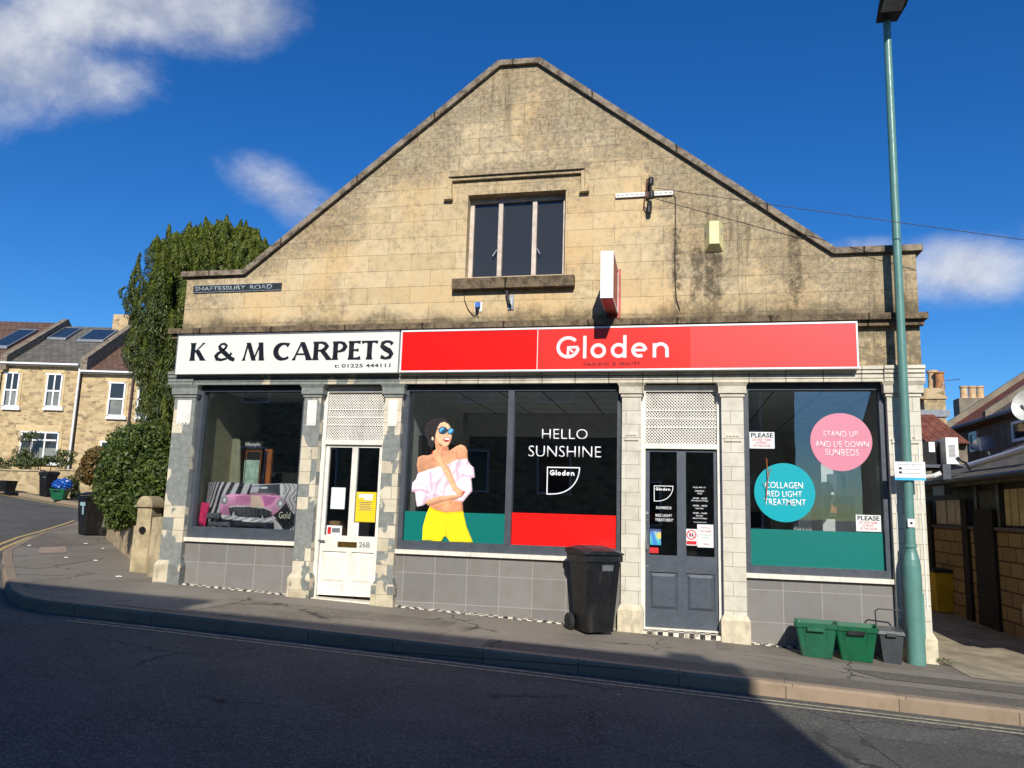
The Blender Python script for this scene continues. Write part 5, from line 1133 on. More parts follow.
def ring(y, w, z0, z1, sk=0.0): return [(lx - w + sk, ly + y, hz_ + z0), (lx + w + sk, ly + y, hz_ + z0), (lx + w * .8 + sk, ly + y, hz_ + z1), (lx - w * .8 + sk, ly + y, hz_ + z1)]
secs = [ring(.10, .08, .06, .12), ring(.02, .12, .0, .15), ring(-.25, .155, .02, .20), ring(-.55, .16, .08, .22), ring(-.72, .12, .13, .20)]
V = [[m.bm.verts.new(p) for p in s_] for s_ in secs]
for A_, B_ in zip(V[:-1], V[1:]):
    for k in range(4): m.bm.faces.new((A_[k], A_[(k + 1) % 4], B_[(k + 1) % 4], B_[k]))
m.bm.faces.new(V[0]); m.bm.faces.new(V[-1][::-1]); lt = m.build('lantern', 'lantern', L_, bevel=.012)
m = MB(); m.prism([(lx - .12, ly - .20, hz_ + .008), (lx + .12, ly - .20, hz_ + .008), (lx + .12, ly - .52, hz_ + .062), (lx - .12, ly - .52, hz_ + .062)], (0, 0, -.012)); m.build('lens', 'lens', lt)
lx = lx0
# sign plate on the post
py_ = ly - .075; a = F(895, 480, py_); b = F(925, 462, py_)
Sp = thing('notice_plate', ((a[0] + b[0]) / 2, py_, a[2]), 'white parking notice with light blue foot strapped to the lamp post', 'sign')
hh = b[2] - a[2]
m = MB(); m.box(a[0], b[0], py_, py_ + .005, a[2] + hh * .14, b[2]); m.build('plate', 'white_clean', Sp, bevel=.001)
m = MB(); m.box(a[0], b[0], py_ - .001, py_ + .005, a[2], a[2] + hh * .14 - .001); m.build('blue_foot', 'plate_blue', Sp)
m = MB(); m.cyl((lx, ly, a[2] + .05), (lx, ly, a[2] + .065), .066, .066, 20); m.cyl((lx, ly, b[2] - .06), (lx, ly, b[2] - .045), .065, .065, 20); m.box(lx - .03, lx + .03, py_ + .006, ly - .05, a[2] + .04, b[2] - .04); m.build('strap', 'steel', Sp)
w_ = b[0] - a[0]
text_mb([('Please do not park here', a[0] + w_ * .1, b[0] - w_ * .08, b[2] - hh * .16, b[2] - hh * .08), ('bus stop clear way', a[0] + w_ * .28, b[0] - w_ * .12, a[2] + hh * .60, a[2] + hh * .66), ('thank you', a[0] + w_ * .28, b[0] - w_ * .3, a[2] + hh * .36, a[2] + hh * .42)][:0] or [('24 hour service', a[0] + w_ * .1, b[0] - w_ * .08, b[2] - hh * .2, b[2] - hh * .1)], py_ - .0015, .001, .0).build('small_print', 'grey_ink', Sp)
m = MB()
for fz in (.58, .36): m.box(a[0] + w_ * .14, a[0] + w_ * .24, py_ - .002, py_ - .0005, a[2] + hh * fz, a[2] + hh * (fz + .12)); m.box(a[0] + w_ * .24, a[0] + w_ * .82, py_ - .0015, py_ - .0005, a[2] + hh * (fz + .01), a[2] + hh * (fz + .03))
m.build('symbol', 'black_ink', Sp)
m = MB(); zz = F(909, 523, ly - .06)[2]; m.box(lx - .035, lx + .035, ly - .064, ly - .058, zz - .045, zz + .045); st_ = single(m, 'post_sticker', 'white_clean', 'small square white sticker with a dark mark on the lamp post', 'sticker', bevel=.001)
m = MB(); m.cyl((0, -.0045, .045), (0, -.003, .045), .014, n=12); q = m.build('mark', 'black_ink', None); q.parent = st_
# slender terrace of pavement crumbs at the base is left to the ground material

# wheelie bins
def wheelie(loc, rz, label, lid_open=False, sticker='small'):
    b_ = thing('wheelie_bin', loc, label, 'bin', 'black wheelie bins'); b_.rotation_euler = (0, 0, rz)
    W0, W1, D0, D1, H = .165, .225, .17, .25, .885
    m = MB(True); m.hexa([(-W0, -D0, .03), (W0, -D0, .03), (W0, D0 - .02, .03), (-W0, D0 - .02, .03)], [(-W1 + .008, -D1 + .01, H - .06), (W1 - .008, -D1 + .01, H - .06), (W1 - .008, D1 - .03, H - .06), (-W1 + .008, D1 - .03, H - .06)])
    m.build('body', 'black', b_, bevel=.022, seg=3)
    m = MB(True); m.box(-W1 - .012, W1 + .012, -D1 - .01, D1, H - .075, H - .0); m.build('rim', 'black', b_, bevel=.012)
    m = MB(True)
    for sx in (-1, 1): m.hexa([(sx * (W0 - .05) - .012, -D0 - .006, .12), (sx * (W0 - .05) + .012, -D0 - .006, .12), (sx * (W0 - .05) + .012, -D0 + .02, .12), (sx * (W0 - .05) - .012, -D0 + .02, .12)], [(sx * (W1 - .06) - .012, -D1 + .002, .80), (sx * (W1 - .06) + .012, -D1 + .002, .80), (sx * (W1 - .06) + .012, -D1 + .03, .80), (sx * (W1 - .06) - .012, -D1 + .03, .80)])
    m.build('rib', 'black', b_, bevel=.004)
    # lid: slightly domed, hinged at the back
    m = MB(True); t0 = H + .004; vv = []
    for j in range(7):
        y = -D1 - .035 + (2 * D1 + .055) * j / 6; z = t0 + .030 + .045 * math.sin(math.pi * (j + .6) / 8) + (.03 * j / 6); vv.append([m.bm.verts.new((x, y, z - .02 * (abs(x) / W1) ** 4)) for x in (-W1 - .025, -W1 * .6, 0, W1 * .6, W1 + .025)])
    for i in range(6):
        for j in range(4): m.bm.faces.new((vv[i][j], vv[i][j + 1], vv[i + 1][j + 1], vv[i + 1][j]))
    r = bmesh.ops.extrude_face_region(m.bm, geom=m.bm.faces[:]); 
    for v in [q for q in r['geom'] if isinstance(q, bmesh.types.BMVert)]: v.co.z = t0
    lid = m.build('lid', 'black', b_, bevel=.006)
    m = MB(True); m.cyl((-W1 - .0, D1 + .035, H + .035), (W1 + .0, D1 + .035, H + .035), .014, n=10)
    for sx in (-1, 1): m.obox((sx * (W1 - .02), D1 + .01, H + .01), (.012, 0, 0), (0, .035, .02), (0, -.008, .03))
    m.build('handle', 'black', b_, bevel=.002)
    for sx in (-1, 1):
        m = MB(True); m.lathe((sx * (W0 + .045), D0 + .03, .10), [(.06, -.028), (.098, -.024), (.10, -.012), (.10, .012), (.098, .024), (.06, .028)], 26, 'x'); w_ = m.build('wheel', 'rubber', b_)
        m = MB(True); m.lathe((sx * (W0 + .045), D0 + .03, .10), [(.015, -.036), (.045, -.033), (.058, -.0285), (.058, .0285), (.045, .033), (.015, .036)], 20, 'x'); m.build('hub', 'black', w_)
    m = MB(True); m.cyl((-W0 - .03, D0 + .03, .10), (W0 + .03, D0 + .03, .10), .011, n=8); m.build('axle', 'steel', b_)
    s = (W1 - W0) / .87; sl = (D1 - D0) / .87
    def frontz(z): return -D0 - (z - .03) * (D1 - .01 - D0) / (H - .09) - .004
    if sticker == 'small':
        m = MB(True); z = .74; m.hexa([(-.01, frontz(z - .03), z - .03), (.13, frontz(z - .03), z - .03), (.13, frontz(z - .03) + .002, z - .03), (-.01, frontz(z - .03) + .002, z - .03)], [(-.01, frontz(z + .035), z + .035), (.13, frontz(z + .035), z + .035), (.13, frontz(z + .035) + .002, z + .035), (-.01, frontz(z + .035) + .002, z + .035)])
        lb = m.build('label_plate', 'grey_ink' if False else 'steel', b_)
    else:
        m = MB(True)
        def st(x0, x1, z0, z1): m.hexa([(x0, frontz(z0), z0), (x1, frontz(z0), z0), (x1, frontz(z0) + .002, z0), (x0, frontz(z0) + .002, z0)], [(x0, frontz(z1), z1), (x1, frontz(z1), z1), (x1, frontz(z1) + .002, z1), (x0, frontz(z1) + .002, z1)])
        st(-.11, .14, .66, .74); st(-.005, .065, .47, .659); m.build('sticker', m_plain('pale_blue_sticker', srgb(150, 182, 186), .5, 0, .12, .3, 20), b_)
    return b_
wheelie((-.96, -.42, g(-.96)), rad(32), 'black wheelie bin standing against the grey tiles beside the cream pilaster')
q = GP(92, 536); wheelie((q[0] - .17, q[1] + .12, g(q[0])), rad(-24), 'black wheelie bin with a pale T shaped sticker beside the hedge', sticker='big')
# crumpled leaves and litter at its foot
# recycling crates
def crate(loc, rz, label, mat):
    b_ = thing('recycling_crate', loc, label, 'crate', 'green crates by the wall', rz)
    W0, W1, D0, D1, H = .155, .215, .12, .185, .36; t = .008
    m = MB(True)
    def ringv(w, d, z, r=.03):
        pts = []
        for (sx, sy, a0) in ((1, 1, 0), (-1, 1, 90), (-1, -1, 180), (1, -1, 270)):
            for k in range(5): a_ = rad(a0 + k * 22.5); pts.append((sx * (w - r) + r * math.cos(a_), sy * (d - r) + r * math.sin(a_), z))
        return [m.bm.verts.new(p) for p in pts]
    rs = [ringv(W0, D0, 0), ringv(W1 - .01, D1 - .01, H - .05), ringv(W1 + .004, D1 + .004, H - .048), ringv(W1 + .008, D1 + .008, H), ringv(W1 - .010, D1 - .010, H), ringv(W1 - .02, D1 - .02, H - .05), ringv(W0 - .01, D0 - .01, .012)]
    for A_, B_ in zip(rs[:-1], rs[1:]):
        n = len(A_)
        for i in range(n): m.bm.faces.new((A_[i], A_[(i + 1) % n], B_[(i + 1) % n], B_[i]))
    m.bm.faces.new(rs[0][::-1]); m.bm.faces.new(rs[-1]); m.build('tub', mat, b_)
    m = MB(True)
    for sx in (-1, 1): m.hexa([(sx * (W0 * .55) - .005, -D0 - .004, .03), (sx * W0 * .55 + .005, -D0 - .004, .03), (sx * W0 * .55 + .005, -D0 + .01, .03), (sx * W0 * .55 - .005, -D0 + .01, .03)], [(sx * W1 * .55 - .005, -D1 + .002, H - .06), (sx * W1 * .55 + .005, -D1 + .002, H - .06), (sx * W1 * .55 + .005, -D1 + .02, H - .06), (sx * W1 * .55 - .005, -D1 + .02, H - .06)])
    m.build('rib', mat, b_, bevel=.002)
    m = MB(True); z = H - .05; m.box(-.085, .085, -D1 - .024, -D1 - .016, z - .03, z + .01); m.box(-.085, -.075, -D1 - .016, -D1 + .01, z - .03, z + .01); m.box(.075, .085, -D1 - .016, -D1 + .01, z - .03, z + .01); m.build('grip', mat if 'scuffed' in label else 'black', b_, bevel=.004)
    return b_
crate((1.46, -.40, g(1.46) + .003), rad(-9), 'scuffed green recycling crate, the left one of two by the wall', 'box_green2')
crate((1.865, -.37, g(1.87) + .003), rad(-9), 'brighter green recycling crate with a black grip, beside the food caddy', 'box_green')
# food caddy
Cc = thing('food_caddy', (2.235, -.30, g(2.235)), 'dark grey food waste caddy with raised handle, between the green crates and the lamp post', 'bin', None, rad(-8))
m = MB(True); m.hexa([(-.085, -.075, 0), (.085, -.075, 0), (.085, .09, 0), (-.085, .09, 0)], [(-.115, -.105, .30), (.115, -.105, .30), (.115, .12, .30), (-.115, .12, .30)]); m.build('tub', 'caddy', Cc, bevel=.014)
m = MB(True); m.hexa([(-.13, -.125, .302), (.13, -.125, .302), (.13, .13, .302), (-.13, .13, .302)], [(-.12, -.11, .335), (.12, -.11, .335), (.12, .12, .36), (-.12, .12, .36)]); m.box(-.05, .05, -.145, -.12, .285, .315); m.build('lid', 'caddy', Cc, bevel=.008)
m = MB(True); m.tube([(-.135, .0, .29), (-.14, .04, .52), (-.11, .045, .545), (.11, .045, .545), (.14, .04, .52), (.135, .0, .29)], .0065, 8); m.build('handle', 'black', Cc)

# ================================================================ LEFT: garden wall, pier, hedge, yew
wl_ = [(-7.15, .35), (-7.62, .62), (-9.4, 2.45), (-11.3, 4.4), (-12.1, 5.2), (-14.4, 7.9), (-15.6, 9.3)]
Gw = thing('garden_wall', (-9.4, 2.5, g(-9.4)), 'low rough stone wall below the hedge, running back from the pier', 'wall')
m = MB()
for k, (a, b) in enumerate(zip(wl_[1:-1], wl_[2:])):
    A_, B_ = Vector(a), Vector(b); t_ = (B_ - A_).normalized(); n_v = Vector((-t_.y, t_.x)) * -.16
    nseg = max(2, int((B_ - A_).length / .45))
    for i in range(nseg):
        p = A_ + (B_ - A_) * (i / nseg); q = A_ + (B_ - A_) * ((i + 1) / nseg); zt_ = g(p.x) + random.uniform(.58, .78); o_ = random.uniform(-.02, .02)
        f0 = p - n_v * (1 + o_); 
        m.hexa([(p.x, p.y, g(p.x) - .3), (q.x, q.y, g(q.x) - .3), (q.x + n_v.x * 2, q.y + n_v.y * 2, g(q.x) - .3), (p.x + n_v.x * 2, p.y + n_v.y * 2, g(p.x) - .3)], [(p.x, p.y, zt_), (q.x, q.y, zt_ - .02), (q.x + n_v.x * 2, q.y + n_v.y * 2, zt_), (p.x + n_v.x * 2, p.y + n_v.y * 2, zt_)])
m.build('rubble_face', 'rubble_low', Gw, bevel=.03)
m = MB(); m.hexa([(-7.45, .40, .0), (-7.1, .25, .0), (-7.02, .5, .0), (-7.35, .70, .0)], [(-7.45, .40, 1.14), (-7.1, .25, 1.17), (-7.02, .5, 1.17), (-7.35, .70, 1.14)]); m.build('end_stone', 'pier_stone', Gw, bevel=.02)
pp = F(147, 540, .85); px_, py2 = pp[0], .85
Pr = thing('gate_pier', (px_, py2, g(px_)), 'weathered stone pier with a domed cap between the hedge and the shop', 'pier')
hw = .14; zt_ = F(147, 507, py2)[2]; m = MB(); m.box(px_ - hw, px_ + hw, py2 - hw, py2 + hw, -.1, zt_ - .28); m.box(px_ - hw + .02, px_ + hw - .02, py2 - hw + .02, py2 + hw - .02, zt_ - .28, zt_); m.build('shaft', 'pier_stone', Pr, bevel=.02)
m = MB(); m.box(px_ - hw - .015, px_ + hw + .015, py2 - hw - .015, py2 + hw + .015, zt_ + .001, zt_ + .03)
for k in range(14):
    a0 = math.pi * k / 14; a1 = math.pi * (k + 1) / 14; r = hw - .005
    m.prism([(px_ + r * math.cos(a0), py2 - hw, zt_ + .031), (px_ + r * math.cos(a0), py2 - hw, zt_ + .031 + 1.0 * r * math.sin(a0)), (px_ + r * math.cos(a1), py2 - hw, zt_ + .031 + 1.0 * r * math.sin(a1)), (px_ + r * math.cos(a1), py2 - hw, zt_ + .031)], (0, 2 * hw, 0))
m.build('domed_cap', 'pier_stone', Pr)
m = MB(); m.lathe((px_ + .02, py2 - hw - .012, zt_ - .34), [(.05, -.02), (.055, .0), (.04, .02)], 14, 'y'); m.build('iron_ring', 'black', Pr)

def leaves(name, centers, normals, size, mat, parent, aspect=.45, up=0.0, jitter=.6, shade=None):
    n = len(centers); c = centers; nrm = normals + RS.normal(0, jitter, (n, 3)); nrm /= np.linalg.norm(nrm, axis=1)[:, None]
    d = RS.normal(0, 1, (n, 3)); d[:, 2] += up * 3; d -= nrm * (d * nrm).sum(1)[:, None]; d /= np.linalg.norm(d, axis=1)[:, None]; s = np.cross(nrm, d)
    sz = size * RS.uniform(.6, 1.35, n)[:, None]
    a = c - d * sz * .5; b = c + s * sz * aspect * .5; e = c + d * sz * .5; f = c - s * sz * aspect * .5
    V_ = np.stack([a, b, e, f], 1).reshape(-1, 3); V_ -= np.array(root_of(parent).location)
    me = bpy.data.meshes.new(name); me.vertices.add(4 * n); me.vertices.foreach_set('co', V_.ravel()); me.loops.add(4 * n); me.loops.foreach_set('vertex_index', np.arange(4 * n)); me.polygons.add(n)
    me.polygons.foreach_set('loop_start', np.arange(0, 4 * n, 4)); me.polygons.foreach_set('loop_total', np.full(n, 4)); me.update(calc_edges=True)
    sh = RS.beta(1.6, 2.2, n) if shade is None else np.clip(shade + RS.normal(0, .16, n), 0, 1)
    at = me.color_attributes.new('Col', 'FLOAT_COLOR', 'POINT'); cc_ = np.repeat(np.stack([sh, sh, sh, np.ones(n)], 1), 4, 0); at.data.foreach_set('color', cc_.ravel()); me.materials.append(MT[mat])
    o = bpy.data.objects.new(name, me); COL.objects.link(o); o.parent = parent; return o
def blob_points(blobs, n, inner=.72):
    """points through the outer shell of a union of ellipsoids, with lumps"""
    C_, N_v = [], []; vol = [b[3] * b[4] + b[4] * b[5] + b[3] * b[5] for b in blobs]; tv = sum(vol)
    for b, v in zip(blobs, vol):
        k = int(n * v / tv); d = RS.normal(0, 1, (k, 3)); d /= np.linalg.norm(d, axis=1)[:, None]
        ph = RS.uniform(0, 6, 3); lump = 1 + .07 * np.sin(d[:, 0] * 7 + ph[0]) * np.sin(d[:, 2] * 9 + ph[1]) + .05 * np.sin(d[:, 1] * 13 + d[:, 2] * 8 + ph[2])
        r = RS.uniform(inner, 1.0, k) ** .6 * lump * RS.uniform(.97, 1.05, k)
        C_.append(np.array(b[:3]) + d * r[:, None] * np.array(b[3:6])); N_v.append(d)
    return np.concatenate(C_), np.concatenate(N_v)
# the yew: a bundle of upright plumes
yx, yy = F(205, 400, 4.2)[0], 4.2
Y = thing('yew_tree', (yx, yy, g(yx)), 'tall dense upright yew of many plumes behind the left end of the shops', 'tree')
m = MB(); base = Vector((yx, yy, g(yx) - .2)); m.cyl(base, base + Vector((.05, 0, 1.3)), .30, .22, 12)
for k in range(9): a_ = k * 2 * math.pi / 9; m.cyl(base + Vector((0, 0, 1.2)), base + Vector((math.cos(a_) * .8, math.sin(a_) * .8, 3.6)), .12, .05, 8)
m.build('trunk', 'bark', Y)
pts, nrm, shd = [], [], []
def plume(px, py, yd_, H_, R_, dens=1.0):
    """one upright spray: leaf tufts on a wandering, pointed column whose tip is at the given place"""
    P_ = F(px, py, yd_); k = int(1700 * H_ * R_ / .2 * dens); t = RS.uniform(0, 1, k) ** .85; a_ = RS.uniform(0, 2 * math.pi, k); q = RS.uniform(0, 6)
    prof = np.clip(1 - t, 0, 1) ** .55 * np.clip(t * 7 + .25, 0, 1); tuft = 1 + .22 * np.sin(t * H_ * 13 + q + 2 * a_) + .16 * np.sin(t * H_ * 29 + q * 3 - a_)
    rr = R_ * prof * tuft * RS.uniform(.72, 1.08, k); wx_ = .05 * np.sin(t * 5 + q); wy_ = .05 * np.cos(t * 4 + q)
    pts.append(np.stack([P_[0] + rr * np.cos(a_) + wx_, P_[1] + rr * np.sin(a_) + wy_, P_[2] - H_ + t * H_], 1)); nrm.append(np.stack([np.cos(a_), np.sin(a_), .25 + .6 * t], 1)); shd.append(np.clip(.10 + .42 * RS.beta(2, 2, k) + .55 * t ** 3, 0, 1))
outline = [(134, 322), (139, 296), (142, 270), (158, 262), (161, 230), (166, 236), (175, 224), (184, 229), (192, 219), (201, 223), (209, 215), (218, 220), (227, 214), (236, 219), (245, 217), (253, 224), (261, 229), (268, 238)]
for (px, py) in outline + [(px + 4.5, py + 5) for px, py in outline[4:-1]]:
    for yd_, dy_ in ((4.6, 0), (3.7, 7), (3.0, 20), (5.4, 4)):
        if px < 150 and yd_ > 4: continue
        plume(px + RS.uniform(-3, 3), py + dy_ + RS.uniform(0, 6), yd_ + RS.uniform(-.2, .2), RS.uniform(1.5, 2.3) if px > 150 else RS.uniform(.5, .8), RS.uniform(.17, .23) if px > 150 else .12)
for k in range(34):
    px = 158 + 3.3 * k; ys_ = [o[1] for o in outline[4:]]; xs2 = [o[0] for o in outline[4:]]; py = float(np.interp(px, xs2, ys_)) + 5 + RS.uniform(0, 4)
    plume(px, py, RS.uniform(3.4, 4.8), RS.uniform(1.0, 1.6), RS.uniform(.2, .27))
for i in range(130):
    py = 240 + 190 * ((i * .6180339) % 1); lo = 159 if py < 330 else 159 + (py - 330) * .06; px = RS.uniform(lo, 262)
    plume(px, py, RS.uniform(2.1, 2.9) - (py - 240) * .002, RS.uniform(1.1, 1.9), RS.uniform(.15, .21), .9)
for (px, py, H_, R_) in ((124, 286, .30, .06), (143, 253, 1.0, .085), (138, 262, 1.0, .10), (135, 276, .8, .11), (142, 282, 1.2, .12), (131, 294, .5, .10), (137, 302, .9, .13), (144, 318, 1.2, .14), (136, 326, .6, .11), (142, 345, .8, .13), (150, 330, 1.4, .15), (147, 366, .9, .13), (154, 350, 1.4, .16), (152, 388, .9, .13), (158, 398, 1.0, .15), (160, 372, 1.3, .16)): plume(px, py, 2.9, H_, R_)
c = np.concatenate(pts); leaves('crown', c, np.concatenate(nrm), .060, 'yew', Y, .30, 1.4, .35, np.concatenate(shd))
# laurel hedge
def PB(px, py, y, rx, ry, rz): p = F(px, py, y); return (p[0], p[1], p[2], rx, ry, rz)
hx_ = F(140, 480, 1.8)[0]; Hd = thing('laurel_hedge', (hx_, 2.4, g(hx_) + .5), 'rounded glossy green hedge spilling over the low stone wall', 'hedge')
bl = [PB(134, 470, 2.3, .50, .7, .62), PB(152, 455, 1.9, .55, .7, .60), PB(122, 490, 2.6, .36, .6, .45), PB(157, 488, 1.5, .42, .5, .55), PB(128, 506, 1.9, .32, .45, .32), PB(143, 446, 2.7, .55, .7, .40), PB(116, 500, 2.9, .22, .4, .30), PB(117, 476, 3.0, .2, .4, .35), PB(150, 505, 1.3, .3, .35, .3), PB(120, 518, 1.8, .2, .3, .22)]
c, nn = blob_points(bl, 30000, .6); leaves('foliage', c, nn, .07, 'laurel', Hd, .5, .0, .8)
m = MB()
for b in bl: m.cyl((b[0] + .35, b[1] + .9, g(b[0])), (b[0] + .1, b[1] + .3, b[2]), .04, .02, 7)
m.build('stem', 'bark', Hd)
c, nn = blob_points([PB(96, 464, 9, .30, .5, .32), PB(92, 474, 9, .28, .5, .30), PB(101, 456, 9, .3, .5, .25)], 5000, .5); Sb = thing('garden_shrub', (F(94, 480, 9)[0], 9, g(F(94, 480, 9)[0])), 'russet topped shrub at the far end of the hedge', 'shrub'); leaves('foliage', c, nn, .11, 'rusty_shrub', Sb, .5); m = MB(); q_ = F(94, 480, 9); m.cyl((q_[0], 9, g(q_[0])), (q_[0], 9, q_[2]), .04, .02, 7); m.build('stem', 'bark', Sb)

# ================================================================ LEFT: the terrace across the side road
TT = np.array([.978, .21]); TN = np.array([-.21, .978])
def D(px, py, d=38.0):
    r = ray(px, py); ax = np.array([-.21, .978, 0]); return CC + r * (d / r.dot(ax))
def tv(px, py, off=0.0, d=38.0): p = D(px, py, d); return Vector((p[0] + TN[0] * off, p[1] + TN[1] * off, p[2]))
TD = 38.0
def tquad(mb, px0, py0, px1, py1, o0, o1, d=TD):
    """block on the terrace front between two photograph corners; o0..o1 metres in front (-) or behind (+) of it"""
    a = D(px0, (py0 + py1) / 2, d); b = D(px1, (py0 + py1) / 2, d); z1 = D((px0 + px1) / 2, py0, d)[2]; z0 = D((px0 + px1) / 2, py1, d)[2]
    def P3(p, o, z): return (p[0] + TN[0] * o, p[1] + TN[1] * o, z)
    mb.hexa([P3(a, o0, z0), P3(b, o0, z0), P3(b, o1, z0), P3(a, o1, z0)], [P3(a, o0, z1), P3(b, o0, z1), P3(b, o1, z1), P3(a, o1, z1)]); return mb
def twindow(house, px0, py0, px1, py1, bars_v=(), bars_h=(), arch=False):
    w = MB(); t = 1.6
    tquad(w, px0, py0, px1, py0 + t, -.06, -.001); tquad(w, px0, py1 - t, px1, py1, -.06, -.001); tquad(w, px0, py0 + t, px0 + t, py1 - t, -.06, -.001); tquad(w, px1 - t, py0 + t, px1, py1 - t, -.06, -.001)
    for x in bars_v: tquad(w, x - .7, py0 + t, x + .7, py1 - t, -.05, -.001)
    for y in bars_h: tquad(w, px0 + t, y - .8, px1 - t, y + .8, -.055, -.001)
    o = w.build('window', 'white_clean', house); tquad(MB(), px0 + t, py0 + t, px1 - t, py1 - t, -.012, -.002).build('pane', 'glass_far', o)
    q = MB(); c_ = (px0 + px1) / 2
    tquad(q, px0 + t, (py0 + py1) / 2 + 1, px1 - t, py1 - t, -.020, -.013).build('curtain', 'net_curtain', o)
    tquad(MB(), px0 - 2, py1, px1 + 2, py1 + 3, -.14, .10).build('sill', 'white_clean', o)
    s_ = MB(); tquad(s_, px0 - 3, py0 - 4, px1 + 3, py0 - .2, -.03, -.001); tquad(s_, px0 - 2.4, py0, px0 - .1, py1, -.03, -.001); tquad(s_, px1 + .1, py0, px1 + 2.4, py1, -.03, -.001); s_.build('surround', 'dressed', o)
    return o
def house(px0, px1, pe, pr, roofmat, label, ridge_d, pe2=None):
    """front wall from px0 to px1, eaves at picture height pe, ridge at pr on a line ridge_d metres behind"""
    a = tv(px0, pe); b = tv(px1, pe); zg0 = g(a.x) - 1.5; h = thing('terraced_house', tuple((a + b) / 2 * 1.0)[:2] + (1.5,), label, 'house')
    ze = (a.z + b.z) / 2; W_ = Vector((TN[0], TN[1], 0))
    mb = MB(); mb.hexa([(a.x, a.y, zg0), (b.x, b.y, zg0), tuple(Vector((b.x, b.y, zg0)) + W_ * 8), tuple(Vector((a.x, a.y, zg0)) + W_ * 8)], [(a.x, a.y, ze), (b.x, b.y, ze), tuple(Vector((b.x, b.y, ze)) + W_ * 8), tuple(Vector((a.x, a.y, ze)) + W_ * 8)]); mb.build('wall', 'rubble', h)
    zr = D(px0, pr, TD + ridge_d)[2]
    def q(p, o, z): return (p.x + TN[0] * o, p.y + TN[1] * o, z)
    mb = MB(); mb.prism([q(a, -.25, ze - .05), q(a, ridge_d, zr), q(a, 8.2, ze - .05)], tuple(Vector((b.x - a.x, b.y - a.y, 0)))); rf = mb.build('roof', roofmat, h)
    mb = MB(); tquad(mb, px0, pe - .6, px1, pe + 1.0, -.38, -.26); tquad(mb, px0, pe + 1.2, px1, pe + 2.0, -.2, -.01); mb.build('gutter', 'white_clean', h)
    return h, a, b, ze, zr, rf
def verge(h, p, ze, zr, rd, w=.16, lift=.42, mat='lichen', name='party_wall'):
    mb = MB(); t_ = Vector((TT[0], TT[1], 0)) * w
    def q(o, z): return Vector((p.x + TN[0] * o, p.y + TN[1] * o, z))
    mb.prism([q(-.32, ze - .35), q(-.32, ze + lift - .05), q(rd, zr + lift), q(8.3, ze + lift - .1), q(8.3, ze - .4)], tuple(t_ * 2)); return mb.build(name, mat, h)
def skylight(rf_parent, px0, px1, f0, f1, a, ze, zr, rd):
    def q(px, f, lift):
        p = D(px, 366); o = -.25 + (rd + .25) * f; return Vector((p[0] + TN[0] * o, p[1] + TN[1] * o, ze + (zr - ze) * f + lift))
    mb = MB(); v = [q(px0, f0, .03), q(px1, f0, .03), q(px1, f1, .03), q(px0, f1, .03)]; mb.hexa(v, [x + Vector((0, 0, .10)) for x in v]); o = mb.build('skylight', 'lead', rf_parent)
    c_ = sum(v, Vector()) / 4; v2 = [c_ + (x - c_) * .88 + Vector((0, 0, .105)) for x in v]; mb = MB(); mb.hexa(v2, [x + Vector((0, 0, .01)) for x in v2]); mb.build('skylight_pane', 'skylight', rf_parent)
RD = 4.4
hA, a, b, ze, zr, rf = house(4, 82.5, 364.5, 324.5, 'roof_grey', 'stone terraced house with grey tiles, two skylights and a wide ground floor window', RD)
verge(hA, a, ze, zr, RD); skylight(rf, 12, 32, .60, .90, a, ze, zr, RD); skylight(rf, 46, 74, .57, .88, a, ze, zr, RD)
mb = MB(); q0 = tv(81.5, 366, -.12); mb.cyl((q0.x, q0.y, ze), (q0.x, q0.y, 1), .05, n=8); mb.build('downpipe', 'white_clean', hA)
twindow(hA, 4.5, 372, 19, 407, (11.7,), (390,)); twindow(hA, 46, 373.5, 62, 407.5, (54,), (391,)); twindow(hA, 20, 431.5, 58.5, 462, (32, 44.5), (440,))
mb = MB(); tquad(mb, 16, 425, 62, 430.5, -.025, -.001); mb.build('lintel', 'dressed', hA)
for k in range(1): pass
cpx = D(124, 325, TD + RD); ch = MB(); cc_ = Vector((cpx[0], cpx[1], 0)); zc = D(121, 323, TD + RD)[2]; ch.obox((cc_.x, cc_.y, zc - .4), (.42, .09, 0), (-.08, .4, 0), (0, 0, .8)); chm = ch.build('chimney', 'rubble', hA)
hB, a2, b2, ze2, zr2, rf2 = house(83, 205, 373.5, 333, 'roof_brown', 'stone terraced house with brown roof partly hidden by the yew', RD)
verge(hB, a2, ze, zr + .0, RD); skylight(rf2, 109, 128, .33, .68, a2, ze2, zr2, RD)
twindow(hB, 108.5, 382, 125, 416.5, (), (399,)); twindow(hB, 137.5, 382, 150, 418, (), (399,)); twindow(hB, 100, 441, 116, 462)
mb = MB(); q0 = tv(134.5, 376, -.1); mb.cyl((q0.x, q0.y, ze2), (q0.x, q0.y, 1), .055, n=8); mb.build('downpipe', m_plain('brown_pipe', srgb(70, 44, 38), .5), hB)
hC, a3, b3, ze3, zr3, rf3 = house(-110, 3.5, 357, 318, 'roof_brown', 'stone terraced house with a reddish brown roof at the left edge', RD); skylight(rf3, -26, -6, .22, .72, a3, ze3, zr3, RD)
twindow(hC, -30, 366, -15, 401, (), (384,))
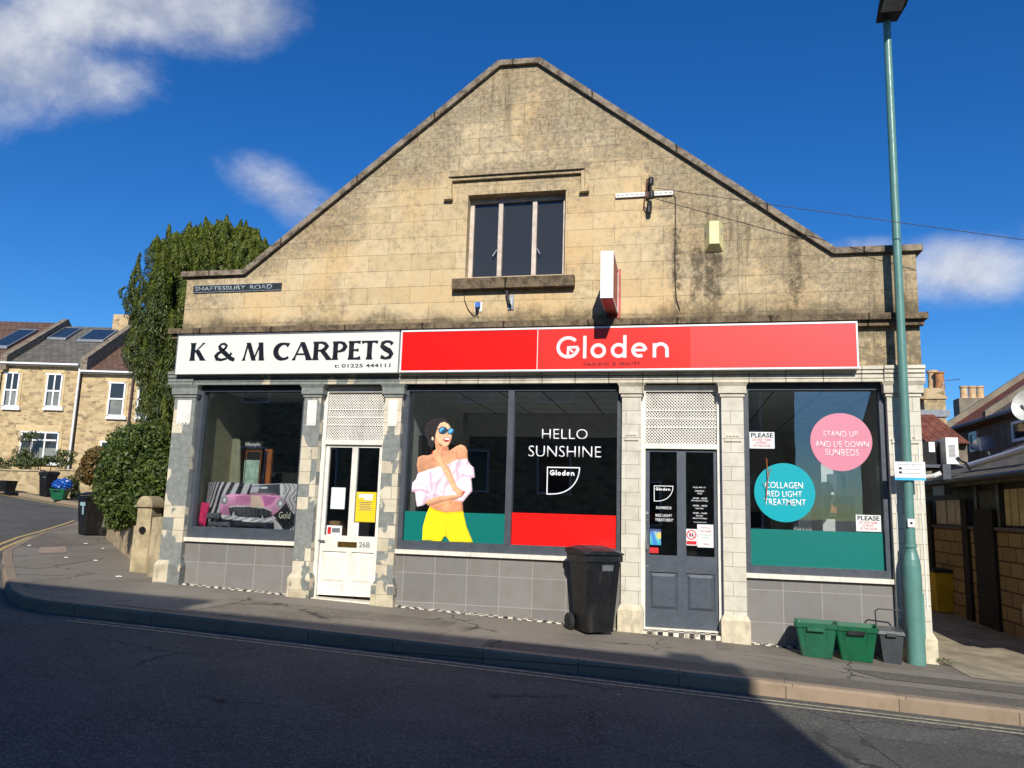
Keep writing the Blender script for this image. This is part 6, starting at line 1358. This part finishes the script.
# garden walls and what stands before the terrace
GD = 30.5
def gwall(px0, px1, top, label, mat='rubble_low'):
    a = D(px0, top, GD); b = D(px1, top, GD); o = thing('front_garden_wall', ((a[0] + b[0]) / 2, (a[1] + b[1]) / 2, 1), label, 'wall'); mb = MB(); tquad(mb, px0, top, px1, 500, 0, .3, GD); mb.build('stonework', mat, o)
    mb = MB(); tquad(mb, px0 - .5, top - 1.6, px1 + .5, top - .1, -.05, .35, GD); mb.build('coping', 'pier_stone', o, bevel=.02); return o
gwall(-60, 40.5, 470, 'stone front garden wall left of the far black bin'); gwall(58, 74, 470.5, 'short pale coped garden wall behind the blue bag'); gwall(75, 150, 472, 'stone front garden wall behind the nearer black bin')
def groundat(px, d):
    p = D(px, 480, d); return Vector((p[0], p[1], g(p[0])))
q = groundat(48.5, 29.8); wb_ = wheelie(tuple(q), rad(-10), 'distant black wheelie bin in the gap of the garden wall', sticker='small')
q = groundat(61.5, 29.2); cr = crate(tuple(q), rad(10), 'far green crate under a blue bag by the garden wall', 'box_green'); cr['group'] = 'green crates across the side road'; cr.scale = (1.35, 1.2, 1.1)
me = bpy.data.meshes.new('blue_bag'); bm = bmesh.new(); bmesh.ops.create_icosphere(bm, subdivisions=4, radius=1)
for v in bm.verts:
    n_ = v.co.copy(); k = 1 + .10 * math.sin(n_.x * 6 + 1) * math.sin(n_.y * 7) + .08 * math.sin(n_.z * 13 + n_.x * 9) + .05 * math.sin(n_.y * 21); v.co = Vector((n_.x * .34 * k, n_.y * .28 * k, .18 + n_.z * .22 * k))
bm.to_mesh(me); bm.free(); me.materials.append(MT['blue_bag']); bag = bpy.data.objects.new('recycling_bag', me); COL.objects.link(bag); bag.location = (q.x + .05, q.y, q.z + .38); tag(bag, 'crumpled bright blue bag resting on the far green crate', 'bag')
q = groundat(4, 29.6); bx_ = MB(); bx_.hexa([(q.x - .35, q.y - .2, q.z), (q.x + .3, q.y - .2, q.z), (q.x + .3, q.y + .25, q.z), (q.x - .35, q.y + .25, q.z)], [(q.x - .42, q.y - .25, q.z + .42), (q.x + .36, q.y - .25, q.z + .42), (q.x + .36, q.y + .3, q.z + .42), (q.x - .42, q.y + .3, q.z + .42)]); single(bx_, 'black_crate', 'black', 'low black crate at the left edge by the garden wall', 'crate', bevel=.03)
def plant(px, py, r, n, label, mat='shrub', d=31.5, name='garden_plant', sz=.12):
    p = D(px, py, d); base_ = groundat(px, d); o = thing(name, tuple(base_), label, 'plant', 'plants in front of the terrace')
    bl = [(p[0] + RS.uniform(-1, 1) * r[0] * .6, p[1] + RS.uniform(-.3, .3), p[2] + RS.uniform(-1, 1) * r[1] * .6, r[0] * RS.uniform(.3, .6), .4, r[1] * RS.uniform(.3, .6)) for _ in range(6)]
    c, nn = blob_points(bl, n, .3); leaves('foliage', c, nn, sz, mat, o, .5, .2, .9); mb = MB()
    for b in bl[:3]: mb.cyl(tuple(base_), (b[0], b[1], b[2]), .025, .012, 6)
    mb.build('stem', 'bark', o)
plant(9, 468, (1.0, .6), 1500, 'leafy shrub over the garden wall at the left edge'); plant(28, 458, (.45, .9), 900, 'climbing plant beside the wide ground floor window', d=36); plant(45, 462, (.9, .3), 900, 'low trailing plant above the far black bin', d=33); plant(62, 458, (.5, .45), 600, 'small pale green plant right of the wide ground floor window', d=35); plant(74, 488, (.22, .5), 400, 'thin weed on the garden wall beside the blue bag', d=30.2); plant(30, 440, (.35, .5), 350, 'climber leaves at the top of the wide window', d=37.3)

# ================================================================ RIGHT: the alley
WX = 4.75
Ln = thing('outbuilding', (WX + 1.5, 4, g(WX)), 'low outbuilding along the alley with stone block wall, dark timber front and old tiled roof', 'building')
yE = 7.6; zs = 1.31; zev = 2.10
m = MB(); m.box(WX, WX + .2, -1.6, yE, -.8, zs); m.build('block_wall', 'block', Ln)
m = MB(); m.box(WX - .04, WX + .22, -1.6, yE, zs + .002, zs + .045); m.build('wall_sill', 'frame_dark', Ln, bevel=.006)
m = MB(); m.box(WX + .06, WX + .16, -1.6, yE, zs + .046, zev); m.build('timber_front', 'reveal', Ln)
def wally(px): return XP(px, 510, WX)[1]
def wallwin(pxs, z0, z1, mat, nm, d=.0):
    ya, yb_ = wally(pxs[1]), wally(pxs[0]); mb = MB(); mb.box(WX + .03 + d, WX + .058, ya, yb_, z0, z1); return mb.build(nm, mat, Ln, bevel=.004)
cream = m_plain('cream_curtain', srgb(200, 188, 150), .8, 0, .1)
for pxs in ((1003, 1008), (1009, 1016), (1017, 1024)): wallwin(pxs, zs + .08, 1.92, cream, 'curtained_pane')
pale = m_plain('pale_grey_panel', srgb(188, 186, 182), .7, 0, .1, .3)
for pxs in ((934.5, 944), (945.5, 953), (953.8, 959.5)): wallwin(pxs, zs + .06, 1.80, pale, 'grey_panel')
wallwin((977, 997), zs + .08, 1.92, m_plain('dark_green_panel', srgb(58, 70, 68), .6), 'dark_panel'); 
m = MB()
for px in (976, 998): ya = wally(px); m = MB(); m.box(WX + .0, WX + .059, ya - .05, ya + .05, zs + .046, zev); m.build('mullion', 'frame_dark', Ln)
# buttresses / dark posts against the wall
for (px, w, lb) in ((985, .40, None), (966, .26, None), (931, .2, None)):
    ya = wally(px); m = MB(); m.box(WX - .05, WX - .001, ya - w / 2 - (.2 if w > .3 else 0), ya + w / 2 + (.2 if w > .3 else 0), -.4, zs + (.32 if w > .3 else .5)); m.build('dark_door' if w > .3 else 'post', 'int_dark', Ln, bevel=.004)
m = MB(); m.prism([(WX - .28, -1.9, zev + .0), (WX + 3.4, -1.9, zev + 1.42), (WX + 3.4, -1.9, zev + 1.30), (WX - .20, -1.9, zev - .10)], (0, yE + 2.2, 0)); m.build('roof', 'roof_slate', Ln)
m = MB(); m.prism([(WX + .2, yE - .2, -.8), (WX + 3.3, yE - .2, -.8), (WX + 3.3, yE - .2, zev + 1.2), (WX + .2, yE - .2, zev + .02)], (0, .2, 0)); m.build('end_wall', 'block', Ln)
m = MB(); m.tube([(WX - .33, -1.9, zev - .02), (WX - .33, yE + .2, zev - .02)], .045, 10); m.build('gutter', 'black', Ln)
for px in (1004,): pass
m = MB(); q = XP(1013, 610, WX - .2); m.cyl((q[0], q[1] - .4, -.25), (q[0], q[1] - .4, .35), .03, n=10); single(m, 'steel_post', 'steel', 'short grey upright post in front of the block wall', 'post')
# big pipes over the roof
m = MB(); a = XP(969, 466, WX + .25); b = XP(1040, 445, WX + .25); m.cyl(tuple(a), tuple(b), .055, n=12); single(m, 'white_pipe', 'white_clean', 'long white pipe lying up the outbuilding roof', 'pipe')
m = MB(); a = XP(926, 477, WX - .6); b = XP(934, 476, WX - .5); c = XP(941, 473, WX - .4); m.tube([tuple(a), tuple(b), tuple(c)], .04, 10); single(m, 'white_pipe', 'white_clean', 'short white pipe behind the parking notice', 'pipe')
# air conditioner on its bracket
ax0 = XP(944, 437, WX - .25); ax1 = XP(959, 465, WX - .25)
ay = ax0[1]; sc = (ay + 9.6) / 770
Ac = thing('air_conditioner', (ax0[0] + .15, ay, ax1[2]), 'white air conditioning unit on a dark bracket over the alley', 'air conditioner')
x0_, x1_ = F(946, 450, ay)[0], F(958.5, 450, ay)[0]; z1_, z0_ = F(952, 437.5, ay)[2], F(952, 464, ay)[2]
m = MB(); m.box(x0_, x1_, ay, ay + .75, z0_, z1_); m.build('casing', 'white_clean', Ac, bevel=.01)
m = MB()
for k in range(10): m.box(x0_ + .04, x1_ - .05, ay - .008, ay - .001, z0_ + .12 + k * .022, z0_ + .128 + k * .022)
m.build('grille', 'grey_ink', Ac)
m = MB(); m.tube([(x1_ - .04, ay - .03, z0_ + .12), (x1_ + .02, ay - .04, z0_ + .05), (x1_ + .10, ay - .02, z0_ + .02), (x1_ + .16, ay, z0_ - .1)], .018, 8); m.build('hose', 'black', Ac)
m = MB(); xb0, xb1 = F(943.5, 480, ay)[0], F(951.5, 480, ay)[0]; m.box(xb0, xb1, ay, ay + .6, F(947, 495, ay)[2], z0_ - .004); m.box(F(927, 470, ay)[0], x1_ + .1, ay + .1, ay + .7, z0_ - .06, z0_ - .006); m.build('bracket', 'frame_dark', Ac, bevel=.006)
# shed box beside it
m = MB(); m.box(F(922, 450, ay)[0], F(944.8, 450, ay)[0], ay + .3, ay + 1.4, F(933, 468, ay)[2], F(933, 440, ay)[2]); sh_ = single(m, 'ventilation_box', 'int_dark', 'dark grey ventilation box left of the air conditioning unit', 'box', bevel=.01)
m = MB(); p0, p1 = F(929, 452, ay + .29), F(934.5, 442, ay + .29); m.box(p0[0], p1[0], ay + .285, ay + .299, p0[2], p1[2]); pl = single(m, 'label_plate', 'white_clean', 'small white plate on the dark ventilation box', 'plate')
# yellow grit bin
yb0 = GP(941, 612); bx, by = WX - .55, 6.0
px0_, px1_ = F(931, 590, by)[0], F(958, 590, by)[0]
Yb = thing('yellow_bin', ((px0_ + px1_) / 2, by, g(4.5)), 'yellow bin with dark lid in the shade at the back of the alley', 'bin')
cx = (px0_ + px1_) / 2; hw = (px1_ - px0_) / 2; zb0, zb1 = F(943, 611, by)[2], F(943, 572, by)[2]
m = MB(); m.hexa([(cx - hw * .8, by - .2, zb0), (cx + hw * .72, by - .2, zb0), (cx + hw * .72, by + .25, zb0), (cx - hw * .8, by + .25, zb0)], [(cx - hw, by - .27, zb1), (cx + hw, by - .27, zb1), (cx + hw, by + .32, zb1), (cx - hw, by + .32, zb1)]); m.build('tub', 'yellow_bin', Yb, bevel=.02)
m = MB(); m.box(cx - hw - .02, cx + hw + .02, by - .3, by + .35, zb1 + .002, zb1 + .06); m.build('lid', 'black', Yb, bevel=.015)
# alley end: dark gate closing the view
m = MB(); m.box(2.9, WX - .05, 8.9, 9.0, -.5, 1.9); m.box(3.6, 3.66, 8.88, 8.899, -.4, 1.9); single(m, 'timber_gate', 'int_dark', 'dark timber gate closing the end of the alley', 'gate')
# stone house with red roof beyond the outbuilding
ex = 9.9; e0 = XP(949, 427, ex); e1 = XP(1024, 406, ex)
zeR = (e0[2] + e1[2]) / 2; yF = e0[1]; yM = XP(991, 410, ex)[1]
Rh = thing('roadside_house', (ex + 3, yM, -.4), 'grey stone house with red tiled roof and pale copings behind the outbuilding', 'house')
m = MB(); m.box(ex + .25, ex + 7, 4, yF, -1, zeR - .05); m.build('wall', 'render_grey', Rh)
vt = XP(1024, 366, ex + 6)
# verge line: far coping passes (947,410) and (1024,365) on the plane y = yF
pA = F(949, 424, yF); pB = F(1024, 374, yF); slope = (pB[2] - pA[2]) / (pB[0] - pA[0])
xr = ex + 6.5; zr_ = zeR + slope * (xr - ex)
m = MB(); m.prism([(ex, yF, zeR), (xr, yF, zr_), (xr, yF, zr_ - .25), (ex + .1, yF, zeR - .2)], (0, -(yF - yM), 0)); m.build('roof', 'roof_red', Rh)
m = MB(); m.prism([(ex, yM - .01, zeR), (xr, yM - .01, zr_), (xr, yM - .01, zr_ - .25), (ex + .1, yM - .01, zeR - .2)], (0, -(yM - 4), 0)); m.build('roof', 'roof_slate', Rh)
for yy_, ww in ((yF, .30), (yM + .05, .26)):
    m = MB(); m.prism([(ex - .15, yy_, zeR - .1), (ex - .15, yy_, zeR + .14), (xr, yy_, zr_ + .18), (xr, yy_, zr_ - .05)], (0, ww, 0)); m.build('coping', 'render_grey', Rh)
m = MB(); m.tube([(ex - .08, 4, zeR - .08), (ex - .08, yF, zeR - .08)], .07, 8); m.build('gutter', 'lead', Rh)
def sidewin(px0, px1, py0, py1):
    a = XP(px0, py0, ex + .25); b = XP(px1, py0, ex + .25); c = XP((px0 + px1) / 2, py1, ex + .25)
    mb = MB(); z1_, z0_ = (a[2] + b[2]) / 2, c[2]; ya, yb_ = b[1], a[1]; t = .09
    mb.box(ex + .18, ex + .249, ya, yb_, z0_, z0_ + t); mb.box(ex + .18, ex + .249, ya, yb_, z1_ - t, z1_); mb.box(ex + .18, ex + .249, ya, ya + t, z0_ + t, z1_ - t); mb.box(ex + .18, ex + .249, yb_ - t, yb_, z0_ + t, z1_ - t)
    o = mb.build('window', 'white_clean', Rh); mb = MB(); mb.box(ex + .215, ex + .248, ya + t, yb_ - t, z0_ + t, z1_ - t); mb.build('pane', 'glass_far', o)
sidewin(970.5, 978, 432, 452); sidewin(1013, 1030, 420, 441)
# dishes
def dish(c, r, nvec, label, mat, arm=True):
    o = thing('satellite_dish', tuple(c), label, 'satellite dish'); nv = Vector(nvec).normalized(); u = nv.cross(Vector((0, 0, 1))).normalized(); w = u.cross(nv); m = MB(); prev = None; n = 28
    rings = []
    for k in range(6):
        rr = r * k / 5; rings.append([m.bm.verts.new(Vector(c) + (u * math.cos(2 * math.pi * i / n) + w * math.sin(2 * math.pi * i / n)) * max(rr, .004) + nv * (rr * rr / (2.2 * r))) for i in range(n)])
    for A_, B_ in zip(rings[:-1], rings[1:]):
        for i in range(n): m.bm.faces.new((A_[i], A_[(i + 1) % n], B_[(i + 1) % n], B_[i]))
    rr = bmesh.ops.extrude_face_region(m.bm, geom=m.bm.faces[:]); bmesh.ops.translate(m.bm, vec=-nv * .012, verts=[v for v in rr['geom'] if isinstance(v, bmesh.types.BMVert)])
    m.build('reflector', mat, o)
    m = MB(); cc = Vector(c); m.tube([cc - w * r * .9 + nv * .1, cc - w * r * .5 + nv * r * 1.3], .014, 6); m.cyl(cc - w * r * .5 + nv * r * 1.25, cc - w * r * .42 + nv * r * 1.45, .03, n=8); m.cyl(cc - nv * .02, cc - nv * .3, .03, n=8); m.cyl(cc - nv * .3, cc - nv * .3 - Vector((0, 0, r * 1.3)), .025, n=8); m.build('arm', 'grey_ink', o); return o
dc_ = XP(1034, 407, 6.6); dish(dc_, .33, (-.75, -.75, .25), 'pale round satellite dish at the right edge', 'dish')
dc_ = XP(985, 447, 7.2); dish(dc_, .26, (-.45, -.5, .6), 'dark satellite dish on the outbuilding roof', 'navy_dish')
# red roofed low house with chimney beside the corner
yR = 20; zt_r = F(935, 408, yR)[2]
Rr = thing('rear_house', (F(935, 420, yR)[0], yR - 2, -.5), 'house with red pantiled roof and a stone chimney just right of the shop corner', 'house')
xa, xb = F(890, 420, yR)[0], F(926, 420, yR)[0]; ze_ = F(935, 440, yR - 4)[2]
m = MB(); m.box(xa, xb, yR - 3.8, yR + 4, -1, ze_); m.build('wall', 'render_grey', Rr)
m = MB(); m.prism([(xa, yR - 4.1, ze_ - .1), (xa, yR, zt_r), (xa, yR + 4.1, ze_ - .1)], (xb - xa, 0, 0)); m.build('roof', 'roof_red', Rr)
yC = yR - .8; cx0, cx1 = F(932, 400, yC)[0], F(945.5, 400, yC)[0]
m = MB(); m.box(cx0 - .25, cx1, yC, yC + .8, F(938, 416, yC)[2] - .5, F(938, 388, yC)[2]); m.box(cx0 - .42, cx1 + .05, yC - .05, yC + .85, F(938, 399, yC)[2], F(938, 396, yC)[2]); ch = m.build('chimney', 'rubble_low', Rr, bevel=.02)
m = MB(); c1 = F(940, 388, yC + .3); m.lathe((c1[0], yC + .3, c1[2] - .02), [(.17, 0), (.15, .1), (.14, .5), (.17, .53), (.17, .58)], 16); m.build('chimney_pot', 'pot_clay', ch)
m = MB(); c2 = F(932.5, 378, yC + .6); m.lathe((c2[0], yC + .6, c2[2] - .4), [(.18, 0), (.16, .1), (.15, .55), (.19, .58), (.19, .66)], 16); m.build('chimney_pot', 'pot_buff', ch)
m = MB(); m.prism([(cx0 - .5, yC - .06, F(938, 414, yC)[2] - .1), (cx1 + .1, yC - .06, F(938, 414, yC)[2] - .1), (cx1 + .1, yC - .06, F(938, 410, yC)[2]), (cx0 - .5, yC - .06, F(938, 410, yC)[2])], (0, .05, 0)); m.build('flashing', 'lead', ch)
m = MB(); a = F(944, 381, yC); b = F(960, 379, yC); m.tube([tuple(a), tuple(b)], .012, 5); m.tube([(a[0] - .1, yC, a[2] - .3), tuple(a)], .012, 5)
for k in range(5): f_ = (k + .5) / 5; m.tube([(a[0] + (b[0] - a[0]) * f_, yC - .12, a[2] + (b[2] - a[2]) * f_ - .03), (a[0] + (b[0] - a[0]) * f_, yC + .12, a[2] + (b[2] - a[2]) * f_ + .03)], .008, 5)
m.build('aerial', 'steel', ch)
# chimney stack with three pots on the far roof
yD = yF + 3; cA, cB = F(959, 400, yD)[0], F(986, 400, yD)[0]; zD = F(970, 398, yD)[2]
Fs = thing('far_house', ((cA + cB) / 2 + 1, yD + 1, -.5), 'far house whose chimney carries three buff pots behind the red roof', 'house')
m = MB(); m.box(cA - .4, cB + 3, yD - .2, yD + 5, -1, zD - 2.2); m.build('wall', 'render_grey', Fs)
m = MB(); m.prism([(cA - .7, yD - .3, zD - 2.3), (cB + 1.2, yD - .3, zD - .3), (cB + 3.4, yD - .3, zD - 2.3)], (0, 5.4, 0)); m.build('roof', 'roof_brown', Fs)
m = MB(); m.box(cA, cB + .2, yD, yD + .7, zD - 3, zD); ch = m.build('chimney', 'render_grey', Fs)
for px in (964, 972.5, 980.5):
    q = F(px, 398, yD + .35); m = MB(); m.lathe((q[0], yD + .35, zD), [(.17, 0), (.14, .1), (.13, .45), (.16, .48), (.16, .54)], 14); m.build('chimney_pot', 'pot_buff', ch)
# plinth weeds at the corner
m = MB(); 
c = RS.uniform(-1, 1, (60, 3)) * np.array([.10, .04, .025]) + np.array([2.82, -.13, g(2.8) + .05]); Wd = thing('weed', (2.82, -.13, g(2.8)), 'small weeds growing at the foot of the corner pilaster', 'weeds'); leaves('foliage', c, np.tile([0, -.5, .8], (60, 1)), .035, 'shrub', Wd, .3, .8, .6)

opposite(-2.5, 3.4, -14.3, 7.85, 'parapeted stone house facing the grey shop door across the road', chim=((3.03, -14.65, 8.2),))
opposite(-34, -2.501, -14.3, 8.3, 'longer and taller parapeted stone house across the road')
opposite(9, 20, -24, 5.6, 'lower gabled house further along across the road', ridge=8.2)

# ================================================================ LIGHT AND SKY
SD = _norm(np.array([.225, -1, .62]))       # towards the sun
el = math.asin(SD[2]); az = math.atan2(SD[0], SD[1])
sun = bpy.data.lights.new('sun', 'SUN'); so = bpy.data.objects.new('sun', sun); COL.objects.link(so)
sun.energy = 5.0; sun.angle = rad(.5); sun.color = (1, .945, .85)
so.rotation_euler = Vector(SD).to_track_quat('Z', 'Y').to_euler(); so.location = (4, -20, 14)
wd = bpy.data.worlds.new('World'); scene.world = wd; wd.use_nodes = True; nt = wd.node_tree; nt.nodes.clear()
def wn(k, **kw):
    x = nt.nodes.new(k)
    for a, b in kw.items(): setattr(x, a, b)
    return x
sky = wn('ShaderNodeTexSky', sky_type='NISHITA'); sky.sun_disc = False; sky.sun_elevation = el; sky.sun_rotation = az % (2 * math.pi)
sky.altitude = 0; sky.air_density = 1.0; sky.dust_density = .25; sky.ozone_density = 3.0
hs = wn('ShaderNodeHueSaturation'); hs.inputs['Saturation'].default_value = 1.32; hs.inputs['Value'].default_value = 1.34; nt.links.new(sky.outputs[0], hs.inputs['Color'])
tn = wn('ShaderNodeMix', data_type='RGBA', blend_type='MULTIPLY'); tn.inputs[0].default_value = 1; nt.links.new(hs.outputs[0], tn.inputs[6]); tn.inputs[7].default_value = (.66, 1.06, 1.46, 1)
tc = wn('ShaderNodeTexCoord'); dirv = wn('ShaderNodeVectorMath', operation='NORMALIZE'); nt.links.new(tc.outputs['Generated'], dirv.inputs[0])
def wmath(op, a, b=0.0):
    x = wn('ShaderNodeMath', operation=op)
    for i, v in enumerate((a, b)):
        if isinstance(v, bpy.types.NodeSocket): nt.links.new(v, x.inputs[i])
        else: x.inputs[i].default_value = v
    return x.outputs[0]
def wdot(v):
    x = wn('ShaderNodeVectorMath', operation='DOT_PRODUCT'); nt.links.new(dirv.outputs[0], x.inputs[0]); x.inputs[1].default_value = tuple(v); return x.outputs['Value']
def wnoise(scale, sc=(1, 1, 1), detail=9, rough=.62, loc=(0, 0, 0), dist=0.0):
    mp = wn('ShaderNodeMapping'); nt.links.new(dirv.outputs[0], mp.inputs[0]); mp.inputs['Scale'].default_value = sc; mp.inputs['Location'].default_value = loc
    x = wn('ShaderNodeTexNoise'); nt.links.new(mp.outputs[0], x.inputs['Vector']); x.inputs['Scale'].default_value = scale; x.inputs['Detail'].default_value = detail; x.inputs['Roughness'].default_value = rough; x.inputs['Distortion'].default_value = dist; return x.outputs[0]
def wramp(f, a, b, lo=0., hi=1.):
    x = wn('ShaderNodeMapRange', interpolation_type='SMOOTHSTEP'); nt.links.new(f, x.inputs[0])
    for i, v in enumerate((a, b, lo, hi)): x.inputs[i + 1].default_value = v
    return x.outputs[0]
nz = wnoise(3.6, (1, 1, 1.6), 12, .68, (1.3, .2, .7), .25); nf = wnoise(9, (1, 1, 1.4), 8, .6, (4, 1, 2), .3)
tot = None
# real directions of the cloud banks: (bearing pixel of the photograph, half width, half height, tilt, amount)
for (px, py, rx, ry, tl_, am) in ((-10, 50, 130, 62, -6, .95), (100, 15, 190, 42, 4, .95), (225, 10, 95, 46, 10, .78), (95, 84, 80, 36, 20, .72), (296, 200, 80, 32, -30, .66), (968, 268, 84, 44, 0, .95), (866, 244, 50, 16, 0, .75), (1190, 250, 170, 60, 0, .9), (-330, 110, 220, 60, 0, .8)):
    c = _norm(ray(px, py)); r_ax = _norm(ray(px + 40, py) - ray(px, py) * 1.0); r_ax = _norm(r_ax - c * r_ax.dot(c)); u_ax = np.cross(r_ax, c)
    ct, st_ = math.cos(rad(tl_)), math.sin(rad(tl_)); a1 = (r_ax * ct + u_ax * st_) * FPX / rx; a2 = (-r_ax * st_ + u_ax * ct) * FPX / ry
    k_ = 1 / math.sqrt(1 + ((px - 512) ** 2 + (py - 384) ** 2) / FPX ** 2)
    dx_ = wmath('POWER', wmath('ABSOLUTE', wdot(a1)), 2.0); dy_ = wmath('POWER', wmath('ABSOLUTE', wdot(a2)), 2.0)
    d = wmath('SQRT', wmath('ADD', dx_, dy_)); fr_ = wramp(wdot(c), .3, .6)
    v = wmath('MULTIPLY', wmath('MULTIPLY', wramp(d, 0.0, 1.5, 1, 0), am), fr_); tot = v if tot is None else wmath('MAXIMUM', tot, v)
dens_ = wmath('ADD', wmath('MULTIPLY', tot, .70), wmath('SUBTRACT', wmath('ADD', wmath('MULTIPLY', nz, .85), wmath('MULTIPLY', nf, .28)), .56))
alpha = wmath('MULTIPLY', wramp(dens_, .20, .70), .84)
mx = wn('ShaderNodeMix', data_type='RGBA'); nt.links.new(alpha, mx.inputs[0]); nt.links.new(tn.outputs[2], mx.inputs[6])
cc = wn('ShaderNodeMix', data_type='RGBA'); nt.links.new(wramp(nf, .35, .65), cc.inputs[0]); cc.inputs[6].default_value = (7.6, 8.2, 9.6, 1); cc.inputs[7].default_value = (13.0, 13.2, 13.6, 1)
nt.links.new(cc.outputs[2], mx.inputs[7])
bg = wn('ShaderNodeBackground'); bg.inputs['Strength'].default_value = .060; nt.links.new(mx.outputs[2], bg.inputs[0]); wo_ = wn('ShaderNodeOutputWorld'); nt.links.new(bg.outputs[0], wo_.inputs[0])

scene.view_settings.view_transform = 'Standard'; scene.view_settings.look = 'None'; scene.view_settings.exposure = .10; scene.view_settings.gamma = 1
scene.render.engine = 'CYCLES'; scene.cycles.transparent_max_bounces = 16; scene.cycles.max_bounces = 8
scene.render.resolution_x = 1024; scene.render.resolution_y = 768
